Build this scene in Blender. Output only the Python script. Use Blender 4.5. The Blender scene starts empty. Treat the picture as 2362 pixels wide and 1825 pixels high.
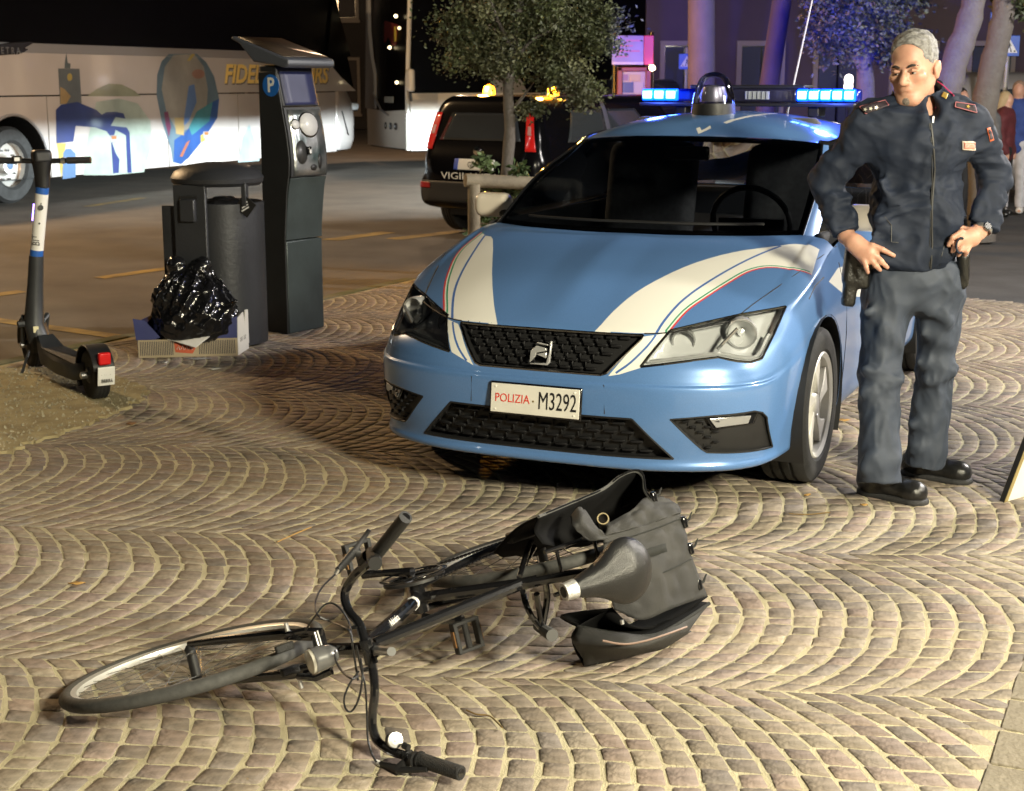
import bpy, bmesh, math, random
import numpy as np
from mathutils import Vector, Matrix
from mathutils.bvhtree import BVHTree
from mathutils import noise as mnoise
random.seed(7)
R = math.radians
scene = bpy.context.scene
COL = scene.collection
# ------------------------------------------------------------------ camera
FPX, HOR, CAMH = 3450.0, 188.0, 1.6          # focal length in photo pixels, horizon row, eye height
PITCH = math.atan((912.5 - HOR) / FPX)
cam_d = bpy.data.cameras.new('camera'); cam = bpy.data.objects.new('camera', cam_d); COL.objects.link(cam)
cam.location = (0, 0, CAMH); cam.rotation_euler = (math.pi / 2 - PITCH, 0, 0)
cam_d.sensor_width = 36; cam_d.lens = 36 * FPX / 2362; cam_d.clip_start = .05; cam_d.clip_end = 600
cam_d.dof.use_dof = True; cam_d.dof.focus_distance = 4.75; cam_d.dof.aperture_fstop = 9.0
scene.camera = cam
# ------------------------------------------------------------------ night sky and faint moon
w = bpy.data.worlds.new('World'); scene.world = w; w.use_nodes = True
nt = w.node_tree; bg = nt.nodes['Background']
sky = nt.nodes.new('ShaderNodeTexSky'); sky.sky_type = 'NISHITA'; sky.sun_disc = False
sky.sun_elevation = R(25); sky.sun_rotation = R(60)
nt.links.new(sky.outputs[0], bg.inputs[0]); bg.inputs[1].default_value = .0008
sun_d = bpy.data.lights.new('moon', 'SUN'); sun = bpy.data.objects.new('moon', sun_d); COL.objects.link(sun)
sun_d.energy = .03; sun_d.angle = R(.5); sun_d.color = (1, .96, .9)
sun.rotation_euler = (R(65), 0, R(-60))
vs = scene.view_settings
vs.view_transform = 'Standard'; vs.look = 'None'; vs.exposure = 0.15; vs.gamma = 1
try:
    scene.cycles.use_denoising = True; scene.cycles.max_bounces = 6; scene.cycles.transparent_max_bounces = 12
    scene.cycles.sample_clamp_indirect = 4; scene.cycles.caustics_reflective = False; scene.cycles.caustics_refractive = False
except Exception: pass
# ------------------------------------------------------------------ pixels to places
def ray(px, py):
    x = (px - 1181) / FPX; v = (py - 912.5) / FPX
    c, s = math.cos(PITCH), math.sin(PITCH)
    return Vector((x, c - v * s, -s - v * c))
def gp(px, py, z=0.0):                         # where the pixel's ray meets height z
    d = ray(px, py); t = (z - CAMH) / d.z
    return Vector((d.x * t, d.y * t, z))
def ay(px, py, Y):                             # where the pixel's ray reaches distance Y
    d = ray(px, py); t = Y / d.y
    return Vector((d.x * t, Y, CAMH + d.z * t))
# ------------------------------------------------------------------ materials
MATS = {}
def mat(name, col=(.5, .5, .5), rough=.5, metal=0., nscale=0, namt=.25, bump=0, bscale=60, coat=0, emit=None, estr=0, ncol=None, spec=.5, detail=4, vcol=False, alpha=1., trans=0.):
    if name in MATS: return MATS[name]
    m = bpy.data.materials.new(name); m.use_nodes = True; MATS[name] = m
    n = m.node_tree; p = n.nodes['Principled BSDF']; L = n.links.new
    p.inputs['Base Color'].default_value = (*col, 1); p.inputs['Roughness'].default_value = rough
    p.inputs['Metallic'].default_value = metal; p.inputs['Specular IOR Level'].default_value = spec
    p.inputs['Coat Weight'].default_value = coat; p.inputs['Coat Roughness'].default_value = .06
    p.inputs['Transmission Weight'].default_value = trans
    p.inputs['Alpha'].default_value = alpha
    tc = n.nodes.new('ShaderNodeTexCoord')
    src = None
    if vcol:
        a = n.nodes.new('ShaderNodeVertexColor'); a.layer_name = 'Col'; src = a.outputs[0]
        L(src, p.inputs['Base Color'])
    if nscale:
        t = n.nodes.new('ShaderNodeTexNoise'); t.inputs['Scale'].default_value = nscale; t.inputs['Detail'].default_value = detail
        L(tc.outputs['Object'], t.inputs['Vector'])
        r = n.nodes.new('ShaderNodeMapRange'); r.inputs[1].default_value = .3; r.inputs[2].default_value = .7
        L(t.outputs[0], r.inputs[0])
        mx = n.nodes.new('ShaderNodeMix'); mx.data_type = 'RGBA'; mx.blend_type = 'MIX'
        c2 = ncol or tuple(c * (1 - namt) for c in col)
        L(r.outputs[0], mx.inputs[0])
        if src is not None:
            mm = n.nodes.new('ShaderNodeMix'); mm.data_type = 'RGBA'; mm.blend_type = 'MULTIPLY'; mm.inputs[0].default_value = 1
            mm.inputs[6].default_value = (1 + namt * .5,) * 3 + (1,)
            q = n.nodes.new('ShaderNodeMix'); q.data_type = 'RGBA'; q.inputs[6].default_value = (1 + namt * .6,) * 3 + (1,); q.inputs[7].default_value = (1 - namt,) * 3 + (1,)
            L(r.outputs[0], q.inputs[0]); L(src, mm.inputs[6]); L(q.outputs[2], mm.inputs[7]); L(mm.outputs[2], p.inputs['Base Color'])
        else:
            mx.inputs[6].default_value = (*col, 1); mx.inputs[7].default_value = (*c2, 1)
            L(mx.outputs[2], p.inputs['Base Color'])
        rr = n.nodes.new('ShaderNodeMapRange'); rr.inputs[3].default_value = max(.02, rough * .85); rr.inputs[4].default_value = min(1, rough * 1.15)
        L(t.outputs[0], rr.inputs[0]); L(rr.outputs[0], p.inputs['Roughness'])
    if bump:
        t2 = n.nodes.new('ShaderNodeTexNoise'); t2.inputs['Scale'].default_value = bscale; t2.inputs['Detail'].default_value = 6
        L(tc.outputs['Object'], t2.inputs['Vector'])
        b = n.nodes.new('ShaderNodeBump'); b.inputs['Strength'].default_value = min(1, bump); b.inputs['Distance'].default_value = .01 * max(1, bump)
        L(t2.outputs[0], b.inputs['Height']); L(b.outputs[0], p.inputs['Normal'])
    if emit:
        p.inputs['Emission Color'].default_value = (*emit, 1); p.inputs['Emission Strength'].default_value = estr
    return m
def glass(name, tint=(.5, .5, .5), refl=.12, rough=.02):
    """thin window glass: clear share darkened by tint, the rest a mirror reflection"""
    if name in MATS: return MATS[name]
    m = bpy.data.materials.new(name); m.use_nodes = True; MATS[name] = m
    n = m.node_tree; n.nodes.clear(); L = n.links.new
    o = n.nodes.new('ShaderNodeOutputMaterial'); t = n.nodes.new('ShaderNodeBsdfTransparent'); g = n.nodes.new('ShaderNodeBsdfGlossy')
    t.inputs[0].default_value = (*tint, 1); g.inputs['Roughness'].default_value = rough
    f = n.nodes.new('ShaderNodeFresnel'); f.inputs[0].default_value = 1.45
    a = n.nodes.new('ShaderNodeMath'); a.operation = 'MULTIPLY_ADD'; a.inputs[1].default_value = .9; a.inputs[2].default_value = refl * .3
    x = n.nodes.new('ShaderNodeMixShader')
    L(f.outputs[0], a.inputs[0]); L(a.outputs[0], x.inputs[0]); L(t.outputs[0], x.inputs[1]); L(g.outputs[0], x.inputs[2]); L(x.outputs[0], o.inputs[0])
    return m
# ------------------------------------------------------------------ mesh building
class MB:
    def __init__(s): s.v = []; s.f = []; s.m = []; s.mi = 0
    def add(s, vs, fs):
        b = len(s.v); s.v += [tuple(v) for v in vs]; s.f += [tuple(b + i for i in f) for f in fs]; s.m += [s.mi] * len(fs); return s
    def box(s, c, d, rot=None):
        c = Vector(c); h = Vector(d) / 2; vs = []
        for z in (-1, 1):
            for y in (-1, 1):
                for x in (-1, 1):
                    p = Vector((x * h.x, y * h.y, z * h.z))
                    if rot is not None: p = rot @ p
                    vs.append(c + p)
        return s.add(vs, [(0, 2, 3, 1), (4, 5, 7, 6), (0, 1, 5, 4), (2, 6, 7, 3), (0, 4, 6, 2), (1, 3, 7, 5)])
    def tube(s, pts, r, n=10, caps=True, closed=False, flat=1., up=None):
        pts = [Vector(p) for p in pts]; N = len(pts)
        rs = r if isinstance(r, (list, tuple)) else [r] * N
        t0 = (pts[1] - pts[0]).normalized()
        u = Vector(up) if up is not None else (Vector((0, 0, 1)) if abs(t0.z) < .9 else Vector((1, 0, 0)))
        vs = []; prev = None
        for i, p in enumerate(pts):
            a = pts[(i - 1) % N] if (closed or i) else pts[i]; b = pts[(i + 1) % N] if (closed or i < N - 1) else pts[i]
            t = (b - a).normalized()
            if prev is None: e = (u - t * u.dot(t)).normalized()
            else: e = (prev - t * prev.dot(t)).normalized()
            prev = e; q = t.cross(e)
            for k in range(n):
                an = 2 * math.pi * k / n
                vs.append(p + (e * math.cos(an) + q * math.sin(an) * flat) * rs[i])
        fs = []
        M = N if closed else N - 1
        for i in range(M):
            for k in range(n):
                a = i * n + k; b = i * n + (k + 1) % n; j = ((i + 1) % N) * n
                fs.append((a, b, j + (k + 1) % n, j + k))
        if caps and not closed: fs += [tuple(range(n - 1, -1, -1)), tuple((N - 1) * n + k for k in range(n))]
        return s.add(vs, fs)
    def lathe(s, prof, c=(0, 0, 0), axis='Z', n=24, mtx=None, a0=0, a1=2 * math.pi, caps=True):
        """prof: (radius, height) pairs"""
        c = Vector(c); vs = []; full = abs(a1 - a0 - 2 * math.pi) < 1e-6; K = n if full else n + 1
        for r, h in prof:
            for k in range(K):
                an = a0 + (a1 - a0) * k / n; x, y = r * math.cos(an), r * math.sin(an)
                p = {'Z': Vector((x, y, h)), 'X': Vector((h, x, y)), 'Y': Vector((y, h, x))}[axis]
                if mtx is not None: p = mtx @ p
                vs.append(c + p)
        fs = []
        for i in range(len(prof) - 1):
            for k in range(n):
                b = (k + 1) % K
                fs.append((i * K + k, i * K + b, (i + 1) * K + b, (i + 1) * K + k))
        if full and caps:
            if prof[0][0] > 1e-5: fs.append(tuple(range(K - 1, -1, -1)))
            if prof[-1][0] > 1e-5: fs.append(tuple((len(prof) - 1) * K + k for k in range(K)))
        return s.add(vs, fs)
    def prism(s, poly, h0, h1, fn=None, scale1=1.):
        """poly: 2D outline, extruded from h0 to h1; fn maps (a,b,h) to a point"""
        fn = fn or (lambda a, b, h: (a, b, h)); N = len(poly)
        ca = sum(p[0] for p in poly) / N; cb = sum(p[1] for p in poly) / N
        vs = [fn(a, b, h0) for a, b in poly] + [fn(ca + (a - ca) * scale1, cb + (b - cb) * scale1, h1) for a, b in poly]
        fs = [tuple(range(N - 1, -1, -1)), tuple(range(N, 2 * N))] + [(i, (i + 1) % N, N + (i + 1) % N, N + i) for i in range(N)]
        return s.add(vs, fs)
    def grid(s, rows, closed=False):
        n = len(rows[0]); vs = [p for r in rows for p in r]; fs = []
        for i in range(len(rows) - 1):
            for k in range(n if closed else n - 1):
                b = (k + 1) % n
                fs.append((i * n + k, i * n + b, (i + 1) * n + b, (i + 1) * n + k))
        return s.add(vs, fs)
    def mesh(s, name='mesh'):
        me = bpy.data.meshes.new(name); me.from_pydata(s.v, [], s.f)
        for p, k in zip(me.polygons, s.m): p.material_index = k
        me.update(); return me
def link(o, parent=None):
    COL.objects.link(o)
    if parent is not None: o.parent = parent
    return o
def fixn(me):
    bm = bmesh.new(); bm.from_mesh(me); bmesh.ops.recalc_face_normals(bm, faces=bm.faces); bm.to_mesh(me); bm.free()
def obj(name, mb, m, parent=None, smooth=True, bevel=0, sub=0, seg=2, angle=35, solid=0):
    me = mb.mesh(name) if isinstance(mb, MB) else mb
    if isinstance(mb, MB): fixn(me)
    ms = m if isinstance(m, (list, tuple)) else [m]
    if not me.materials:
        for k in ms: me.materials.append(k)
    o = bpy.data.objects.new(name, me); link(o, parent)
    if smooth:
        for p in me.polygons: p.use_smooth = True
        if angle < 180:
            try: me.set_sharp_from_angle(angle=R(angle))
            except Exception: pass
    if solid:
        d = o.modifiers.new('solid', 'SOLIDIFY'); d.thickness = solid; d.offset = 0
    if bevel:
        b = o.modifiers.new('bevel', 'BEVEL'); b.width = bevel; b.segments = seg; b.limit_method = 'ANGLE'; b.angle_limit = R(40)
        b.harden_normals = False
    if sub:
        d = o.modifiers.new('sub', 'SUBSURF'); d.levels = sub; d.render_levels = sub
    return o
def tag(o, label=None, cat=None, group=None, kind=None):
    if label: o['label'] = label
    if cat: o['category'] = cat
    if group: o['group'] = group
    if kind: o['kind'] = kind
    return o
def thing(name, label, cat, loc=(0, 0, 0), rotz=0, group=None):
    o = bpy.data.objects.new(name, None); COL.objects.link(o); o.empty_display_size = .1
    o.location = loc; o.rotation_euler = (0, 0, rotz)
    return tag(o, label, cat, group)
def copy_tree(o, parent=None):
    c = o.copy(); COL.objects.link(c); c.parent = parent
    for ch in [x for x in COL.objects if x.parent == o]: copy_tree(ch, c)
    return c
def text(s, size, mtx, m, parent=None, name='lettering', extrude=.0006, shear=0., sx=1., align='CENTER', bold=0.):
    cu = bpy.data.curves.new('t', 'FONT'); cu.body = s; cu.size = size; cu.extrude = extrude; cu.shear = shear
    cu.align_x = align; cu.align_y = 'CENTER'; cu.resolution_u = 3; cu.offset = bold
    t = bpy.data.objects.new('t', cu); COL.objects.link(t)
    me = bpy.data.meshes.new_from_object(t); bpy.data.objects.remove(t); bpy.data.curves.remove(cu)
    me.transform(mtx @ Matrix.Diagonal((sx, 1, 1, 1))); me.materials.clear()
    return obj(name, me, m, parent, smooth=False)
def frame(o, x, z):
    """matrix whose x runs along x, y along z (text lies in that plane)"""
    x = Vector(x).normalized(); z = Vector(z); z = (z - x * z.dot(x)).normalized(); n = x.cross(z)
    return Matrix(((x.x, z.x, n.x, o[0]), (x.y, z.y, n.y, o[1]), (x.z, z.z, n.z, o[2]), (0, 0, 0, 1)))
def spl(P, n):
    """Catmull-Rom through the points P, n samples for each span"""
    P = [np.array(p, float) for p in P]; out = []
    Q = [2 * P[0] - P[1]] + P + [2 * P[-1] - P[-2]]
    for i in range(1, len(Q) - 2):
        for k in range(n):
            t = k / n; a, b, c, d = Q[i - 1], Q[i], Q[i + 1], Q[i + 2]
            out.append(.5 * (2 * b + (c - a) * t + (2 * a - 5 * b + 4 * c - d) * t * t + (3 * b - a - 3 * c + d) * t ** 3))
    out.append(P[-1]); return out
def inpoly(x, y, poly):
    r = False; j = len(poly) - 1
    for i in range(len(poly)):
        xi, yi = poly[i][0], poly[i][1]; xj, yj = poly[j][0], poly[j][1]
        if (yi > y) != (yj > y) and x < (xj - xi) * (y - yi) / (yj - yi) + xi: r = not r
        j = i
    return r
# ------------------------------------------------------------------ soft bodies from distance fields
def smin(a, b, k=.03):
    h = np.clip(.5 + .5 * (b - a) / k, 0, 1); return b * (1 - h) + a * h - k * h * (1 - h)
def smax(a, b, k=.03): return -smin(-a, -b, k)
class F:
    """sampled distance field on a grid; each shape is worked out only in its own box"""
    def __init__(s, lo, hi, vox):
        s.lo = np.array(lo, float); s.vox = vox
        n = [int(math.ceil((hi[i] - lo[i]) / vox)) + 1 for i in range(3)]
        s.X, s.Y, s.Z = np.meshgrid(*[(lo[i] + vox * np.arange(n[i])).astype('f4') for i in range(3)], indexing='ij', sparse=True)
        s.d = np.full(n, 9., 'f4')
    def _sl(s, lo, hi, add):
        n = s.d.shape
        if not add: return (slice(None),) * 3
        i0 = np.clip(np.floor((np.array(lo) - s.lo) / s.vox).astype(int) - 1, 0, None); i1 = np.minimum(np.ceil((np.array(hi) - s.lo) / s.vox).astype(int) + 2, n)
        return tuple(slice(int(a), max(int(a) + 1, int(b))) for a, b in zip(i0, i1))
    def _put(s, sl, d, k, add):
        if add: s.d[sl] = smin(s.d[sl], d, k)
        return d
    def cap(s, a, b, ra, rb=None, k=.03, sq=(1, 1, 1), add=True):
        """round cone from a to b; sq flattens space along the axes"""
        rb = ra if rb is None else rb; q = np.array(sq, float); a = np.array(a, float); b = np.array(b, float)
        m = max(ra, rb) * q + 1.5 * k; sl = s._sl(np.minimum(a, b) - m, np.maximum(a, b) + m, add)
        ab = (b - a) / q; L = (ab ** 2).sum()
        px, py, pz = (s.X[sl[0]] - a[0]) / q[0], (s.Y[:, sl[1]] - a[1]) / q[1], (s.Z[:, :, sl[2]] - a[2]) / q[2]
        t = np.clip((px * ab[0] + py * ab[1] + pz * ab[2]) / max(L, 1e-9), 0, 1)
        d = np.sqrt((px - t * ab[0]) ** 2 + (py - t * ab[1]) ** 2 + (pz - t * ab[2]) ** 2) - (ra + (rb - ra) * t)
        return s._put(sl, d * q.min(), k, add)
    def _p(s, c, rot, sl):
        p = [(s.X[sl[0]] - c[0]), (s.Y[:, sl[1]] - c[1]), (s.Z[:, :, sl[2]] - c[2])]
        if rot is None: return p
        m = np.array(rot.to_3x3().transposed()); return [m[i, 0] * p[0] + m[i, 1] * p[1] + m[i, 2] * p[2] for i in range(3)]
    def ell(s, c, r, k=.03, rot=None, add=True):
        M_ = (np.array(r) if rot is None else np.full(3, max(r))) + 1.5 * k; sl = s._sl(np.array(c) - M_, np.array(c) + M_, add)
        p = s._p(c, rot, sl)
        q = np.sqrt(sum((p[i] / r[i]) ** 2 for i in range(3))); q2 = np.sqrt(sum((p[i] / r[i] ** 2) ** 2 for i in range(3))) + 1e-9
        return s._put(sl, q * (q - 1) / q2, k, add)
    def box(s, c, h, rnd=.02, k=.03, rot=None, add=True):
        M_ = (np.array(h) if rot is None else np.full(3, float(np.linalg.norm(h)))) + 1.5 * k; sl = s._sl(np.array(c) - M_, np.array(c) + M_, add)
        p = s._p(c, rot, sl); q = [np.abs(p[i]) - (h[i] - rnd) for i in range(3)]
        d = np.sqrt(sum(np.maximum(x, 0) ** 2 for x in q)) + np.minimum(np.maximum(np.maximum(q[0], q[1]), q[2]), 0) - rnd
        return s._put(sl, d, k, add)
    def sub(s, d, k=.01): s.d = smax(s.d, -d, k)
    def wrinkle(s, amp, sc, seed=0, stretch=(1, 1, 1)):
        g = np.random.RandomState(seed); t = 0
        for i in range(5):
            k = g.normal(size=3) * np.array(stretch) * sc * (1 + .5 * i); ph = g.uniform(0, 6.28)
            w2 = g.normal(size=3) * sc * .5; ph2 = g.uniform(0, 6.28)
            t = t + np.sin(s.X * k[0] + s.Y * k[1] + s.Z * k[2] + ph + 1.5 * np.sin(s.X * w2[0] + s.Y * w2[1] + s.Z * w2[2] + ph2)) / (1 + .4 * i)
        s.d = s.d + amp * t / 2.5
    def mesh(s, name, smooth=1):
        d = s.d; ins = d < 0; n = d.shape
        c = [d[i:n[0] - 1 + i, j:n[1] - 1 + j, k:n[2] - 1 + k] for i in (0, 1) for j in (0, 1) for k in (0, 1)]
        sg = sum((q < 0).astype(np.int8) for q in c); act = (sg > 0) & (sg < 8)
        idx = -np.ones(act.shape, int); idx[act] = np.arange(act.sum())
        off = [(i, j, k) for i in (0, 1) for j in (0, 1) for k in (0, 1)]
        P = np.zeros((act.sum(), 3)); W = np.zeros(act.sum()); cv = [q[act] for q in c]
        for a in range(8):
            for b in range(a + 1, 8):
                if sum(abs(off[a][m] - off[b][m]) for m in range(3)) != 1: continue
                va, vb = cv[a], cv[b]; m = (va < 0) != (vb < 0)
                t = np.where(m, va / np.where(m, va - vb, 1), 0)
                pa, pb = np.array(off[a], float), np.array(off[b], float)
                P += np.where(m[:, None], pa + (pb - pa) * t[:, None], 0); W += m
        P = P / W[:, None] + np.argwhere(act); V = s.lo + P * s.vox
        Q = []
        for ax in range(3):
            sl0 = [slice(None)] * 3; sl1 = [slice(None)] * 3; sl0[ax] = slice(0, -1); sl1[ax] = slice(1, None)
            cr = np.argwhere(ins[tuple(sl0)] != ins[tuple(sl1)])
            u, v = [(1, 2), (2, 0), (0, 1)][ax]
            ok = (cr[:, u] > 0) & (cr[:, v] > 0) & (cr[:, u] < n[u] - 1) & (cr[:, v] < n[v] - 1); cr = cr[ok]
            if not len(cr): continue
            e = np.zeros(3, int); e[u] = 1; g = np.zeros(3, int); g[v] = 1
            q = np.stack([idx[tuple((cr - e - g).T)], idx[tuple((cr - g).T)], idx[tuple(cr.T)], idx[tuple((cr - e).T)]], 1)
            fl = ~ins[tuple(cr.T)]; q[fl] = q[fl][:, ::-1]; Q.append(q)
        Q = np.concatenate(Q)
        for _ in range(smooth):
            S = np.zeros_like(V); C = np.zeros(len(V))
            for a in range(4):
                np.add.at(S, Q[:, a], V[Q[:, (a + 1) % 4]] + V[Q[:, (a - 1) % 4]]); np.add.at(C, Q[:, a], 2)
            V = V * .4 + .6 * S / np.maximum(C, 1)[:, None]
        me = bpy.data.meshes.new(name); me.from_pydata(V.tolist(), [], Q.tolist()); me.update(); return me
# ================================================================== lamps of the place, outside the frame
m_lampsteel = mat('lamp_steel', (.05, .055, .055), .4, .6, nscale=8)
def street_lamp(label, loc, h, power, col, size=.12, arm=(0, 0), pole=True):
    t = thing('street_lamp', label, 'street lamp', (loc[0], loc[1], 0), 0, 'street lamps around the square')
    b = MB()
    b.lathe([(.11, 0), (.11, .06), (.06, .1), (.05, h * .5), (.035, h + .1)], n=12)
    obj('pole', b, m_lampsteel, t)
    ax, ay_ = arm; b = MB(); b.tube([(0, 0, h + .05), (ax * .5, ay_ * .5, h + .22), (ax, ay_, h + .2)], .025, 8); obj('arm', b, m_lampsteel, t)
    b = MB(); b.lathe([(.0, h + .2), (.1, h + .19), (.2, h + .1), (.21, h + .07), (.19, h + .07), (.0, h + .15)], c=(ax, ay_, 0), n=16); obj('lamp_shade', b, m_lampsteel, t)
    l = bpy.data.lights.new('street_light', 'POINT'); l.energy = power; l.color = col; l.shadow_soft_size = size
    o = bpy.data.objects.new('bulb', l); link(o, t); o.location = (ax, ay_, h - .05)
    return t
street_lamp('warm street lamp standing by the right hand edge of the cobbled square', (6.4, 4.3), 3.3, 1100, (1, .92, .76), .35, (-.6, 0))
street_lamp('warm street lamp behind the spot where the bicycle lies', (3.8, -.5), 3.2, 3500, (1, .915, .67), .45, (-.45, .1))
street_lamp('cool white street lamp beside the back edge of the paving', (7.6, 9.5), 4.2, 2200, (1, .95, .9), .15, (-.5, 0))
street_lamp('orange sodium street lamp on the far left of the road', (-10.5, 17.0), 6.5, 2900, (1, .66, .34), .2, (.9, 0))
street_lamp('orange sodium street lamp beyond the second coach', (-.9, 33.0), 6.0, 900, (1, .68, .42), .2, (-.9, 0))
# ================================================================== ground
m_asph = mat('asphalt', (.15, .128, .104), .8, nscale=1.6, namt=.3, bump=.7, bscale=160, detail=8)
m_asph2 = mat('asphalt_grey', (.075, .075, .078), .8, nscale=2.6, namt=.35, bump=.7, bscale=150, detail=8)
m_sand = mat('joint_sand', (.56, .50, .33), .95, nscale=7, ncol=(.40, .355, .235), bump=.7, bscale=260, detail=8)
m_cob = mat('porphyry', (.2, .16, .12), .72, nscale=34, namt=.32, bump=.4, bscale=85, vcol=True, detail=6)
b = MB(); b.add([(-200, -30, -.03), (200, -30, -.03), (200, 400, -.03), (-200, 400, -.03)], [(0, 1, 2, 3)])
road = tag(obj('road', b, m_asph, smooth=False), kind='structure')
EDGE = [gp(-900, 1000), gp(-300, 905), gp(0, 843), gp(300, 778), gp(700, 703), gp(960, 643), gp(1500, 640), gp(2260, 690), gp(2700, 735), gp(3300, 800)]
PAVE = [(-5.5, 2.2)] + [(p.x, p.y) for p in EDGE] + [(6.5, 2.2)]
b = MB(); b.prism([(x, y) for x, y in PAVE], -.03, -.0012); pav = tag(obj('pavement', b, m_sand, smooth=False), kind='structure')
# darker asphalt of the square behind the paving
b = MB(); b.prism([(1.2, 10.0), (2.2, 60), (60, 60), (60, 6)], -.03, -.024); tag(obj('side_road', b, m_asph2, smooth=False), kind='structure')
# kerb: a thin stone strip with moss between the paving and the road
m_kerb = mat('kerb_stone', (.17, .16, .1), .9, nscale=3, ncol=(.07, .09, .03), bump=.6, bscale=80)
for i in range(1, len(EDGE) - 4):
    p, q = EDGE[i], EDGE[i + 1]; d = (q - p); n = int(d.length / .9) + 1; nn = Vector((-d.y, d.x, 0)).normalized() * .11
    for k in range(n):
        a = p + d * (k / n) + d.normalized() * .006; c = p + d * ((k + 1) / n) - d.normalized() * .006
        b = MB(); b.prism([(a.x, a.y), (c.x, c.y), (c.x + nn.x, c.y + nn.y), (a.x + nn.x, a.y + nn.y)], -.03, .006 + random.uniform(-.003, .004))
        obj('kerb_stone', b, m_kerb, pav, bevel=.008)
# cobbles laid in arcs
def project(p):
    d = Vector(p) - Vector((0, 0, CAMH)); c, s = math.cos(PITCH), math.sin(PITCH)
    z = d.y * c - d.z * s; return (1181 + FPX * d.x / z, 912.5 - FPX * (d.y * s + d.z * c) / z, z)
rc = random.Random(3)
STRIP, NARC, DU = 1.25, 17, .080
RAD = STRIP / math.sqrt(2); TH = R(-6)
cu_, su_ = math.cos(TH), math.sin(TH)
def uv2(u, v):
    q = mnoise.noise_vector(Vector((u * .9, v * .9, 1.7))) * .05 + mnoise.noise_vector(Vector((u * 3.1, v * 3.1, 7.7))) * .013
    u, v = u + q.x, v + q.y
    return (u * cu_ - v * su_, u * su_ + v * cu_)
pal = [(.165, .135, .095), (.18, .148, .105), (.15, .125, .092), (.19, .158, .108), (.165, .13, .10), (.138, .118, .092), (.195, .165, .115), (.175, .135, .10)]
stones = []
SLAB0 = gp(2300, 1660); SLABD = (gp(2350, 1510) - gp(2244, 1825)).normalized(); SLABN = Vector((SLABD.y, -SLABD.x, 0))
for k in range(-2, 9):
    v0 = 4.44 + (k - 1) * STRIP; ph = rc.uniform(0, DU)
    for n in range(-88, 88):
        u0 = n * DU + ph
        js = [0.] + [rc.uniform(-.018, .018) for _ in range(NARC - 1)] + [0.]
        for i in range(NARC):
            a0 = -math.pi / 4 + math.pi / 2 * i / NARC + js[i]; a1 = -math.pi / 4 + math.pi / 2 * (i + 1) / NARC + js[i + 1]
            am = (a0 + a1) / 2; cu0, cv0 = u0 + RAD * math.cos(am) - RAD, v0 + RAD * math.sin(am)
            x, y = uv2(cu0, cv0)
            if y < 2.4 or abs(x) > .36 * y + 1.6 or not inpoly(x, y, PAVE): continue
            sv = Vector((x, y, 0)) - SLAB0
            if sv.dot(SLABN) > -.03 and -1.0 < sv.dot(SLABD) < .98: continue
            g = rc.uniform(.004, .010) / 2; ga = g / RAD; gu = rc.uniform(.007, .016) / 2
            jt = lambda s=.005: rc.uniform(-s, s)
            # four corners, then eight outline points with blunt corners
            cs = []
            for (uu, aa) in ((u0 + gu, a0 + ga), (u0 + DU - gu, a0 + ga), (u0 + DU - gu, a1 - ga), (u0 + gu, a1 - ga)):
                cs.append((uu + RAD * math.cos(aa) - RAD + jt(), v0 + RAD * math.sin(aa) + jt()))
            out = []
            for q in range(4):
                A, Bp, Cn = cs[q], cs[q - 1], cs[(q + 1) % 4]
                t1, t2 = rc.uniform(.03, .13), rc.uniform(.03, .13)
                out.append((A[0] + (Bp[0] - A[0]) * t1, A[1] + (Bp[1] - A[1]) * t1)); out.append((A[0] + (Cn[0] - A[0]) * t2, A[1] + (Cn[1] - A[1]) * t2))
            h = rc.uniform(.0002, .0022); tx, ty = rc.uniform(-.018, .018), rc.uniform(-.018, .018)
            P = [uv2(*o) for o in out]; cx = sum(p[0] for p in P) / 8; cy = sum(p[1] for p in P) / 8
            c0 = rc.choice(pal); f = rc.uniform(1.25, 1.7) * (1 + .3 * mnoise.noise(Vector((cx * .9, cy * .9, 4.2))) + .2 * mnoise.noise(Vector((cx * 2.7, cy * 2.7, 9.1)))); col = tuple(min(1, q * f * k) for q, k in zip(c0, (1, 1.0, 1.12)))
            pr = project((cx, cy, 0)); vis = -20 < pr[0] < 2380 and pr[1] < 1850 and pr[1] > 0
            stones.append(((not vis, cy), P, cx, cy, h, tx, ty, col))
stones.sort(key=lambda s: s[0])
FC = [(i, (i + 1) % 8, 8 + (i + 1) % 8, 8 + i) for i in range(8)] + [(8 + i, 8 + (i + 1) % 8, 16 + (i + 1) % 8, 16 + i) for i in range(8)] + [(16 + i, 16 + (i + 1) % 8, 24) for i in range(8)]
def stone_geo(s, ox=0, oy=0):
    _, P, cx, cy, h, tx, ty, col = s
    V = [(x - ox, y - oy, -.024) for x, y in P] + [(x - ox, y - oy, h - .0022) for x, y in P]
    V += [(cx + (x - cx) * .93 - ox, cy + (y - cy) * .93 - oy, h + (x - cx) * tx + (y - cy) * ty + rc.uniform(-.001, .001)) for x, y in P]
    V += [(cx - ox, cy - oy, h + rc.uniform(-.001, .0015))]
    return V
def col_attr(me, cols):
    a = me.color_attributes.new('Col', 'FLOAT_COLOR', 'POINT'); a.data.foreach_set('color', np.array(cols, 'f').ravel())
for s in stones[:300]:
    me = bpy.data.meshes.new('cobblestone'); me.from_pydata(stone_geo(s, s[2], s[3]), [], FC); col_attr(me, [(*s[7], 1)] * 25)
    o = obj('cobblestone', me, m_cob, pav, angle=60); o.location = (s[2], s[3], 0)
V, Fc, Cc = [], [], []
for s in stones[300:]:
    b0 = len(V); V += stone_geo(s); Fc += [tuple(b0 + i for i in f) for f in FC]; Cc += [(*s[7], 1)] * 25
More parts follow.
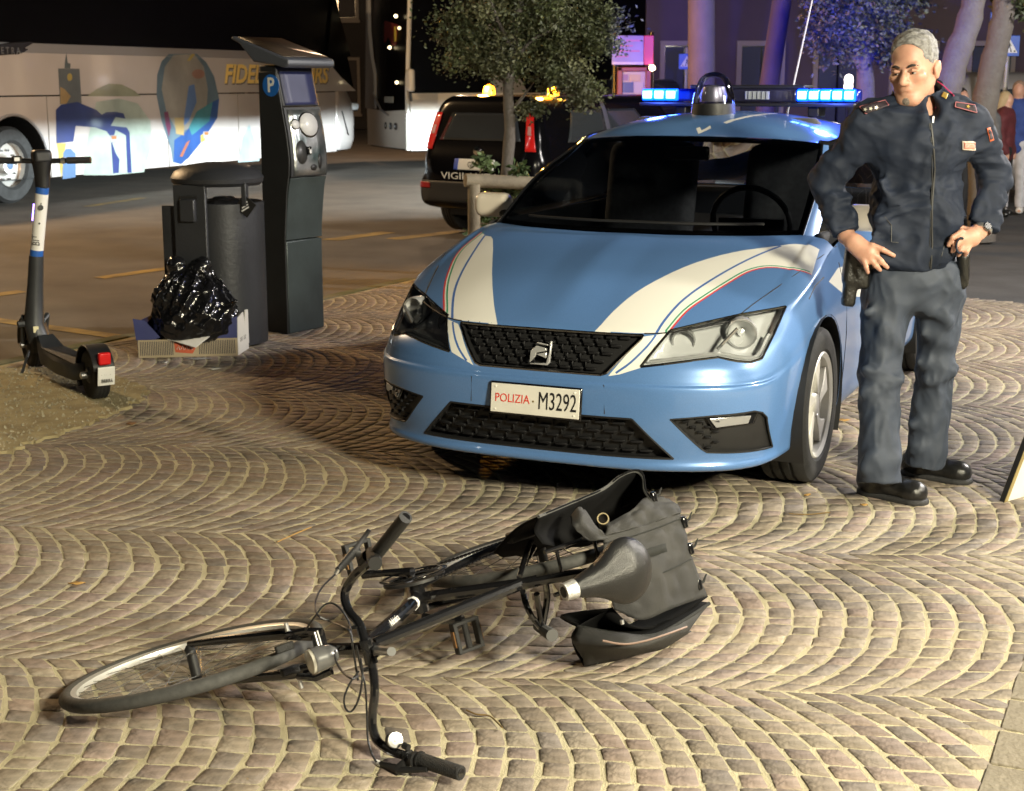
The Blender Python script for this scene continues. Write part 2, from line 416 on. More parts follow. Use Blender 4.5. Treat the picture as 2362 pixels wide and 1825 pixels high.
me = bpy.data.meshes.new('cobblestone_field'); me.from_pydata(V, [], Fc); col_attr(me, Cc)
tag(obj('cobblestone_field', me, m_cob, pav, angle=60), kind='stuff')
# ================================================================== police car
CAR_X, CAR_Y, CAR_YAW = .0917, 5.489, .4187
m_blue = mat('police_blue_paint', (.105, .225, .49), .34, .2, coat=.75, nscale=260, namt=.12)
m_white = mat('white_paint', (.74, .73, .68), .3, coat=.5)
m_green = mat('green_film', (.02, .25, .13), .4); m_red = mat('red_film', (.55, .03, .03), .4)
m_blk = mat('black_plastic', (.012, .012, .013), .5, nscale=20, namt=.3)
m_gloss = mat('black_gloss', (.008, .008, .009), .12, coat=.6)
m_chrome = mat('chrome', (.75, .75, .76), .12, 1.)
m_dchrome = mat('dark_chrome', (.25, .25, .26), .2, 1.)
m_tyre = mat('tyre_rubber', (.018, .018, .018), .75, nscale=15, namt=.4, bump=.3, bscale=200)
m_rim = mat('silver_wheel_trim', (.66, .65, .62), .42, .2, nscale=6, namt=.15)
m_lens = glass('clear_lens', (.92, .94, .95), .2)
m_wind = glass('windscreen_glass', (.74, .78, .82), .10)
m_dark = mat('cabin_dark', (.03, .032, .038), .8)
m_fabric = mat('seat_fabric', (.085, .085, .09), .9, nscale=40)
def net(rows, nu, nv):
    """Catmull-Rom surface through a net of points: rows[level][station]"""
    A = [spl(r, nu) for r in rows]
    cols = [spl([A[l][i] for l in range(len(A))], nv) for i in range(len(A[0]))]
    return [[cols[i][j] for i in range(len(cols))] for j in range(len(cols[0]))]
def bm_grid(bm, G, mi=0, mirror=True):
    for sgn in ((1, -1) if mirror else (1,)):
        vv = [[bm.verts.new((p[0] * sgn, p[1], p[2])) for p in r] for r in G]
        for i in range(len(vv) - 1):
            for k in range(len(vv[0]) - 1):
                q = [vv[i][k], vv[i][k + 1], vv[i + 1][k + 1], vv[i + 1][k]]
                if len({tuple(round(c, 5) for c in w.co) for w in q}) < 3: continue
                try: f = bm.faces.new(q if sgn > 0 else q[::-1]); f.material_index = mi; f.smooth = True
                except ValueError: pass
AX = {'front': (0, 2), 'top': (0, 1), 'side': (1, 2)}
def cut(bm, poly, axis, flt):
    """cut the outline into the faces that pass flt; returns the faces inside"""
    a, b = AX[axis]; poly = [tuple(p) for p in poly]
    xs = [p[0] for p in poly]; ys = [p[1] for p in poly]
    def near(f, x0, x1, y0, y1):
        c = [v.co for v in f.verts]; fx = [v[a] for v in c]; fy = [v[b] for v in c]
        return not (max(fx) < x0 or min(fx) > x1 or max(fy) < y0 or min(fy) > y1)
    cand = {f for f in bm.faces if near(f, min(xs), max(xs), min(ys), max(ys)) and flt(f)}
    for i in range(len(poly)):
        p, q = poly[i], poly[(i + 1) % len(poly)]
        if abs(p[0] - q[0]) + abs(p[1] - q[1]) < 1e-6: continue
        e = 1e-4
        fs = [f for f in cand if near(f, min(p[0], q[0]) - e, max(p[0], q[0]) + e, min(p[1], q[1]) - e, max(p[1], q[1]) + e)]
        if not fs: continue
        co = [0, 0, 0]; no = [0, 0, 0]; co[a], co[b] = p; no[a], no[b] = q[1] - p[1], p[0] - q[0]
        g = set(fs)
        for f in fs: g.update(f.edges); g.update(f.verts)
        r = bmesh.ops.bisect_plane(bm, geom=list(g), dist=1e-5, plane_co=co, plane_no=no)
        cand = {f for f in cand if f.is_valid} | {f for f in r['geom'] if isinstance(f, bmesh.types.BMFace)}
    r = []
    for f in cand:
        c = f.calc_center_median()
        if inpoly(c[a], c[b], poly): r.append(f)
    return r
def take(bm, faces, remove=True):
    """faces as a bmesh of their own"""
    n = bmesh.new(); mp = {}
    for f in faces:
        for v in f.verts:
            if v not in mp: mp[v] = n.verts.new(v.co)
        try: n.faces.new([mp[v] for v in f.verts]).smooth = True
        except ValueError: pass
    if remove: bmesh.ops.delete(bm, geom=list(faces), context='FACES')
    return n
def bm_obj(name, bm, m, parent, angle=180, keep=False):
    me = bpy.data.meshes.new(name); bm.to_mesh(me)
    if not keep: bm.free()
    for p in me.polygons: p.use_smooth = True
    return obj(name, me, m, parent, angle=angle)
def bowl(src, vec, shrink=1., flip=False):
    """recess: the faces pushed in along vec, with walls"""
    b2 = src.copy(); fs = list(b2.faces)
    r = bmesh.ops.extrude_face_region(b2, geom=fs); vs_ = [g for g in r['geom'] if isinstance(g, bmesh.types.BMVert)]
    c = sum((v.co for v in vs_), Vector()) / len(vs_)
    for v in vs_: v.co = c + (v.co - c) * shrink + Vector(vec)
    bmesh.ops.delete(b2, geom=[f for f in fs if f.is_valid], context='FACES')
    bmesh.ops.recalc_face_normals(b2, faces=b2.faces)
    return b2
def wheel(parent, c, side, R0=.316, W=.205, rim=.215, spokes=5, rm=None, name='wheel'):
    """outer face looks along side*x; tyre, rim and spokes are sub-parts"""
    w_ = bpy.data.objects.new(name, None); link(w_, parent); w_.location = c; w_.scale = (side, 1, 1)
    h = W / 2; b = MB(); s_ = .012
    prof = [(rim - .02, -h * .8), (rim + .01, -h * .95), (rim + .05, -h), (R0 - .03, -h * .98), (R0 - .008, -h * .86), (R0, -h * .7)]
    for g in (-.45, -.05, .35):
        prof += [(R0, (g - .06) * h), (R0 - s_, (g - .04) * h), (R0 - s_, (g + .07) * h), (R0, (g + .09) * h)]
    prof += [(R0, h * .7), (R0 - .008, h * .86), (R0 - .03, h * .98), (rim + .05, h), (rim + .014, h * .96), (rim, h * .85), (rim - .02, h * .5)]
    b.lathe(prof, axis='X', n=48); o = obj('tyre', b, m_tyre, w_, angle=30)
    b = MB(); b.lathe([(rim - .004, h * .55), (rim + .003, h * .9), (rim - .003, h * .95), (rim - .02, h * .85), (rim - .03, h * .3), (rim - .05, -h * .5)], axis='X', n=40)
    rm = rm or m_rim; obj('rim', b, rm, w_)
    b = MB(); b.lathe([(0, -h * .1), (rim - .02, -h * .1), (rim - .02, -h * .15), (0, -h * .15)], axis='X', n=24); obj('brake_disc', b, m_blk, w_)
    b = MB()
    b.lathe([(0, h * .8), (.03, h * .8), (.045, h * .76), (.06, h * .6), (.06, h * .2)], axis='X', n=20)
    for k in range(spokes):
        a = 2 * math.pi * k / spokes + .3; sw = .42
        for (r0, a_, r1, b_) in ((.045, .30, rim - .012, .42),):
            pts = [(r0, a - a_ - .3), (r0, a + a_ - .3), (.12, a + a_ * .8), (r1, a + b_ + .06), (r1, a - b_ * .55 + .05), (.12, a - a_ * .75)]
            b.prism([(r * math.cos(t), r * math.sin(t)) for r, t in pts], h * .45, h * .78, fn=lambda p, q, z: (z - .1 * h * (math.hypot(p, q) / rim) ** 2 * 0, p, q), scale1=.94)
    obj('wheel_trim', b, rm, w_, bevel=.004)
    return w_
def police_car():
    t = thing('police_car', 'light blue police car with white stripes and lit blue roof lights', 'car', (CAR_X, CAR_Y, 0), -CAR_YAW)
    Mw = Matrix.Translation((CAR_X, CAR_Y, 0)) @ Matrix.Rotation(-CAR_YAW, 4, 'Z'); Mi = Mw.inverted()
    base = [(0, 0), (.25, .006), (.45, .034), (.62, .098), (.745, .19), (.825, .325), (.868, .53), (.893, .87), (.89, 1.25), (.885, 1.9), (.888, 2.7), (.895, 3.5), (.87, 3.85), (.80, 4.08), (.6, 4.22), (.3, 4.27), (0, 4.28)]
    E = [(0, .112, .690), (.25, .116, .689), (.43, .156, .690), (.575, .265, .710), (.70, .390, .732), (.805, .552, .757), (.838, .72, .800), (.838, .96, .860), (.825, 1.25, .915), (.808, 1.75, .950), (.80, 2.6, .975), (.775, 3.45, 1.0), (.70, 3.82, 1.0), (.62, 4.05, .98), (.45, 4.17, .97), (.22, 4.2, .97), (0, 4.21, .97)]
    nb = len(base); nr = []
    for i in range(nb):
        a = Vector(base[max(0, i - 1)]); c = Vector(base[min(nb - 1, i + 1)]); d = (c - a).normalized()
        nr.append(Vector((-d.y, d.x)) if 0 < i < nb - 1 else Vector((0, 1 if i == 0 else -1)))
    front = [(.172, .10), (.186, .034), (.205, .020), (.235, .026), (.33, .010), (.43, .002), (.500, .002), (.514, .012), (.535, .018), (.60, .046)]
    side = [(.19, .10), (.205, .045), (.22, .030), (.26, .014), (.40, .006), (.52, .0), (.60, .001), (.66, .003), (.72, .010), (.80, .032)]
    wf = [1, 1, 1, 1, 1, .92, .5, .06, 0, 0, 0, 0, 0, 0, 0, 0, 0]
    rows = []
    for l in range(len(front)):
        r = []
        for i in range(nb):
            z = front[l][0] * wf[i] + side[l][0] * (1 - wf[i]); ins = front[l][1] * wf[i] + side[l][1] * (1 - wf[i])
            if i in (5, 6) : z = min(z, E[i][2] - .02 * (len(front) - l))
            r.append((base[i][0] + nr[i].x * ins if 0 < i < nb - 1 else 0, base[i][1] + nr[i].y * ins, z))
        rows.append(r)
    rows.append(E)
    G = net(rows, 6, 4)
    bm = bmesh.new(); bm_grid(bm, G)
    # bonnet: ribs from the leading edge back to the scuttle
    T = [(0, 1.02, .963), (.16, 1.02, .963), (.30, 1.035, .964), (.42, 1.06, .965), (.52, 1.09, .966), (.60, 1.13, .967), (.67, 1.175, .967), (.72, 1.21, .966), (.775, 1.26, .95)]
    Es = spl(E[:9], 6); Ts = spl(T, 6); H = []
    for j in range(25):
        q = j / 24; r = []
        for e, c in zip(Es, Ts):
            p = e + (c - e) * q; g = 1 - (1 - q) ** 1.55
            p[2] = e[2] + (c[2] - e[2]) * g
            p[2] += (.016 * max(0, 1 - p[0] / .16) ** 1 - .006) * math.sin(math.pi * min(1, q * 1.0)) ** .6 * (1 if p[0] < .75 else 0)
            r.append(p)
        H.append(r)
    bm_grid(bm, H, 0)
    bmesh.ops.remove_doubles(bm, verts=bm.verts, dist=2e-4); bmesh.ops.recalc_face_normals(bm, faces=bm.faces)
    # recalc leaves the sheet consistent; make sure it faces out
    bm.faces.ensure_lookup_table()
    if sum(1 for f in bm.faces if f.calc_center_median().y < .3 and f.normal.y < 0) < sum(1 for f in bm.faces if f.calc_center_median().y < .3 and f.normal.y > 0):
        bmesh.ops.reverse_faces(bm, faces=bm.faces)
    bvh = BVHTree.FromBMesh(bm)
    co = Mi @ Vector((0, 0, CAMH)); R3 = Mi.to_3x3()
    def cast(px, py):
        d = (R3 @ ray(px, py)).normalized(); h = bvh.ray_cast(co, d)
        return h[0] if h[0] is not None else None
    def casts(L, o=(0, 0), s=1.):
        r = [cast(o[0] + x / s, o[1] + y / s) for x, y in L]; return [p for p in r if p is not None]
    fr = lambda P: [(p.x, p.z) for p in P]
    tp = lambda P: [(p.x, p.y) for p in P]
    mir = lambda P: [(-x, y) for x, y in P][::-1]
    Z7 = ((860, 500), 1.985)
    is_front = lambda f: f.normal.y < -.15 and f.calc_center_median().y < .75
    is_top = lambda f: f.normal.z > .35 and f.calc_center_median().y < 1.3 and f.calc_center_median().z > .66
    # wheel arches
    for cy in (.87, 3.506):
        arch = [(cy + .355 * math.cos(a), .325 + .352 * math.sin(a)) for a in [R(d) for d in range(-35, 216, 10)]] 
        arch = [(cy + .30, .10)] + arch[3:-3] + [(cy - .30, .10)]
        fs = cut(bm, arch, 'side', lambda f: abs(f.calc_center_median().x) > .6)
        bmesh.ops.delete(bm, geom=fs, context='FACES')
        for s in (1, -1):
            b = MB(); rr = [(s * x, cy + .362 * math.cos(a), .325 + .36 * math.sin(a)) for x in (.893, .55) for a in [R(d) for d in range(-30, 211, 12)]]; k = len(rr) // 2
            b.grid([rr[:k], rr[k:]]); b.add([(s * .55, cy + .36 * math.cos(R(d)), .325 + .36 * math.sin(R(d))) for d in range(-30, 211, 12)], [tuple(range(k))])
            obj('wheel_arch_liner', b, m_blk, t)
    # headlights
    hl = casts([(1477, 847), (1546, 763), (1620, 746), (1708, 726), (1812, 708), (1785, 770), (1756, 828), (1731, 836), (1700, 834), (1656, 825), (1600, 832)])
    hl2 = fr(hl)
    for s in (1, -1):
        P = hl2 if s > 0 else mir(hl2)
        fs = cut(bm, P, 'front', lambda f: f.normal.y < -.05 and f.calc_center_median().y < .8)
        cov = take(bm, fs)
        hlb = bm_obj('headlight', bowl(cov, (-.02 * s, .10, .004), .90), mat('lamp_housing', (.72, .72, .73), .28, .25), t)
        c = sum((v.co for v in cov.verts), Vector()) / len(cov.verts)
        # black rim, two reflectors, light guide
        b = MB()
        bd = [e for e in cov.edges if e.is_boundary]; vsn = {}
        for e in bd:
            a_, b_ = e.verts[0].co, e.verts[1].co; b.tube([a_ + Vector((0, .003, 0)), b_ + Vector((0, .003, 0))], .0055, 6)
        obj('headlight_rim', b, m_gloss, hlb)
        for (dx, dz, rr, kk) in ((.075, .022, .050, 0), (-.12, -.004, .038, 1)):
            cc = c + Vector((s * (dx - .02), (.088 if not kk else .012), dz)); b = MB()
            hs_ = bvh.ray_cast(Vector((cc.x + s * rr * .7, -1, cc.z)), Vector((0, 1, 0)))[0]
            if hs_ is not None: cc.y = max(cc.y, hs_.y + .028)
            mt = Matrix.Rotation(s * R(18), 4, 'Z') @ Matrix.Rotation(R(90), 4, 'X')
            b.lathe([(rr, .03), (rr * .92, .01), (rr * .7, -.012), (rr * .3, -.03), (rr * .28, -.005), (0, 0)], c=cc, mtx=mt, n=20, caps=False); obj('reflector', b, mat('lamp_mirror', (.9, .9, .9), .22, .45), hlb)
            b = MB(); b.lathe([(rr * 1.0, .026), (rr * 1.14, .032), (rr * 1.2, .02), (rr * 1.2, -.02)], c=cc, mtx=mt, n=20, caps=False); obj('bezel', b, mat('bezel_silver', (.6, .6, .6), .25, .6), hlb)
        lo = [v for v in P]; lo.sort(key=lambda v: v[1])
        pts = []
        for (px, pz) in ([hl2[0], hl2[10], hl2[9], hl2[8], hl2[7], hl2[6], hl2[5]]):
            qx, qz = c.x * s + (px - c.x * s) * .9, c.z + (pz - c.z) * .8
            h = bvh.ray_cast(Vector((qx, -1, qz)), Vector((0, 1, 0)))[0]
            if h is not None: pts.append((s * qx, h.y + .022, qz))
        b = MB(); b.tube(spl(pts, 4), .007, 6); obj('light_guide', b, mat('light_guide', (.8, .8, .8), .15, .6), hlb)
        b = MB(); q0 = Vector(pts[2]); b.tube([q0 + Vector((-s * .015, .016, .012)), q0 + Vector((s * .05, .05, .09))], .007, 6); obj('divider', b, mat('lamp_grey', (.35, .35, .36), .2, .8), hlb)
        bm_obj('headlight_lens', cov, m_lens, hlb)
    # grille, lower intake, fog lamp recesses
    gr = fr(casts([(1483, 776), (1391, 866), (1245, 863)])); gr = gr[:2]
    gr = [(gr[0][0], gr[0][1] - .004), (gr[1][0], gr[1][1]), (-gr[1][0], gr[1][1]), (-gr[0][0], gr[0][1] - .004)]
    gr = [(gr[0][0], .681), (gr[0][0] - .004, .668), (gr[1][0] + .012, gr[1][1] + .008), (gr[1][0] - .01, gr[1][1])]; gr = gr + mir(gr)
    it = fr(casts([(1457, 967), (1553, 1059)])); it = [(it[0][0], it[0][1]), (it[1][0], it[1][1])]; it = it + mir(it)
    fg = fr(casts([(1545, 968), (1640, 960), (1740, 949), (1758, 952), (1768, 962), (1781, 1031), (1630, 1044), (1617, 1036)]))
    def mesh_pattern(name, poly, y0fn, par, dx, dz, w_, h_):
        b = MB(); zs = [p[1] for p in poly]; xs = [p[0] for p in poly]; r = 0; z = min(zs) + dz * .6
        while z < max(zs):
            x = min(xs) + (dx / 2 if r % 2 else 0)
            while x < max(xs):
                if all(inpoly(x + a, z + c, poly) for a in (-w_ * .6, w_ * .6) for c in (-h_, h_)):
                    y = y0fn(x, z)
                    if y is not None:
                        e = y0fn(x + .02, z); sl = ((e - y) / .02) if e is not None else 9
                        if abs(sl) > .75: x += dx; continue
                        b.box((x, y, z), (w_, .014, h_), Matrix.Rotation(math.atan(sl), 3, 'Z')); 
                        b.box((x - dx / 2 + .003, y + .004, z + dz * .5), (.005, .012, dz * .8), Matrix.Rotation(math.atan(sl), 3, 'Z'))
                x += dx
            z += dz; r += 1
        return obj(name, b, mat('grille_black', (.008, .008, .009), .6, spec=.2), par, bevel=.0025, seg=1)
    def surf(x, z):
        h = bvh.ray_cast(Vector((x, -1, z)), Vector((0, 1, 0)))[0]; return None if h is None else h.y
    def opening(name, poly, depth, rimm, rim_r, pat):
        fs = cut(bm, poly, 'front', is_front); src = take(bm, fs)
        o = bm_obj(name, bowl(src, (0, depth, 0), .985), m_blk, t, angle=40)
        b = MB()
        for e in src.edges:
            if e.is_boundary: b.tube([e.verts[0].co + Vector((0, .002, 0)), e.verts[1].co + Vector((0, .002, 0))], rim_r, 6)
        obj('trim', b, rimm, o)
        if pat: mesh_pattern('grille_mesh', poly, lambda x, z: (surf(x, z) or 0) + depth - .012 if surf(x, z) is not None else None, o, *pat)
        src.free(); return o
    g_ = opening('grille', gr, .032, m_dchrome, .0055, (.052, .0275, .040, .011))
    opening('lower_intake', it, .045, m_blk, .005, (.066, .034, .048, .010))
    for s in (1, -1):
        P = fg if s > 0 else mir(fg)
        o = opening('fog_lamp_recess', P, .022, m_blk, .004, (.05, .02, .028, .006))
        x0 = sum(p[0] for p in P) / len(P); z1 = max(p[1] for p in P); z0 = min(p[1] for p in P)
        lamp = [(x0 - s * .075, z1 - .008), (x0 + s * .085, z1 - .008), (x0 + s * .075, z1 - .05), (x0 - s * .045, z1 - .06)]
        def fy(a, h_): return (surf(a, (z0 + z1) / 2) or .3) + h_
        b = MB(); b.prism(lamp, 0, 1, fn=lambda a, c, h: (a, fy(a, .024 if h < .5 else -.004), c)); fo = obj('fog_lamp', b, m_gloss, o, bevel=.004)
        b = MB(); b.prism([(x0 + (a - x0) * .8, (z1 - .032) + (c - z1 + .032) * .7) for a, c in lamp], 0, 1, fn=lambda a, c, h: (a, fy(a, .0 if h < .5 else -.007), c)); obj('reflector', b, mat('lamp_mirror2', (.45, .45, .46), .2, .6), fo, bevel=.003)
    # livery cut into the paint: slots 1 white, 2 blue, 3 green, 4 red
    Zs = lambda L: [(Z7[0][0] + x / Z7[1], Z7[0][1] + y / Z7[1]) for x, y in L]
    inner = [(1016, 527), (1040, 500), (1100, 435), (1200, 350), (1330, 275), (1480, 210), (1640, 165), (1780, 143), (1860, 133), (1935, 125), (2045, 150)]
    outer = [(1363, 523), (1440, 435), (1530, 370), (1640, 300), (1720, 255), (1800, 235), (1880, 238), (1940, 246), (2010, 268)]
    pin = [(1296, 540), (1330, 482), (1400, 400), (1480, 335), (1590, 265), (1700, 205), (1800, 160), (1868, 134)]
    def off(L, d):
        r = []
        for i, p in enumerate(L):
            a = Vector(L[max(0, i - 1)]); c = Vector(L[min(len(L) - 1, i + 1)]); e = (c - a).normalized(); r.append((p[0] - e.y * d, p[1] + e.x * d))
        return r
    sm = lambda L: [tuple(p) for p in spl(L, 3)]
    hood_flt = lambda f: f.normal.z > .3 and f.calc_center_median().z > .685
    Y7 = lambda L: [(860 + x / 2.812, 480 + y / 2.812) for x, y in L]
    left = (Y7([(812, 765), (808, 752), (785, 620), (773, 430), (778, 203), (733, 180), (702, 156)]), Y7([(455, 705), (456, 640), (455, 560), (465, 480), (490, 400), (525, 322), (572, 262), (640, 205), (702, 156)]), Y7([(515, 740), (518, 620), (535, 520), (580, 410), (650, 290), (728, 176)]))
    for sd_, (in_, ou_, pi_) in ((1, (Zs(inner), Zs(outer), Zs(pin))), (-1, left)):
        I = sm(tp(casts(in_))); O = sm(tp(casts(ou_))); Pn = sm(tp(casts(pi_)))
        I = [(I[0][0], I[0][1] - .05)] + I; O = [(O[0][0] + sd_ * .02, O[0][1] - .06)] + O; Pn = [(Pn[0][0], Pn[0][1] - .05)] + Pn
        for P, mi in ((I + O[::-1], 1), (O + off(O, sd_ * .007)[::-1], 4), (off(O, sd_ * .013) + off(O, sd_ * .020)[::-1], 3), (off(Pn, -.005) + off(Pn, .005)[::-1], 2)):
            for f in cut(bm, P, 'top', hood_flt): f.material_index = mi
    lowp = fr(casts(Zs([(1238, 550), (1300, 541), (1352, 531), (1290, 610), (1232, 690), (1190, 703), (1130, 722), (1078, 730)])))
    pl = fr(casts(Zs([(1296, 541), (1255, 595), (1180, 668), (1112, 716)])))
    lo_flt = lambda f: f.normal.y < -.1 and f.calc_center_median().y < .5
    lowl = fr(casts(Y7([(478, 716), (553, 752), (572, 800), (612, 930), (652, 1020), (625, 1003), (512, 935), (492, 830)]))); pll = fr(casts(Y7([(517, 738), (530, 830), (560, 915), (608, 990)])))
    for P, mi in ((lowp, 1), (off(sm(pl), -.004) + off(sm(pl), .004)[::-1], 2), (lowl, 1), (off(sm(pll), -.004) + off(sm(pll), .004)[::-1], 2)):
        for f in cut(bm, P, 'front', lo_flt): f.material_index = mi
    # white flash along the flanks
    fl = [(1.02, .80), (1.25, .83), (1.9, .80), (2.9, .80), (3.9, .90), (3.9, .80), (2.9, .66), (1.9, .63), (1.3, .70)]
    for f in cut(bm, fl, 'side', lambda f: abs(f.calc_center_median().x) > .6): f.material_index = 1
    body = bm_obj('body', bm, [m_blue, m_white, mat('blue_film', (.05, .13, .38), .4), m_green, m_red], t, keep=True)
    # shut lines
    def seam(P, r=.0028, m=m_blk, lift=.0005):
        b = MB(); b.tube(P, r, 5)
        return obj('shut_line', b, m, body)
    Ep = [Vector(p) for p in spl(E[:5], 6)]
    for s in (1, -1):
        seam([(s * p.x, p.y - .001, p.z - .001) for p in Ep if p.x > gr[0][0] - .01])
        q = [p for p in casts([(1708, 725), (1740, 700), (1790, 665), (1840, 630), (1890, 595), (1928, 568)])]
        seam([(s * p.x, p.y, p.z) for p in q])
        seam([(s * p.x, p.y, p.z) for p in casts([(1866, 690), (1880, 660), (1900, 640)])] or [(s * .85, .9, .8), (s * .85, .95, .82)])
        for yy in (1.28, 2.42):
            h = [bvh.ray_cast(Vector((s * 2, yy, z)), Vector((-s, 0, 0)))[0] for z in (.25, .4, .55, .7, .85, .93)]; seam([p for p in h if p is not None])
    for L in ([(1391, 888), (1393, 890), (1394, 955)], [(1088, 868), (1087, 925)]):
        q = casts(L); 
        if len(q) > 1: seam(q, .0018)
    # number plate
    pm = Matrix.Rotation(R(7), 3, 'X')
    pl_ = bpy.data.objects.new('number_plate', None); link(pl_, t); pl_.location = (0, -.017, .4305); pl_.rotation_euler = (R(-6), 0, 0)
    b = MB(); b.box((0, .008, 0), (.374, .012, .124)); obj('plate_holder', b, m_gloss, pl_, bevel=.005)
    b = MB(); b.box((0, 0, 0), (.36, .004, .11)); obj('plate', b, mat('plate_white', (.70, .68, .62), .45, nscale=12, namt=.1), pl_, bevel=.003)
    for sx in (-1, 1):
        for sz in (-1, 1): b = MB(); b.lathe([(.004, 0), (.004, .002), (.002, .003), (0, .003)], c=(sx * .16, -.002, sz * .043), mtx=Matrix.Rotation(R(90), 4, 'X'), n=8); obj('rivet', b, mat('rivet_white', (.8, .8, .75), .4), pl_)
    f1 = lambda x, z: frame((x, -.0028, z), (1, 0, 0), (0, 0, 1))
    text('POLIZIA', .046, f1(-.091, 0), mat('plate_red', (.62, .05, .03), .5), pl_, sx=.86)
    text('M3292', .094, f1(.092, -.001), mat('plate_black', (.01, .01, .012), .5), pl_, sx=.60)
    b = MB(); b.lathe([(.004, 0), (.004, .001), (0, .001)], c=(-.005, -.0025, -.003), mtx=Matrix.Rotation(R(90), 4, 'X'), n=10); obj('seal', b, mat('seal_brown', (.2, .15, .06), .5), pl_)
    # badge in the grille: a slanted S built from three blades
    bd = bpy.data.objects.new('badge', None); link(bd, t); bd.location = (0, surf(0, .60) - .006, .604); bd.rotation_euler = (R(-14), 0, 0); bd.scale = (1.25, 1.25, 1.25)
    b = MB()
    def blade(P): b.prism(P, 0, -.010, fn=lambda a, c, h: (a, h, c))
    blade([(-.030, -.032), (-.030, .004), (-.012, .020), (.020, .014), (.020, .006), (-.012, -.002), (-.012, -.010)])
    blade([(.030, .036), (.030, .0), (.024, -.030), (.0, -.032), (-.028, -.034), (-.028, -.037), (.026, -.037), (.034, -.028), (.036, .036)])
    blade([(-.012, .026), (.024, .022), (.024, .026), (-.008, .031)]); blade([(-.012, -.006), (.022, -.016), (.022, .002)])
    obj('badge_blade', b, mat('badge_silver', (.5, .5, .5), .25, .45), bd, bevel=.0015)
    # cabin
    gb = [(0, 1.0, .955), (.16, 1.0, .955), (.30, 1.018, .956), (.42, 1.045, .957), (.54, 1.09, .959), (.645, 1.15, .96), (.713, 1.21, .962), (.765, 1.32, .945), (.785, 1.6, .95), (.79, 2.2, .965), (.782, 2.9, .98), (.755, 3.4, 1.0), (.68, 3.8, 1.0), (.52, 4.02, 1.0), (.26, 4.1, 1.0), (0, 4.12, 1.0)]
    gt = [(0, 1.865, 1.347), (.15, 1.868, 1.346), (.28, 1.88, 1.343), (.39, 1.90, 1.338), (.49, 1.94, 1.33), (.56, 1.975, 1.322), (.60, 2.01, 1.315), (.622, 2.06, 1.315), (.635, 2.2, 1.328), (.643, 2.5, 1.34), (.632, 2.95, 1.335), (.60, 3.3, 1.31), (.52, 3.6, 1.275), (.40, 3.73, 1.255), (.2, 3.77, 1.25), (0, 3.78, 1.25)]
    gm = []
    for i, (p, q) in enumerate(zip(gb, gt)):
        m_ = [(a + c) / 2 for a, c in zip(p, q)]
        o_ = .018 if i < 7 else .0
        m_ = [m_[0] + (0 if i < 6 else .03 if i < 13 else .0), m_[1] - o_, m_[2] + o_ * .9]; gm.append(m_)
    GG = net([gb, gm, gt], 6, 6); NS = 6
    W0 = bmesh.new(); bm_grid(W0, GG)
    # split by station: windscreen 0..5.4, pillar, side glass
    def col_of(f): return 0
    glassF = bmesh.new(); W0.free()
    def strip(bm_, i0, i1, j0, j1): bm_grid(bm_, [r[i0:i1 + 1] for r in GG[j0:j1 + 1]])
    n_ = len(GG[0]); J = len(GG) - 1
    A0, A1 = 35, 40                              # pillar columns
    strip(glassF, 0, A0, 0, J); bmesh.ops.remove_doubles(glassF, verts=glassF.verts, dist=1e-4); bmesh.ops.recalc_face_normals(glassF, faces=glassF.faces)
    sc_ = bm_obj('windscreen', glassF, m_wind, t)
    frit = [[Vector(p) + Vector((0, .004, -.004)) for p in r[:A0 + 1]] for r in GG]
    b = MB()
    for s in (1, -1):
        sg = lambda r: [(s * p.x, p.y, p.z) for p in r]
        b.grid([sg(frit[0]), sg([a.lerp(c, .8) for a, c in zip(frit[0], frit[1])])]); b.grid([sg([a.lerp(c, .3) for a, c in zip(frit[-2], frit[-1])]), sg(frit[-1])])
        b.grid([sg([r[-3] for r in frit]), sg([r[-1] for r in frit])])
    obj('black_border', b, m_gloss, sc_)
    for s in (1, -1):
        b = MB(); b.grid([[(s * p[0], p[1], p[2]) for p in r[A0:A1 + 1]] for r in GG]); obj('windscreen_pillar', b, m_blue, t, angle=180)
    sgl = bmesh.new(); strip(sgl, A1, n_ - 1, 0, J); bm_obj('side_glass', sgl, glass('side_glass', (.55, .58, .62), .12), t)
    for s in (1, -1):
        b = MB(); b.tube([(s * p[0], p[1], p[2] + .002) for p in GG[J][A0 - 2:60]], .012, 6); b.tube([(s * p[0], p[1] - .004, p[2]) for p in [r[A0] for r in GG]], .007, 6); obj('gutter', b, m_gloss, t)
    # roof
    ed = GG[J]; fc = ed[:A0 + 4]; sd = ed[A0 + 3:]; rows_ = []
    NX = 14; fx = [p[0] for p in fc]
    def front_y(x): 
        return float(np.interp(abs(x), fx, [p[1] for p in fc])), float(np.interp(abs(x), fx, [p[2] for p in fc]))
    ys = [p[1] for p in sd if p[0] > .3]; N = 26; sdc = [p for p in sd if p[0] > .30]
    for j in range(N + 1):
        q = j / N; k = q * (len(sdc) - 1); i0 = min(int(k), len(sdc) - 2); pe = sdc[i0] + (sdc[i0 + 1] - sdc[i0]) * (k - i0); row = []
        for i in range(-NX, NX + 1):
            u = i / NX; x = u * pe[0]; fy_, fz_ = front_y(u * fc[-1][0])
            y = pe[1] + (fy_ - fc[-1][1]) * (1 - q) ** 2
            crown = .108 * min(1, .30 + 2.6 * q) * (1 - max(0, q - .55) * 1.1)
            row.append((x, y, pe[2] + (fz_ - fc[-1][2]) * (1 - q) ** 4 + crown * (1 - u * u) * (1 if q > 0 else 0) * min(1, q * 6 + .0)))
        rows_.append(row)
    rb = bmesh.new(); bm_grid(rb, rows_, 0, False); bmesh.ops.recalc_face_normals(rb, faces=rb.faces)
    for f in rb.faces:
        if f.normal.z < 0: f.normal_flip()
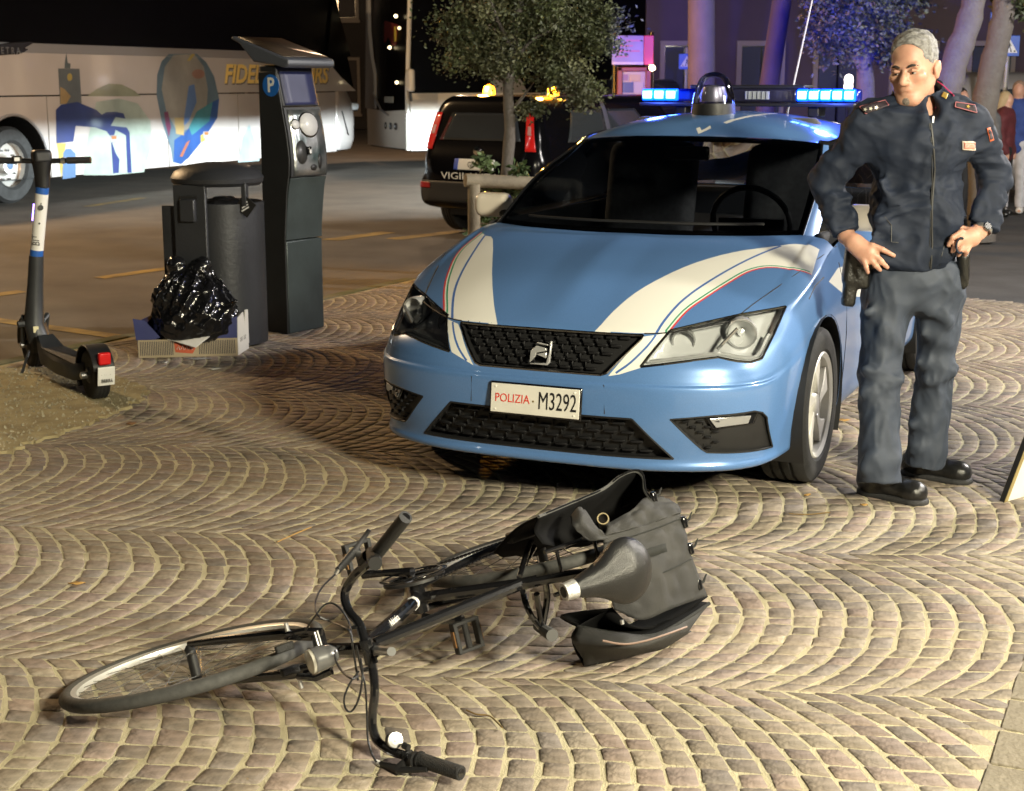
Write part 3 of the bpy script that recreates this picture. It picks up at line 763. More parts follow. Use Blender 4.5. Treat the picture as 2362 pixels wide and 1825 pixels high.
    rbv = BVHTree.FromBMesh(rb)
    def rcast(px, py): 
        h = rbv.ray_cast(co, (R3 @ ray(px, py)).normalized())[0]; return h
    a1 = [rcast(*p) for p in ((1672, 284), (1700, 275), (1740, 267), (1790, 262), (1850, 262), (1910, 270))]; a1 = [(p.x, p.y) for p in a1 if p is not None]
    if len(a1) > 2:
        for f in cut(rb, off(a1, -.012) + off(a1, .012)[::-1], 'top', lambda f: True): f.material_index = 1
    vv_ = [rcast(*p) for p in ((1606, 296), (1611, 309), (1640, 296))]
    if all(v is not None for v in vv_):
        L = [(p.x, p.y) for p in vv_]
        for f in cut(rb, [L[0], L[1], L[2], (L[2][0] - .01, L[2][1] + .02), (L[1][0] + .005, L[1][1] + .035), (L[0][0] + .015, L[0][1] + .01)], 'top', lambda f: True): f.material_index = 1
    roof = bm_obj('roof', rb, [m_blue, m_white], t)
    rz = lambda x, y: (rbv.ray_cast(Vector((x, y, 3)), Vector((0, 0, -1)))[0] or Vector((0, 0, 1.42))).z
    # roof light bar
    lb = bpy.data.objects.new('light_bar', None); link(lb, t); lb.location = (0, 2.90, 1.522)
    m_bl = mat('blue_lamp', (.02, .1, .9), .2, emit=(.0, .05, 1), estr=7); m_blw = mat('blue_lamp_core', (.5, .7, 1), .2, emit=(.16, .55, 1), estr=6)
    b = MB(); b.box((0, 0, -.042), (1.16, .26, .018)); b.box((0, .02, .05), (.62, .2, .02)); obj('base', b, m_blk, lb, bevel=.006)
    b = MB(); b.box((.02, .02, .005), (.50, .2, .07)); obj('centre_housing', b, mat('smoked_plastic', (.02, .02, .035), .15, coat=.5), lb, bevel=.01)
    b = MB(); b.box((.06, -.083, .006), (.13, .006, .042)); pnl = obj('lamp_panel', b, mat('lamp_panel', (.35, .38, .42), .4), lb, bevel=.002)
    for k in range(5):
        b = MB(); b.box((.012 + k * .024, -.088, .006), (.003, .004, .038)); obj('lamp_rib', b, m_blk, pnl)
    for s in (-1, 1):
        for k in range(3 if s < 0 else 5):
            wd = .062 if s < 0 else .057
            x = s * (.545 - k * (wd + .004)); b = MB(); b.box((x, -.07, .008), (wd, .05, .062)); lm = obj('led_module', b, m_bl, lb, bevel=.008)
            b = MB(); b.box((x, -.098, .008), (wd * .8, .008, .04)); obj('led_core', b, m_blw, lm, bevel=.003)
        b = MB(); b.box((s * .44, .07, .005), (.27, .08, .07)); obj('end_housing', b, mat('blue_plastic', (.01, .02, .25), .15, coat=.5), lb, bevel=.015)
        b = MB(); b.box((s * .36, 0, -.075), (.06, .16, .06)); obj('foot', b, m_blk, lb, bevel=.008)
        l = bpy.data.lights.new('blue_flash', 'SPOT'); l.color = (.03, .05, 1); l.energy = 4500; l.shadow_soft_size = .05; l.spot_size = R(28); l.spot_blend = .8
        o = bpy.data.objects.new('blue_flash', l); link(o, lb); o.location = (s * .45, .22, .06); o.rotation_euler = (R(95), 0, R(13))
        l = bpy.data.lights.new('blue_flash', 'POINT'); l.color = (.06, .12, 1); l.energy = 9; l.shadow_soft_size = .05
        o = bpy.data.objects.new('blue_flash', l); link(o, lb); o.location = (s * .5, -.17, .03)
    # clear searchlight dome
    dm = bpy.data.objects.new('roof_dome', None); link(dm, t); dz = rz(0, 2.22); dm.location = (0, 2.22, dz - .02); dm.scale = (.9, .9, .9)
    b = MB(); b.lathe([(.125, -.012), (.123, .02), (.118, .07), (.10, .075)], n=28); obj('dome_base', b, m_blk, dm)
    b = MB(); b.lathe([(.118, .07), (.112, .11), (.098, .165), (.078, .205), (.052, .228), (.024, .238), (0, .24)], n=28); obj('dome_cover', b, glass('dome_glass', (.88, .88, 1.0), .2, .05), dm)
    b = MB(); b.lathe([(.07, .08), (.075, .11), (.06, .16), (.0, .17)], n=16); obj('dome_lamp', b, mat('lamp_metal', (.25, .25, .27), .35, .7), dm)
    b = MB(); b.tube([(.10, 3.3, rz(.1, 3.3) - .01), (.22, 3.55, 2.35)], [.006, .003], 6); obj('antenna', b, mat('antenna_white', (.6, .6, .65), .4), t)
    # mirrors
    for s in (1, -1):
        F_ = F((-.14, -.08, -.1), (.14, .12, .1), .011); F_.box((0, 0, 0), (.115, .055, .065), .045); F_.cap((.09 * -1, .02, -.03), (.10 * -1, .03, -.05), .03, k=.03)
        me = F_.mesh('door_mirror'); o = obj('door_mirror', me, mat('mirror_cream', (.62, .56, .48), .35, coat=.5), t, angle=180); o.location = (s * .90, 1.58, 1.015); o.scale = (s * .8, .9, .9)
        b = MB(); b.tube([(s * .77, 1.50, .955), (s * .85, 1.56, .985)], .022, 8); obj('mirror_arm', b, m_blk, o); o.children[0].matrix_parent_inverse = o.matrix_basis.inverted()
    # wipers
    for (x0, x1) in ((.05, -.52), (.55, .0)):
        pp = []
        for q in range(9):
            x = x0 + (x1 - x0) * q / 8; i = int(np.argmin([abs(g[0] - abs(x)) for g in GG[0][:A0]])); g = GG[1][i]; pp.append((x, g[1] - .012 - .0, g[2] + .018 + .028 * q / 8 * 0))
        b = MB(); b.tube(pp, .007, 6); obj('wiper', b, m_blk, t)
    # cabin inside
    b = MB(); b.box((0, 2.4, .55), (1.45, 2.6, .6)); b.box((0, 1.28, .86), (1.36, .42, .12)); b.box((0, 3.55, .85), (1.2, .3, .3)); obj('interior_floor', b, m_dark, t, bevel=.03)
    for s in (1, -1):
        F_ = F((-.34, -.4, -.45), (.34, .4, .6), .025); F_.box((0, 0, -.2), (.25, .25, .1), .06); F_.box((0, .22, .1), (.24, .07, .33), .06, rot=Matrix.Rotation(R(-12), 3, 'X')); F_.box((0, .3, .47), (.12, .05, .085), .04, rot=Matrix.Rotation(R(-10), 3, 'X'))
        o = obj('front_seat', F_.mesh('front_seat'), m_fabric, t, angle=180); o.location = (s * .37, 2.15, .87)
    b = MB(); b.tube([(.37 + .18 * math.cos(a), 1.62 - .07 * math.sin(a), .97 + .165 * math.sin(a)) for a in [2 * math.pi * k / 24 for k in range(24)]], .014, 8, closed=True); b.box((.37, 1.62, .96), (.3, .03, .06)); obj('steering_wheel', b, mat('wheel_leather', (.02, .02, .022), .4), t)
    b = MB(); b.box((0, 1.80, 1.27), (.22, .03, .065)); obj('rear_view_mirror', b, m_gloss, t, bevel=.01)
    for s in (1, -1): b = MB(); b.box((s * .76, 2.2, .72), (.05, 1.9, .50)); obj('door_card', b, m_dark, t, bevel=.02)
    b = MB(); b.box((0, 1.22, .80), (1.44, .36, .26)); obj('dashboard', b, m_dark, t, bevel=.05)
    # floor pan and sills
    b = MB(); b.box((0, 2.1, .215), (1.5, 3.6, .05)); obj('underbody', b, m_blk, t)
    lip = [Vector(p) for p in G[0]]; 
    for x, y in ((.775, .87), (.775, 3.506)):
        for s in (1, -1): wheel(t, (s * (x + .012), y, .316), s)
    bm.free()
    return t
pc = police_car()
# ================================================================== bicycle lying on its left side
BR = Matrix(((0.8038, 0.5498, -0.2272), (0.5865, -0.7964, 0.1475), (0.0998, 0.2518, 0.9626)))   # columns: backwards, up, right of the bicycle
BT = Vector((-0.3009, 4.0682, 0.1678))
BB_, BU, BRt = BR.col[0].copy(), BR.col[1].copy(), BR.col[2].copy()
BORG = Vector((BT.x, BT.y, 0))
def bpl(px, py, n, off):
    """pixel ray met with the plane at distance off along the bicycle axis n"""
    o = Vector((0, 0, CAMH)); d = ray(px, py); t = (off - (o - BT).dot(n)) / d.dot(n)
    return o + d * t - BORG
def bp(px, py, r=0.): return bpl(px, py, BRt, r)
def bl(b, u, r): return BR @ Vector((b, u, r)) + BT - BORG
m_bframe = mat('bicycle_black_paint', (.008, .008, .009), .14, coat=.8)
m_btyre = mat('bicycle_tyre', (.06, .06, .058), .8, nscale=60, namt=.3, bump=.12, bscale=160)
m_brim = mat('aluminium_rim', (.78, .77, .74), .3, .55)
m_spoke = mat('spoke_steel', (.7, .7, .68), .25, .9)
m_rub = mat('rubber_grip', (.02, .02, .021), .6, bump=.5, bscale=300)
m_alu = mat('bare_aluminium', (.6, .6, .6), .3, .9)
def bicycle():
    t = thing('bicycle', 'black city bicycle fallen on its side on the cobbles', 'bicycle', BORG)
    def tube(name, pts, r, m=m_bframe, par=None, n=10, **k):
        b = MB(); b.tube(pts, r, n, **k); return obj(name, b, m, par or t)
    # frame
    head_t, crown = bp(866, 1500), bp(742, 1501); BBp = bp(966, 1380); seat = bp(1202, 1348)
    tube('head_tube', [crown, head_t], .019)
    dt = tube('down_tube', [bp(850, 1484), BBp], .0185)
    tube('top_tube', [bp(862, 1486), bp(1000, 1430), seat], .0155)
    tube('seat_tube', [BBp, seat, bp(1240, 1340)], .0165)
    tube('seat_post', [seat, bp(1372, 1318)], .0135)
    rh = bl(.45, .05, 0); RHp = rh
    tube('bottom_bracket', [BBp - BRt * .04, BBp + BRt * .04], .022)
    for s in (-1, 1):
        tube('chain_stay', [BBp + BRt * s * .03, BBp.lerp(rh, .4) + BRt * s * .05, rh + BRt * s * .065], .010)
        tube('seat_stay', [seat + BRt * s * .02, seat.lerp(rh, .5) + BRt * s * .05, rh + BRt * s * .065], .008)
    # white lettering along the down tube
    dv = (BBp - bp(850, 1484)).normalized(); mid = bp(850, 1484).lerp(BBp, .38); vd = (Vector((0, 0, CAMH)) - (mid + BORG)).normalized()
    up = (vd.cross(dv)).normalized(); nn = dv.cross(up)
    if nn.dot(vd) < 0: up = -up; nn = -nn
    text('Adriatica', .026, frame(mid + nn * .0192, dv, up), mat('decal_white', (.8, .8, .8), .4), dt, shear=.25, sx=.8)
    tube('frame_band', [BBp.lerp(bp(850, 1484), .16), BBp.lerp(bp(850, 1484), .12)], .0192, mat('decal_white', (.8, .8, .8), .4), dt)
    # wheels
    def wheel_(hub, Rw, name):
        w_ = bpy.data.objects.new(name, None); link(w_, t); w_.location = hub
        pl = [(BB_ * math.cos(a) + BU * math.sin(a)) for a in [2 * math.pi * k / 64 for k in range(64)]]
        b = MB(); vs_ = []; n = 12; prof = [(.0195 * math.cos(a), .0185 * math.sin(a)) for a in [2 * math.pi * k / n for k in range(n)]]
        b.grid([[p * (Rw - .0195 + x) + BRt * y for x, y in prof] for p in pl] + [[pl[0] * (Rw - .0195 + x) + BRt * y for x, y in prof]], closed=True)
        obj('tyre', b, m_btyre, w_)
        b = MB(); pr = [(-.024, .0115), (-.022, .013), (-.034, .0125), (-.047, .008), (-.048, 0), (-.047, -.008), (-.034, -.0125), (-.022, -.013), (-.024, -.0115)]
        b.grid([[p * (Rw - .0 + x) + BRt * y for x, y in pr] for p in pl + [pl[0]]]); obj('rim', b, m_brim, w_)
        b = MB()
        for k in range(32):
            a = 2 * math.pi * (k + .3) / 32; s = 1 if k % 2 else -1; c = a + (.55 if (k // 2) % 2 else -.55)
            p = BB_ * math.cos(a) + BU * math.sin(a); q = BB_ * math.cos(c) + BU * math.sin(c)
            b = MB(); b.tube([q * .022 + BRt * s * .032, p * (Rw - .047)], .0012, 5); obj('spoke', b, m_spoke, w_)
        b = MB(); b.tube([BRt * -.05, BRt * -.038, BRt * -.036, BRt * .036, BRt * .038, BRt * .05], [.008, .016, .014, .014, .016, .008], 14); obj('hub', b, m_blk, w_)
        return w_
    fh = bp(446, 1530); wheel_(fh, .352, 'front_wheel'); wheel_(rh, .352, 'rear_wheel')
    # fork
    cr = crown
    for s in (-1, 1):
        tube('fork_blade', [cr + BRt * s * .035 + BB_ * .01, cr.lerp(fh, .25) + BRt * s * .052, cr.lerp(fh, .75) + BRt * s * .054, fh + BRt * s * .052], [.0155, .0155, .012, .009], flat=.75)
    tube('fork_crown', [cr - BRt * .05, cr + BRt * .05], .018)
    # headlamp
    lp = bp(715, 1512, .012) + BU * .075; ld = (-BB_ - BU * .1).normalized(); mt = ld.to_track_quat('Z', 'X').to_matrix().to_4x4()
    b = MB(); b.lathe([(.0, -.035), (.016, -.033), (.026, -.02), (.030, 0), (.031, .02), (.033, .03)], c=lp, mtx=mt, n=18); hl = obj('headlamp', b, mat('lamp_grey_paint', (.16, .16, .16), .25, .5), t)
    b = MB(); b.lathe([(.031, .03), (.029, .037), (.015, .041), (0, .042)], c=lp, mtx=mt, n=18); obj('lamp_lens', b, mat('lamp_lens', (.5, .48, .42), .15, coat=.5), hl)
    tube('lamp_bracket', [cr, lp - ld * .02], .007)
    # rim brake arms
    for s in (-1, 1):
        br = tube('brake_arm', [cr + BRt * s * .055 - BB_ * .05 - BU * .06, cr + BRt * s * .06 - BB_ * .03, cr + BRt * s * .05 + BU * .03], .010)
        b = MB(); b.box(cr + BRt * s * .03 - BB_ * .075 - BU * .045, (.05, .016, .02), BR); obj('brake_pad', b, m_rub, br, bevel=.004)
        tube('brake_bolt', [cr + BRt * s * .055 - BB_ * .05 - BU * .06, cr + BRt * s * .085 - BB_ * .05 - BU * .06], .006, m_alu, br, 8)
    tube('brake_spring', [cr + BRt * .06 + BU * .045 - BB_ * .02, cr + BRt * .02 + BU * .05 - BB_ * .02, cr + BRt * .02 + BU * .055 - BB_ * .03, cr + BRt * .06 + BU * .05 - BB_ * .03], .003, m_alu)
    # stem and handlebar
    rr = lambda y: .30 - .60 * (y - 1195) / 595
    bar_px = [(936, 1193), (905, 1232), (866, 1281), (840, 1308), (814, 1332), (795, 1369), (803, 1407), (829, 1440), (845, 1490), (856, 1525), (862, 1560), (864, 1600), (859, 1650), (860, 1682), (873, 1712), (904, 1733), (936, 1744), (1064, 1784)]
    bar = [bp(x, y, rr(y)) for x, y in bar_px]; bs = [Vector(p) for p in spl(bar, 4)]
    hb = tube('handlebar', bs, .0115)
    stm = bp(850, 1503); tube('stem', [head_t, stm + BU * .012], .0125); tube('stem_clamp', [stm - BRt * .03, stm + BRt * .03], .0165)
    bolt = bp(903, 1503); tube('stem_bolt', [head_t, bolt, bolt + (Vector((0, 0, CAMH)) - (bolt + BORG)).normalized() * .01], [.012, .011, .011], m_alu, n=10)
    g1 = tube('handlebar_grip', [bar[0], bar[0].lerp(bar[2], .5), bar[2]], .0165, m_rub, n=14)
    a, c = bp(967, 1752, rr(1752)), bp(1064, 1784, rr(1784)); n = 22
    b = MB()
    for k in range(n):
        p, q = a.lerp(c, k / n), a.lerp(c, (k + .72) / n); e = a.lerp(c, (k + 1) / n)
        b.tube([p, q], .0178, 16); b.tube([q, e], .0165, 16, caps=False)
    tag(obj('handlebar_grip', b, m_rub, t), kind='stuff')
    tube('grip_collar', [a, a.lerp(c, .04)], .0205, m_blk, n=16)
    # brake levers with ferrules
    f1, f2, f3 = bp(779, 1316, rr(1285)), bp(815, 1275, rr(1260)), bp(852, 1222, rr(1215))
    lv = tube('brake_lever', [f1, f2, f2.lerp(bar[2], .3)], [.010, .013, .010], m_blk, flat=.7); tube('lever_blade', [f2, f3], [.007, .0055], mat('lever_grey', (.09, .09, .1), .4, .4), lv)
    tube('ferrule', [bp(774, 1324, rr(1292)), bp(782, 1312, rr(1282))], .0055, m_alu, lv)
    tube('lever_clamp', [bp(838, 1296, rr(1296)), bp(850, 1284, rr(1284))], .018, m_blk, lv); tube('shifter', [bp(866, 1300, rr(1290)), bp(858, 1276, rr(1280))], .017, m_blk, lv)
    n1, n2, n3 = bp(878, 1763, rr(1755)), bp(918, 1776, rr(1765)), bp(985, 1776, rr(1770))
    lv = tube('brake_lever', [n1, n2, bp(945, 1752, rr(1748))], [.008, .014, .012], m_blk, flat=.7); tube('lever_blade', [n2, n3], [.009, .006], m_blk, lv)
    tube('ferrule', [bp(868, 1758, rr(1752)), bp(880, 1764, rr(1756))], .0065, mat('ferrule_white', (.8, .8, .8), .4), lv)
    for px in (938, 952): tube('lever_clamp', [bp(px, 1745 + (px - 938) * .33, rr(1746)), bp(px + 6, 1747 + (px - 938) * .33, rr(1748))], .0185, m_blk, lv)
    # bell
    bc = bp(905, 1706, rr(1706) - .0) + BU * .012; vd = (Vector((0, 0, CAMH)) - (bc + BORG)).normalized(); mt = (vd + BU * .6 + BB_ * .1).normalized().to_track_quat('Z', 'X').to_matrix().to_4x4()
    b = MB(); b.lathe([(.018, -.025), (.021, 0), (.020, .004)], c=bc, mtx=mt, n=20); be = obj('bell', b, m_blk, t)
    b = MB(); b.lathe([(.020, .004), (.018, .008), (.009, .009), (.009, .006), (.007, .006), (0, .007)], c=bc, mtx=mt, n=20); obj('bell_cap', b, m_alu, be)
    tube('bell_lever', [bp(926, 1718, rr(1718)) + BU * .01, bp(938, 1724, rr(1724)) + BU * .01], .008, m_blk, be)
    # cables
    for P in ([(774, 1324, .16), (742, 1356, .15), (726, 1392, .14), (734, 1420, .12), (762, 1434, .1), (800, 1450, .09), (812, 1470, .07)],
              [(704, 1455, .07), (728, 1420, .11), (748, 1396, .13), (768, 1392, .13), (790, 1410, .11), (806, 1440, .08), (812, 1480, .05), (818, 1520, .0), (826, 1570, -.05)],
              [(868, 1758, -.24), (856, 1735, -.22), (848, 1700, -.19), (846, 1640, -.13), (842, 1580, -.06), (832, 1540, -.02), (822, 1490, .04)],
              [(773, 1500, .04), (775, 1525, .02), (790, 1550, .0), (812, 1566, -.01), (826, 1560, -.02)],
              [(828, 1548, -.02), (808, 1575, -.04), (794, 1610, -.07), (798, 1636, -.1), (812, 1640, -.11), (828, 1610, -.08), (836, 1560, -.03), (832, 1520, .0)]):
        tube('cable', spl([bp(*p) for p in P], 5), .0026, m_blk, n=6)
    for (x, y) in ((826, 1448), (852, 1545)): b = MB(); q = bp(x, y, rr(y)); b.tube([q, q + BRt * .006], .016, 12, caps=False); obj('cable_tie', b, m_blk, t)
    # cranks, pedals, chain
    br = BBp + BRt * .055; ring = []
    b = MB(); n = 40
    P2 = [(BB_ * math.cos(a_) + BU * math.sin(a_)) for a_ in [2 * math.pi * k / n for k in range(n + 1)]]
    b.grid([[br + p * r_ + BRt * h for r_, h in ((.062, -.004), (.088, -.004), (.088, .004), (.062, .004))] for p in P2]); cwh = obj('chain_ring', b, m_blk, t)
    b = MB(); b.grid([[br + BRt * .014 + p * r_ for r_ in (.078, .097)] for p in P2]); obj('chain_guard', b, m_bframe, cwh, solid=.003)
    for k in range(5): tube('ring_arm', [br, br + (BB_ * math.cos(k * 1.257) + BU * math.sin(k * 1.257)) * .066], .006, m_blk, cwh)
    pe = bp(838, 1326, .085); tube('crank', [br + BRt * .02, br.lerp(pe, .5) + BRt * .012, pe], [.014, .010, .012])
    def pedal(c, spx):
        p = bpy.data.objects.new('pedal', None); link(p, t); p.location = c
        b = MB()
        for s in (-1, 1):
            b.box(BU * 0 + BB_ * s * .036 + BRt * .05 * spx, (.012, .026, .085), BR); b.box(BRt * (.05 + s * .042) * spx, (.085, .024, .010), BR)
        b.tube([BRt * 0, BRt * .09 * spx], .009, 10); obj('pedal_cage', b, m_rub, p, bevel=.002)
        for s in (-1, 1): b = MB(); b.box(BB_ * s * .0435 + BRt * .05 * spx, (.004, .016, .045), BR); obj('reflector', b, mat('amber_reflector', (.16, .08, .03), .25), p)
    pedal(pe, 1); bl_ = BBp - BRt * .055; pl_ = bp(1068, 1428, -.075); tube('crank', [bl_, bl_.lerp(pl_, .5) - BRt * .008, pl_], [.014, .010, .012])
    pedal(pl_, -.92)
    b = MB(); up_ = (rh - BBp).normalized(); pr_ = BRt.cross(up_)
    for s, r0, r1 in ((1, .086, .04), (-1, .086, .04)):
        A, C = br + pr_ * s * r0, rh + BRt * .055 + pr_ * s * r1
        N = 34
        for k in range(N):
            p, q = A.lerp(C, k / N), A.lerp(C, (k + .62) / N); b.tube([p, q], .0045, 5); b.tube([q, A.lerp(C, (k + 1) / N)], .0024, 4)
    tag(obj('chain', b, m_dchrome, t, smooth=False), kind='stuff')
    # double-leg stand with a rubber foot
    ft = bp(1250, 1452, -.14)
    ks = tube('kickstand', spl([bp(1232, 1262, .03), bp(1209, 1310, 0), bp(1208, 1375, -.04), bp(1226, 1420, -.09), ft], 4), .0085)
    tube('stand_leg', spl([bp(1258, 1338, -.0), bp(1262, 1380, -.06), ft], 4), .0095, par=ks); tube('stand_leg', [bp(1238, 1370, -.03), ft], .0085, par=ks)
    tube('rubber_foot', [bp(1240, 1444, -.135), bp(1274, 1466, -.15)], [.014, .018], mat('foot_grey', (.07, .07, .07), .7), ks)
    # saddle
    fs = F((-.17, -.09, -.12), (.15, .07, .12), .0075)
    fs.cap((-.13, 0, 0), (-.02, .004, 0), .022, .032, k=.03, sq=(1, .9, 1)); fs.ell((.06, -.004, 0), (.085, .042, .095), .05); fs.cap((-.06, 0, 0), (.06, 0, 0), .028, .055, .04, sq=(1, .75, 1))
    fs.sub(fs.box((0, -.06, 0), (.3, .035, .3), .01, add=False), .02)
    me = fs.mesh('saddle', 2); sd = obj('saddle', me, mat('saddle_vinyl', (.014, .014, .015), .3, bump=.25, bscale=400), t, angle=180)
    sp = bp(1386, 1330) + BU * .03
    tl = Matrix.Rotation(R(4), 3, 'Z'); sd.matrix_local = Matrix.Translation(sp) @ (BR @ tl).to_4x4() @ Matrix.Rotation(R(-6), 4, 'X') @ Matrix.Scale(.93, 4)
    b = MB(); b.tube([(-.148, .001, 0), (-.112, .002, 0)], [.0245, .0275], 16); o = obj('silver_tape', b, mat('silver_tape', (.62, .62, .62), .35, .6, bump=.8, bscale=60), sd)
    b = MB(); b.tube([(-.1495, .001, 0), (-.140, .001, 0)], [.016, .016], 9); obj('torn_nose', b, m_blk, sd)
    for s in (-1, 1): b = MB(); b.tube([(-.08, -.02, s * .015), (0, -.045, s * .022), (.07, -.03, s * .03)], .004, 6); obj('saddle_rail', b, m_dchrome, sd)
    # carrier and mudguard
    rk = [bl(.30, .40, s * .06) for s in (-1, 1)]
    for s in (-1, 1):
        tube('carrier_rail', [bl(.22, .41, s * .06), bl(.68, .41, s * .06)], .006); tube('carrier_strut', [bl(.52, .41, s * .06), rh + BRt * s * .075], .005)
    for k in range(4): tube('carrier_bar', [bl(.26 + k * .13, .41, -.06), bl(.26 + k * .13, .41, .06)], .005)
    b = MB(); b.box(bp(1205, 1232, .10), (.10, .03, .03), BR); obj('rear_lock', b, m_blk, t, bevel=.006)
    return t
bicycle()
# ------------------------------------------------------------------ double pannier bag
m_bag = mat('bag_nylon', (.020, .020, .021), .75, nscale=9, ncol=(.040, .039, .038), bump=.35, bscale=500)
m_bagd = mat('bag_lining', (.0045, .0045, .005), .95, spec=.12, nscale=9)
m_web = mat('bag_webbing', (.016, .017, .016), .8, bump=.5, bscale=600)
def pannier():
    t = thing('pannier_bag', 'open black double pannier bag strapped over the back of the fallen bicycle', 'bag', BORG)
    def V(px, py, u): return bpl(px, py, BU, u)
    def sheet(name, rows, m, par=None, n=10, amp=.006, seed=0, th=.004, sub=1):
        """smooth cloth through rows of points, slightly rumpled"""
        A = [spl(r, n) for r in rows]; C = [spl([A[l][i] for l in range(len(A))], n) for i in range(len(A[0]))]
        G = []
        for j in range(len(C[0])):
            r = []
            for i in range(len(C)):
                p = Vector(C[i][j]); w_ = mnoise.noise((p + Vector((seed, 0, 0))) * 11) * amp * 1.3 + (abs(mnoise.noise((p + Vector((0, seed, 3))) * 19)) + .5 * abs(mnoise.noise((p + Vector((3, seed, 0))) * 43))) * amp * 1.7
                r.append(p + BU * w_ + BRt * w_ * .4)
            G.append(r)
        b = MB(); b.grid(G); return obj(name, b, m, par or t, angle=180, solid=th)
    u0 = .47
    # top panel over the carrier
    pn = sheet('top_panel', [[V(1390, 1238, u0), V(1450, 1222, u0 + .01), V(1510, 1204, u0 + .01), V(1566, 1184, u0)], [V(1396, 1300, u0 + .02), V(1460, 1280, u0 + .035), V(1530, 1258, u0 + .03), V(1582, 1240, u0 + .01)],
                             [V(1402, 1350, u0 + .015), V(1470, 1345, u0 + .035), V(1540, 1320, u0 + .03), V(1594, 1295, u0 + .01)], [V(1415, 1408, u0), V(1480, 1430, u0 + .02), V(1560, 1400, u0 + .02), V(1632, 1374, u0 - .01)]], m_bag, amp=.007)
    # grey gusset between the panel and the raised mouth
    sheet('gusset', [[V(1390, 1240, u0 + .002), V(1450, 1224, u0 + .012), V(1510, 1206, u0 + .012), V(1567, 1186, u0)], [V(1398, 1222, u0 + .0), V(1452, 1198, u0 - .005), V(1500, 1180, u0 - .01), V(1566, 1176, u0 - .02)], [V(1396, 1212, u0 - .02), V(1448, 1184, u0 - .03), V(1488, 1150, u0 - .04), V(1545, 1150, u0 - .05)]], m_bag, amp=.010, seed=4)
    # far wall of the upper mouth with its upstanding rim
    far = [(1242, 1192, .50), (1275, 1178, .46), (1330, 1155, .40), (1392, 1128, .37), (1428, 1100, .36), (1462, 1087, .36), (1482, 1100, .38), (1486, 1130, .41), (1500, 1152, .44)]
    rim = [V(*p) for p in far]
    low = [V(1250, 1255, .44), V(1285, 1262, .36), V(1340, 1262, .28), V(1395, 1250, .24), V(1430, 1240, .22), V(1462, 1230, .22), V(1480, 1215, .25), V(1490, 1200, .30), V(1500, 1185, .36)]
    mid_ = [a.lerp(c, .5) - BU * .03 for a, c in zip(rim, low)]
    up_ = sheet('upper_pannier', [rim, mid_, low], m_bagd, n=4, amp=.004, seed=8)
    b = MB(); b.tube(spl(rim, 5), .0045, 6); obj('rim_binding', b, mat('rim_binding', (.07, .07, .068), .7), up_)
    # bottom and outside of the upper pannier
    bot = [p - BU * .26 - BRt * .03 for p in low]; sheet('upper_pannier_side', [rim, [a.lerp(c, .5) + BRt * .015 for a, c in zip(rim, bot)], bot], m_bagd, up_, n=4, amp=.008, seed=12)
    # folded grey flap
    sheet('folded_flap', [[V(1312, 1196, .47), V(1332, 1172, .48), V(1348, 1176, .48)], [V(1318, 1222, .50), V(1345, 1210, .52), V(1368, 1210, .50)], [V(1352, 1246, .50), V(1378, 1248, .50), V(1400, 1246, .49)]], m_bag, amp=.010, seed=3)
    # roll of tube inside the mouth
    rc_ = V(1391, 1197, .46); vd = (Vector((0, 0, CAMH)) - (rc_ + BORG)).normalized()
    mt = (vd + BRt * .25).normalized().to_track_quat('Z', 'X').to_matrix().to_4x4()
    b = MB(); b.lathe([(.0135, 0), (.0165, .002), (.0165, -.10), (.0135, -.10), (.0135, 0)], c=rc_, mtx=mt, n=20, caps=False); rl = obj('tube_roll', b, m_blk, up_)
    b = MB(); b.lathe([(.0128, .0), (.0138, .004), (.0165, .004), (.0172, -.002)], c=rc_, mtx=mt, n=20, caps=False); obj('tube_ring', b, mat('brass_ring', (.6, .5, .3), .35, .6), rl)
    # lower pannier: far lip, mouth, near wall resting on the ground
    lip = [V(1411, 1404, u0 - .01), V(1450, 1440, u0 - .005), V(1500, 1450, u0 + .0), V(1560, 1425, u0), V(1632, 1376, u0 - .02)]
    lo1 = [V(1330, 1445, .40), V(1420, 1462, .50), V(1500, 1466, .53), V(1560, 1440, .52), V(1634, 1392, .46)]
    bandb = [V(1318, 1478, .40), V(1420, 1492, .53), V(1490, 1488, .55), V(1560, 1462, .53), V(1590, 1452, .50)]
    def gr(px, py): return gp(px, py, .004) - BORG
    base = [gr(1345, 1538), gr(1420, 1523), gr(1480, 1508), gr(1532, 1495), gr(1580, 1462)]
    lw = sheet('lower_pannier', [lo1, bandb, [a.lerp(c, .5) + BU * .012 for a, c in zip(bandb, base)], base], m_bag, n=5, amp=.006, seed=21)
    b = MB(); b.tube(spl([p + BU * .004 for p in lo1], 5), .005, 6); obj('rim_binding', b, m_web, lw)
    b = MB(); zz = [V(1390, 1478, .535), V(1440, 1486, .56), V(1490, 1478, .57), V(1540, 1462, .565), V(1584, 1446, .535)]; b.tube(spl(zz, 5), .0028, 5); obj('zip', b, mat('zip_tan', (.22, .15, .12), .6), lw)
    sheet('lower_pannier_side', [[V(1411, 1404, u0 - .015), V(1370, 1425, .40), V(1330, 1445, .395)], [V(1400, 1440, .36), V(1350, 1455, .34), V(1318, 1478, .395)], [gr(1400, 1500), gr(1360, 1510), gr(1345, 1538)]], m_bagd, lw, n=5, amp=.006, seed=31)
    sheet('lower_lining', [lip, [a.lerp(c, .5) - BU * .16 for a, c in zip(lip, lo1)], lo1], m_bagd, lw, n=4, amp=.003, seed=5)
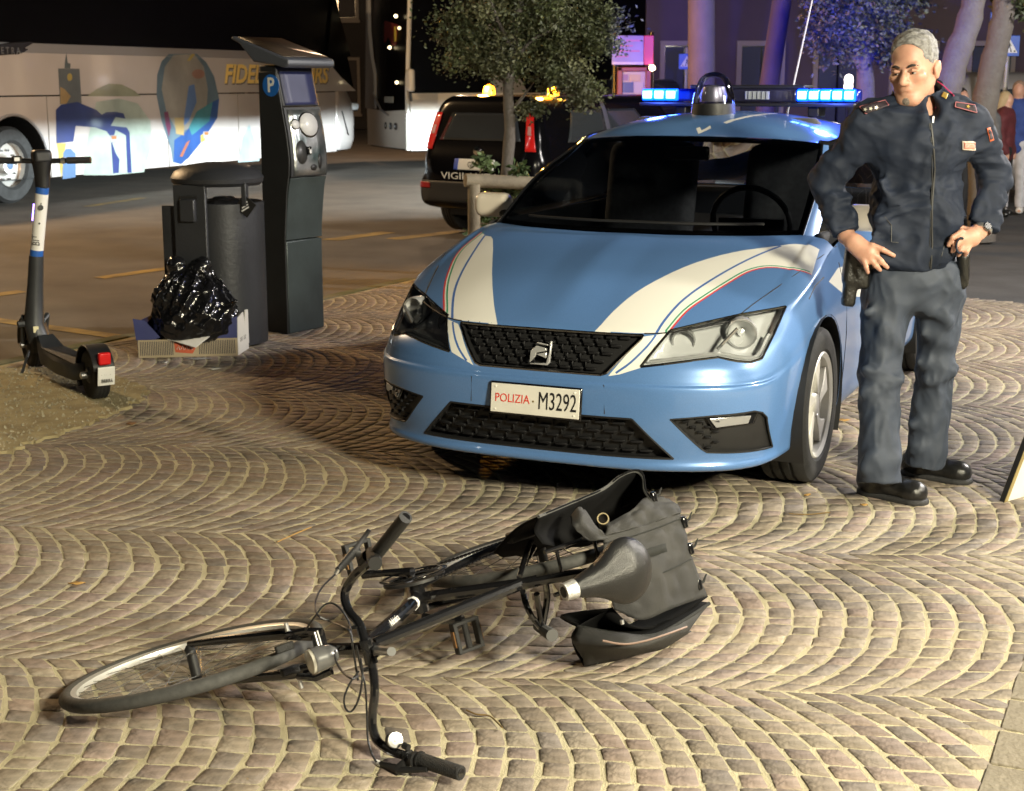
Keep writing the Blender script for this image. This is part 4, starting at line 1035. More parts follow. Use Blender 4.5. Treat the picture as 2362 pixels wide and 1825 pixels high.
    for P in ([V(1398, 1252, u0 + .022), V(1460, 1236, u0 + .03), V(1520, 1216, u0 + .03), V(1570, 1196, u0 + .016)], [V(1440, 1350, u0 + .035), V(1500, 1332, u0 + .043), V(1550, 1312, u0 + .04), V(1594, 1290, u0 + .022)]):
        b = MB(); b.tube(spl(P, 5), .0022, 5); obj('stitched_seam', b, m_web, pn)
    # webbing tabs and buckles
    d_ = (V(1535, 1260, .505) - V(1440, 1295, .505)); b = MB(); A = V(1442, 1293, .525); C = V(1534, 1263, .52)
    b.grid([[A.lerp(C, k / 8) + BU * (.006 * abs(math.sin(k * 1.3))) + BRt * s * .012 for s in (-1, 1)] for k in range(9)]); obj('webbing_strap', b, m_web, pn, solid=.003)
    for (x, y, u) in ((1578, 1205, .48), (1592, 1266, .485), (1612, 1348, .47), (1508, 1148, .44)):
        b = MB(); c = V(x, y, u); b.box(c, (.016, .016, .034), BR); bk = obj('buckle', b, m_gloss, t, bevel=.004)
        b = MB(); b.tube([c, c + BB_ * .02 + BRt * .004, c + BB_ * .035 + BRt * .02], [.005, .004, .002], 5); obj('strap_end', b, m_web, bk)
    b = MB(); q = V(1436, 1440, .50); b.tube([q, q + BRt * .012], .006, 8); obj('zip_puller', b, m_alu, lw)
    return t
pannier()
# ================================================================== the officer
m_skin = mat('skin', (.50, .285, .20), .48, nscale=30, ncol=(.42, .22, .16), bump=.12, bscale=250)
m_skin.node_tree.nodes['Principled BSDF'].inputs['Subsurface Weight'].default_value = .08
m_jack = mat('navy_jacket_cloth', (.0125, .0185, .036), .70, spec=.25, nscale=14, namt=.25, bump=.12, bscale=900)
m_trou = mat('blue_grey_trouser_cloth', (.034, .045, .070), .7, nscale=18, namt=.18, bump=.12, bscale=1100)
m_leath = mat('black_leather', (.010, .010, .010), .28, bump=.25, bscale=120)
m_hair = mat('grey_hair', (.075, .072, .07), .6, nscale=90, ncol=(.27, .265, .26), bump=.5, bscale=320, detail=8)
def officer():
    OY = 5.70; O = Vector((1.56, OY, 0))
    t = thing('person', 'man in a navy police jacket and blue grey trousers standing with hands on hips', 'person', O)
    q = lambda px, py, dy=0.: ay(px, py, OY + dy) - O
    # ------------------------------------------------ jacket
    fj = F((-.50, -.26, .78), (.52, .26, 1.62), .0068)
    ch, wa, hm = q(2120, 350), q(2112, 490), q(2108, 600)
    fj.cap(hm, wa, .150, .150, .04, sq=(1, .74, 1)); fj.cap(wa, ch, .150, .172, .06, sq=(1, .66, 1)); fj.ell(q(2120, 330), (.185, .118, .13), .06)
    fj.cap(q(2034, 266, .01), q(2198, 264, .01), .074, .074, .06, sq=(1, .95, 1)); fj.ell(q(2112, 265, .02), (.12, .09, .075), .05)
    sl, el, wl = q(2000, 288, .0), q(1904, 418, .05), q(1950, 538, -.03)
    fj.cap(sl, el, .079, .057, .05); fj.cap(el, wl, .057, .047, .03); fj.ell(el, (.060, .06, .06), .03)
    sr, er, wr = q(2238, 288, .0), q(2296, 408, .07), q(2262, 530, -.04)
    fj.cap(sr, er, .076, .057, .05); fj.cap(er, wr, .056, .044, .03)
    # blousing and folds
    for i, (x0, y0, x1, y1, r) in enumerate([(2010, 562, 2110, 585, .024), (2040, 596, 2130, 606, .032), (2150, 596, 2215, 570, .03), (2025, 505, 2065, 545, .016), (2170, 480, 2222, 505, .022), (2180, 520, 2226, 548, .022), (2030, 420, 2060, 470, .013), (2195, 372, 2236, 352, .018)]):
        fj.cap(q(x0, y0, -.088), q(x1, y1, -.092), r, r * .6, .055)
    for a_, b_, n_ in ((sl, el, 5), (el, wl, 6), (sr, er, 5), (er, wr, 6)):
        for k in range(n_):
            c = a_.lerp(b_, (k + .6) / n_); d = (b_ - a_).normalized(); s_ = d.cross(Vector((0, -1, 0))).normalized()
            fj.cap(c + s_ * .04 + Vector((0, -.028, .012)), c - s_ * .04 + Vector((0, -.032, -.012 if k % 2 else .006)), .015, .019, .03)
    fj.wrinkle(.006, 22, 3, (1, 1, .6)); fj.wrinkle(.004, 48, 7, (.6, 1, 1.2))
    # hem cut and cuffs
    hz = q(2110, 622).z
    fj.d = smax(fj.d, (hz - .006 * np.sin(fj.X * 30) - fj.Z) + 0 * fj.Y, .012)
    for w0, e0 in ((wl, el), (wr, er)):
        d = (w0 - e0).normalized(); fj.d = np.where(((fj.X - w0.x) * d.x + (fj.Y - w0.y) * d.y + (fj.Z - w0.z) * d.z > 0) & ((fj.X - w0.x) ** 2 + (fj.Y - w0.y) ** 2 + (fj.Z - w0.z) ** 2 < .012), np.maximum(fj.d, (fj.X - w0.x) * d.x + (fj.Y - w0.y) * d.y + (fj.Z - w0.z) * d.z), fj.d)
    # open collar: a ring round the neck
    nk = q(2122, 262, .03); nk2 = q(2118, 196, .045)
    fj.cap(nk, nk2, .088, .092, .02); fj.sub(fj.cap(nk + Vector((0, 0, .015)), nk2 + Vector((0, 0, .1)), .070, .080, add=False), .008)
    fj.d = smax(fj.d, (fj.Z - (nk2.z + .0 + .35 * (fj.Y - nk2.y) + .18 * (fj.X - nk2.x))) * .9, .008)
    vx = q(2140, 268); fj.sub(fj.ell((vx.x - .0, vx.y - .12, vx.z + .035), (.030, .10, .055), add=False), .012)
    def crease(me, amp, sc, seed):
        N_ = [v.normal.copy() for v in me.vertices]
        for v, n_ in zip(me.vertices, N_):
            p = Vector((v.co.x * sc[0] + seed, v.co.y * sc[1], v.co.z * sc[2])); w_ = mnoise.noise_vector(p * .5) * .9
            k = abs(mnoise.noise(p + w_)) + .45 * abs(mnoise.noise((p + w_) * 2.3 + Vector((3, 1, 7))))
            v.co -= n_ * (k - .25) * amp
        return me
    jk = obj('jacket', crease(fj.mesh('jacket', 1), .021, (8, 8, 10), 2.), m_jack, t, angle=180)
    jb = BVHTree.FromPolygons([v.co for v in jk.data.vertices], [p.vertices for p in jk.data.polygons])
    cl = Vector((0, 0, CAMH)) - O
    def on(px, py, lift=.002):
        h = jb.ray_cast(cl, ray(px, py).normalized()); return (h[0] + h[1] * lift, h[1]) if h[0] is not None else None
    # ------------------------------------------------ trousers
    ft = F((-.30, -.26, .03), (.30, .30, 1.02), .0068)
    ft.ell(q(2105, 640, .01), (.172, .115, .12), .05); ft.cap(q(2062, 655), q(2160, 650), .115, .112, .05, sq=(1, .9, 1))
    kl, al, kr, ar = q(2028, 868, -.05), q(2028, 1114, -.13), q(2158, 850, .08), q(2134, 1070, .12)
    ft.cap(q(2048, 690, .0), kl, .097, .076, .03); ft.cap(kl, al, .076, .084, .02); ft.cap(q(2168, 690, .02), kr, .093, .071, .03); ft.cap(kr, ar, .071, .082, .02)
    for (x0, y0, x1, y1, dy, r) in [(2000, 850, 2075, 872, -.125, .02), (1995, 905, 2065, 880, -.125, .018), (2010, 1055, 2060, 1075, -.195, .018), (1995, 1085, 2065, 1060, -.19, .015), (2120, 835, 2200, 850, .0, .018), (2110, 1030, 2170, 1045, .045, .016), (2120, 690, 2040, 735, -.09, .016), (2125, 700, 2190, 745, -.07, .016), (2040, 760, 2080, 800, -.11, .016), (2000, 720, 2050, 700, -.10, .014), (2105, 980, 2160, 960, .04, .014), (2130, 770, 2185, 790, -.03, .015), (2140, 880, 2195, 865, .0, .015)]:
        ft.cap(q(x0, y0, dy + .012), q(x1, y1, dy + .018), r, r * .6, .05)
    ft.wrinkle(.0032, 20, 11, (1.4, 1, .2)); ft.wrinkle(.0018, 46, 5, (1, 1, .5))
    for a_, k_ in ((al, kl), (ar, kr)):
        d = (a_ - k_).normalized(); sdm = (ft.X - a_.x) * d.x + (ft.Y - a_.y) * d.y + (ft.Z - a_.z) * d.z
        ft.d = np.where(((ft.X - a_.x) ** 2 + (ft.Y - a_.y) ** 2 < .022) & (ft.Z < a_.z + .12), np.maximum(ft.d, sdm), ft.d)
    tr = obj('trousers', crease(ft.mesh('trousers', 1), .019, (9, 9, 6), 5.), m_trou, t, angle=180)
    # ------------------------------------------------ boots
    for hx, tx_, lab in ((gp(2008, 1142), gp(2112, 1164), 0), (gp(2108, 1098), gp(2215, 1116), 1)):
        a, b_ = hx - O, tx_ - O; d = (b_ - a).normalized(); a = a + Vector((0, .02, 0)); b_ = b_ + Vector((0, .02, 0))
        fb = F((min(a.x, b_.x) - .1, min(a.y, b_.y) - .12, -.005), (max(a.x, b_.x) + .1, max(a.y, b_.y) + .12, .24), .007)
        up = Vector((0, 0, 1)); an = al if not lab else ar
        fb.cap(a + up * .045, b_ + up * .040, .044, .046, .02, sq=(1, 1, .9)); fb.cap(a + up * .06, a.lerp(b_, .55) + up * .058, .046, .040, .03); fb.ell(b_ + up * .045 - d * .01, (.052, .05, .043), .02)
        fb.cap(a + up * .06 + d * .03, Vector((an.x, an.y, .20)), .058, .058, .03)
        bt = obj('boot', fb.mesh('boot', 1), m_leath, t, angle=180)
        fs_ = F((min(a.x, b_.x) - .1, min(a.y, b_.y) - .12, -.012), (max(a.x, b_.x) + .1, max(a.y, b_.y) + .12, .05), .007)
        fs_.cap(a, b_, .052, .056, .01, sq=(1, 1, 1)); fs_.d = smax(fs_.d, (fs_.Z - .024) + 0 * fs_.X + 0 * fs_.Y, .005); fs_.d = smax(fs_.d, (.0015 - fs_.Z) + 0 * fs_.X + 0 * fs_.Y, .002)
        obj('boot_sole', fs_.mesh('boot_sole', 0), m_rub, bt, angle=40)
        for k in range(4):
            c = a.lerp(b_, .45 + .1 * k) + up * (.108 - .014 * k); s_ = d.cross(up); b = MB(); b.tube([c - s_ * .022, c + up * .004, c + s_ * .022], .0032, 5); obj('lace', b, m_blk, bt)
    # ------------------------------------------------ body: head, neck, torso, arms, hands, legs in one surface
    fy = F((-.50, -.24, .02), (.52, .30, 1.84), .0048)
    HC = q(2108, 158, .0); yaw, pit = R(-35), R(-7)
    HR = Matrix.Rotation(yaw, 3, 'Z') @ Matrix.Rotation(math.pi, 3, 'Z') @ Matrix.Rotation(pit, 3, 'X') @ Matrix.Rotation(R(4), 3, 'Y')   # head +y = face direction
    hp = lambda x, y, z: HC + HR @ Vector((x, y, z)) * 1.06
    hs = 1.06
    hell = lambda c, r, k=.02, f=fy, add=True: f.ell(hp(*c), [v * hs for v in r], k, HR, add)
    hcap = lambda a, b_, r0, r1, k=.015, f=fy, add=True: f.cap(hp(*a), hp(*b_), r0 * hs, r1 * hs, k, add=add)
    hell((0, -.012, .040), (.076, .098, .085)); hell((0, .028, -.035), (.064, .068, .080), .03); hell((0, .066, -.100), (.032, .028, .022), .025)
    for s in (-1, 1):
        hcap((s * .056, .0, -.05), (s * .022, .068, -.102), .016, .016, .03); hell((s * .042, .066, -.022), (.022, .020, .018), .02)
        hell((s * .078, -.012, -.012), (.009, .020, .032), .006); hell((s * .084, -.020, .0), (.006, .016, .022), .006)
        hell((s * .012, .104, -.040), (.009, .012, .008), .008)
    hcap((-.038, .082, .016), (.038, .082, .016), .011, .011, .014); hcap((0, .088, .004), (0, .116, -.036), .008, .0125, .010)
    hell((0, .088, -.066), (.021, .013, .006), .006); hell((0, .085, -.080), (.018, .013, .006), .006); hell((0, .080, -.058), (.026, .018, .018), .015)
    for s in (-1, 1): fy.sub(hell((s * .031, .104, -.004), (.019, .018, .011), add=False), .010)
    fy.sub(hell((0, .108, -.073), (.026, .018, .0028), add=False), .004)
    for s in (-1, 1): fy.sub(hcap((s * .020, .112, -.046), (s * .034, .098, -.075), .0025, .0025, add=False), .008)
    fy.cap(hp(0, -.03, -.05), q(2122, 285, .035), .056, .062, .03)
    # inside the clothes
    fy.cap(q(2120, 300, .03), q(2110, 600, .02), .085, .085, .03, sq=(1.3, .8, 1)); fy.cap(sl, el, .045, .038, .02); fy.cap(el, wl, .038, .030, .02); fy.cap(sr, er, .045, .038, .02); fy.cap(er, wr, .038, .030, .02); fy.cap(q(2020, 300, .02), q(2225, 300, .02), .05, .05, .03)
    fy.cap(q(2070, 640, .01), kl, .07, .05, .03); fy.cap(kl, kl.lerp(al, .8), .05, .035, .02); fy.cap(q(2150, 640, .02), kr, .07, .05, .03); fy.cap(kr, kr.lerp(ar, .8), .05, .035, .02)
    # viewer's left hand: palm on the hip, four fingers spread, thumb behind
    w0 = q(1952, 545, -.05); p0 = q(1972, 562, -.085); p1 = q(2008, 584, -.115)
    fy.cap(wl, w0, .032, .029, .015); fy.cap(w0, p0, .029, .032, .015, sq=(1, .8, 1)); fy.cap(p0, p1, .033, .034, .015, sq=(1, .72, 1)); fy.cap(q(1985, 580, -.10), q(1998, 598, -.11), .028, .026, .015, sq=(1, .7, 1))
    for (kx, ky, mx, my, tx_, ty_, r) in ((2012, 566, 2036, 576, 2062, 590, .0105), (2014, 584, 2032, 602, 2046, 617, .011), (2006, 596, 2020, 613, 2030, 623, .0105), (1992, 600, 1998, 617, 2002, 629, .0095)):
        k_, m_, e_ = q(kx, ky, -.122), q(mx, my, -.135), q(tx_, ty_, -.128); fy.cap(k_, m_, r * 1.1, r, .006); fy.cap(m_, e_, r, r * .82, .004)
    fy.cap(p0, q(1975, 598, -.02), .016, .012, .012)
    # viewer's right hand: fist half closed on the hip
    w1 = q(2258, 534, -.075); p2 = q(2240, 548, -.115); p3 = q(2222, 552, -.128)
    fy.cap(wr, w1, .030, .028, .015); fy.cap(w1, p2, .029, .034, .015, sq=(1, .8, 1)); fy.cap(p2, p3, .034, .032, .012, sq=(1, .75, 1))
    for (kx, ky, mx, my, tx_, ty_, r) in ((2218, 534, 2198, 548, 2187, 566, .0105), (2220, 550, 2204, 566, 2197, 580, .011), (2226, 564, 2216, 578, 2211, 589, .0105), (2236, 570, 2230, 580, 2226, 590, .009)):
        k_, m_, e_ = q(kx, ky, -.135), q(mx, my, -.145), q(tx_, ty_, -.130); fy.cap(k_, m_, r * 1.1, r, .006); fy.cap(m_, e_, r, r * .82, .004)
    fy.cap(q(2236, 536, -.10), q(2214, 524, -.10), .015, .011, .01)
    body = obj('body', fy.mesh('body', 1), m_skin, t, angle=180)
    # hair, brows, eyes, stubble
    fh = F(tuple(HC - Vector((.16,) * 3)), tuple(HC + Vector((.18,) * 3)), .0045)
    hell((0, -.014, .043), (.0782, .1, .0868), .02, fh)
    cut1 = hell((0, .085, .016), (.061, .064, .080), .0, fh, False); fh.sub(cut1, .012)
    nl = np.array(HR.transposed()); lx, ly, lz = [sum(nl[i][j] * ([fh.X, fh.Y, fh.Z][j] - HC[j]) for j in range(3)) / hs for i in range(3)]
    fh.d = smax(fh.d, (-.012 - lz + .35 * np.maximum(0, ly) * 1.2) * 1., .01); fh.d = smax(fh.d, (ly - .055 - .6 * np.maximum(0, lz - .07)), .01)
    g = np.random.RandomState(5); nz = 0
    for i in range(7):
        kk = g.normal(size=3) * 130; nz = nz + np.sin(fh.X * kk[0] + fh.Y * kk[1] + fh.Z * kk[2] + g.uniform(0, 6))
    fh.d = fh.d + .0006 * nz * np.clip((lz + .0) * 16, .25, 1.5) - .007 * np.clip((lz - .06) * 25, 0, 1)
    obj('hair', fh.mesh('hair', 0), m_hair, body, angle=180)
    for s in (-1, 1):
        b = MB(); pts = [hp(s * .014, .097, .013), hp(s * .030, .0955, .0195), hp(s * .048, .083, .016)]
        b.tube(spl(pts, 3), [.0032, .004, .0046, .0048, .0046, .0038, .0022], 6); obj('eyebrow', b, mat('dark_brow', (.02, .016, .014), .8), body)
        b = MB(); c = hp(s * .031, .084, -.004); b.lathe([(0, -.0105), (.0075, -.0075), (.0105, 0), (.0075, .0075), (0, .0105)], c=c, n=12); ey = obj('eye', b, mat('eye_white', (.26, .23, .22), .25), body)
        b = MB(); c2 = hp(s * .030, .0925, -.007); b.lathe([(0, -.0045), (.0035, -.003), (.0045, 0), (.0035, .003), (0, .0045)], c=c2, n=10); obj('iris', b, mat('iris_dark', (.015, .01, .008), .15), ey)
        b = MB(); b.tube([hp(s * .016, .0925, -.0005), hp(s * .031, .0955, .0022), hp(s * .046, .087, -.001)], [.004, .0066, .004], 8); obj('eyelid', b, m_skin, ey)
    fc = F(tuple(hp(0, .085, -.098) - Vector((.05,) * 3)), tuple(hp(0, .085, -.098) + Vector((.05,) * 3)), .004)
    fc.ell(hp(0, .080, -.101), [.024 * hs, .018 * hs, .019 * hs], .01, HR); obj('goatee', fc.mesh('goatee', 0), mat('grey_stubble', (.30, .26, .235), .8, nscale=220, ncol=(.16, .13, .11), bump=.9, bscale=300), body, angle=180)
    # ------------------------------------------------ uniform details laid on the jacket
    def patch(name, px_poly, m, lift=.0025, par=jk, th=.003, n=6):
        (x0, y0), (x1, y1), (x2, y2), (x3, y3) = px_poly; rows = []
        for i in range(n + 1):
            r = []
            for j in range(n + 1):
                u, v = j / n, i / n; x = (x0 * (1 - u) + x1 * u) * (1 - v) + (x3 * (1 - u) + x2 * u) * v; y = (y0 * (1 - u) + y1 * u) * (1 - v) + (y3 * (1 - u) + y2 * u) * v
                h = on(x, y, lift); 
                if h is None: return None
                r.append(h[0])
            rows.append(r)
        b = MB(); b.grid(rows); return obj(name, b, m, par, angle=180, solid=th)
    def line(name, pts, r, m, par=jk, lift=.001):
        P = [on(x, y, lift) for x, y in pts]; P = [p[0] for p in P if p is not None]
        if len(P) < 2: return None
        b = MB(); b.tube(P, r, 6); return obj(name, b, m, par)
    m_mag = mat('magenta_piping', (.42, .03, .12), .6); m_gold = mat('gold_thread', (.55, .38, .10), .4, .6)
    line('zip_flap', [(2147, 285), (2150, 310), (2154, 350), (2156, 390), (2153, 430), (2150, 470), (2149, 520), (2150, 560), (2148, 600), (2146, 620)], .0042, m_blk)
    line('zip_teeth', [(2144, 285), (2147, 320), (2150, 370), (2150, 420), (2147, 470), (2145, 540), (2143, 615)], .0016, m_blk)
    h = on(2149, 278, .006)
    if h: b = MB(); b.box(h[0], (.009, .006, .026)); obj('zip_puller', b, m_alu, jk, bevel=.002)
    ep = mat('epaulette_cloth', (.022, .014, .022), .7)
    for P, nst in ((((1986, 249), (2040, 236), (2050, 247), (1996, 263)), 3), (((2202, 236), (2248, 247), (2252, 261), (2200, 249)), 1)):
        e = patch('epaulette', P, ep, .006, th=.006)
        if e:
            for k in range(4):
                line('piping', [P[k], P[(k + 1) % 4]], .0018, mat('pink_piping', (.3, .09, .11), .6), e, .009)
            c = (sum(p[0] for p in P) / 4, sum(p[1] for p in P) / 4)
            for k in range(nst):
                h = on(c[0] + ((k - 1) * 12 - 10 if nst > 1 else 5), c[1] + (-(k - 1) * 2 + 2 if nst > 1 else 1), .011)
                if h:
                    mt = h[1].to_track_quat('Z', 'Y').to_matrix().to_4x4(); b = MB()
                    b.prism([((.008 if i % 2 == 0 else .0035) * math.cos(i * math.pi / 5), (.008 if i % 2 == 0 else .0035) * math.sin(i * math.pi / 5)) for i in range(10)], 0, .003, fn=lambda x, y, z: h[0] + (mt.to_3x3() @ Vector((x, y, z)))); obj('rank_star', b, mat('star_silver', (.6, .58, .5), .35, .7) if nst > 1 else m_gold, e)
    e = patch('name_badge', ((2219, 326), (2247, 327), (2247, 348), (2219, 346)), mat('badge_white', (.6, .52, .46), .5), .005)
    e2 = patch('badge_field', ((2222, 329), (2244, 330), (2244, 345), (2222, 343)), mat('badge_red', (.50, .17, .12), .5), .0085)
    h = on(2233, 337, .0105)
    if h and e: text('POLIZIA', .0135, frame(h[0], (1, .25, 0), (0, 0, 1)), mat('badge_white', (.6, .52, .46), .5), e, sx=.62, extrude=.0005)
    pt = patch('sleeve_patch', ((2274, 296), (2282, 294), (2292, 324), (2283, 328)), mat('patch_orange', (.45, .10, .04), .6), .004)
    if pt: patch('patch_field', ((2277, 301), (2282, 300), (2289, 320), (2283, 323)), mat('patch_dark', (.03, .02, .03), .6), .0065, pt)
    # collar piping and gorget patch
    line('collar_piping', [(2163, 188), (2172, 194), (2184, 204), (2196, 217), (2200, 222)], .0028, m_mag); line('collar_piping', [(2146, 262), (2152, 258), (2160, 248)], .003, m_mag)
    patch('gorget_patch', ((2176, 214), (2187, 219), (2182, 230), (2171, 224)), m_gold, .004)
    for P in ([(2056, 520), (2056, 558), (2072, 560)], [(2002, 470), (2040, 500), (2056, 520)], [(2180, 560), (2172, 590), (2168, 612)]): line('seam', P, .0018, m_blk)
    # watch, holster, glove pouch, belt hook
    wc = q(2266, 530, -.075); d = (w1 - er).normalized(); b = MB(); b.tube([wc - d * .008, wc + d * .008], .034, 16, caps=False); wt = obj('watch', b, m_alu, t, solid=.004)
    b = MB(); mt = Vector((.3, -.9, .5)).normalized().to_track_quat('Z', 'Y').to_matrix().to_4x4(); b.lathe([(0, .038), (.014, .038), (.017, .034), (.017, .026)], c=wc, mtx=mt, n=16); obj('watch_face', b, m_dchrome, wt)
    fo = F(tuple(q(1965, 640) - Vector((.12, .14, .18))), tuple(q(1965, 640) + Vector((.12, .14, .16))), .008)
    fo.box(q(1972, 610, -.03), (.042, .03, .075), .012, .01, Matrix.Rotation(R(4), 3, 'Y')); fo.box(q(1960, 668, -.03), (.026, .024, .065), .012, .01, Matrix.Rotation(R(5), 3, 'Y')); fo.box(q(1992, 630, -.04), (.022, .02, .06), .008, .01); fo.box(q(1985, 585, -.04), (.03, .02, .02), .006, .005)
    obj('holster', fo.mesh('holster', 1), m_leath, t, angle=180)
    fg = F(tuple(q(2222, 620) - Vector((.08, .1, .14))), tuple(q(2222, 620) + Vector((.08, .1, .14))), .007)
    fg.cap(q(2222, 592, -.06), q(2224, 640, -.06), .026, .02, .01)
    for k in range(3): fg.cap(q(2214 + 8 * k, 635, -.065), q(2214 + 8 * k, 666 - 6 * abs(k - 1), -.065), .009, .007, .006)
    obj('glove', fg.mesh('glove', 1), m_leath, t, angle=180)
    b = MB(); c = q(2214, 566, -.15); b.tube([c + Vector((.016 * math.cos(a), -.01, .028 * math.sin(a))) for a in [R(d) for d in range(60, 320, 20)]], .0042, 6); obj('strap_loop', b, m_jack, t)
    return t
officer()
# ================================================================== dirt patch at the left edge, slabs at the right edge
m_dirt = mat('dirt', (.42, .35, .19), .95, nscale=9, ncol=(.26, .21, .11), bump=.5, bscale=160, detail=8)
DP = [gp(-560, 1120), gp(-500, 900), gp(-200, 868), gp(0, 852), gp(150, 846), gp(260, 868), gp(350, 896), gp(330, 922), gp(270, 956), gp(190, 985), gp(90, 1022), gp(0, 1052), gp(-250, 1110)]
dp = [(p.x, p.y) for p in DP]; cxx = sum(p[0] for p in dp) / len(dp); cyy = sum(p[1] for p in dp) / len(dp)
rg = random.Random(9); b = MB(); rows = []; fine = []
for i in range(len(dp)):
    a, c = dp[i], dp[(i + 1) % len(dp)]
    for k in range(8): fine.append((a[0] + (c[0] - a[0]) * k / 8 + rg.uniform(-.03, .03), a[1] + (c[1] - a[1]) * k / 8 + rg.uniform(-.04, .04)))
inn = [(cxx + (x - cxx) * .985, cyy + (y - cyy) * .985, .012) for x, y in fine]
b.add([(x, y, -.003) for x, y in fine] + inn, [tuple(range(len(fine), 2 * len(fine)))] + [(i, (i + 1) % len(fine), len(fine) + (i + 1) % len(fine), len(fine) + i) for i in range(len(fine))])
tag(obj('dirt_patch', b, m_dirt, smooth=False), kind='structure')
V, Fc = [], []
for k in range(5200):
    x, y = rg.uniform(min(p[0] for p in dp), max(p[0] for p in dp)), rg.uniform(min(p[1] for p in dp), max(p[1] for p in dp))
    if not inpoly(x, y, dp): continue
    s = rg.choice((.004, .005, .006, .009)) * rg.uniform(.7, 1.3); z = .012; n0 = len(V); a = rg.uniform(0, 6)
    V += [(x + s * math.cos(a), y + s * math.sin(a), z), (x + s * math.cos(a + 2.2), y + s * math.sin(a + 2.2), z), (x + s * math.cos(a + 4.1), y + s * math.sin(a + 4.1), z), (x, y, z + s * .9)]
    Fc += [(n0, n0 + 1, n0 + 3), (n0 + 1, n0 + 2, n0 + 3), (n0 + 2, n0, n0 + 3)]
me = bpy.data.meshes.new('gravel'); me.from_pydata(V, [], Fc); tag(obj('gravel', me, mat('pale_gravel', (.36, .32, .22), .9, nscale=30), smooth=False), 'pale grit scattered on the bare dirt patch', 'gravel', kind='stuff')
m_slab = mat('border_stone', (.22, .19, .14), .75, nscale=12, namt=.25, bump=.5, bscale=60, detail=6)
for i in range(9):
    for j in range(3):
        a = SLAB0 + SLABD * (i * .21 - .9) + SLABN * (j * .31 + .012); w_, h_ = .30, .20; b = MB(); hz_ = .001 + rg.uniform(0, .002)
        q_ = [a, a + SLABN * w_, a + SLABN * w_ + SLABD * h_, a + SLABD * h_]; b.prism([(p.x + rg.uniform(-.004, .004), p.y + rg.uniform(-.004, .004)) for p in q_], -.02, hz_ + .001)
        obj('border_slab', b, m_slab, pav, bevel=.004)
# ------------------------------------------------------------------ painted lines on the road
m_yel = mat('yellow_road_paint', (.42, .27, .05), .7, nscale=5, ncol=(.17, .12, .05), bump=.5, bscale=120, detail=9)
def marking(P, w_):
    a, c = gp(*P[0]), gp(*P[1]); d = (c - a).normalized(); n = Vector((-d.y, d.x, 0)) * w_ / 2
    a.z = c.z = -.026
    b = MB(); b.add([a - n, c - n, c + n, a + n], [(0, 1, 2, 3)]); tag(obj('road_marking', b, m_yel, smooth=False), kind='structure')
for P, w_ in ((((760, 548), (895, 530)), .22), (((905, 546), (1060, 528)), .22), (((228, 634), (400, 610)), .16), (((-60, 679), (52, 664)), .16), (((-80, 720), (330, 775)), .13), (((200, 472), (330, 452)), .15)): marking(P, w_)
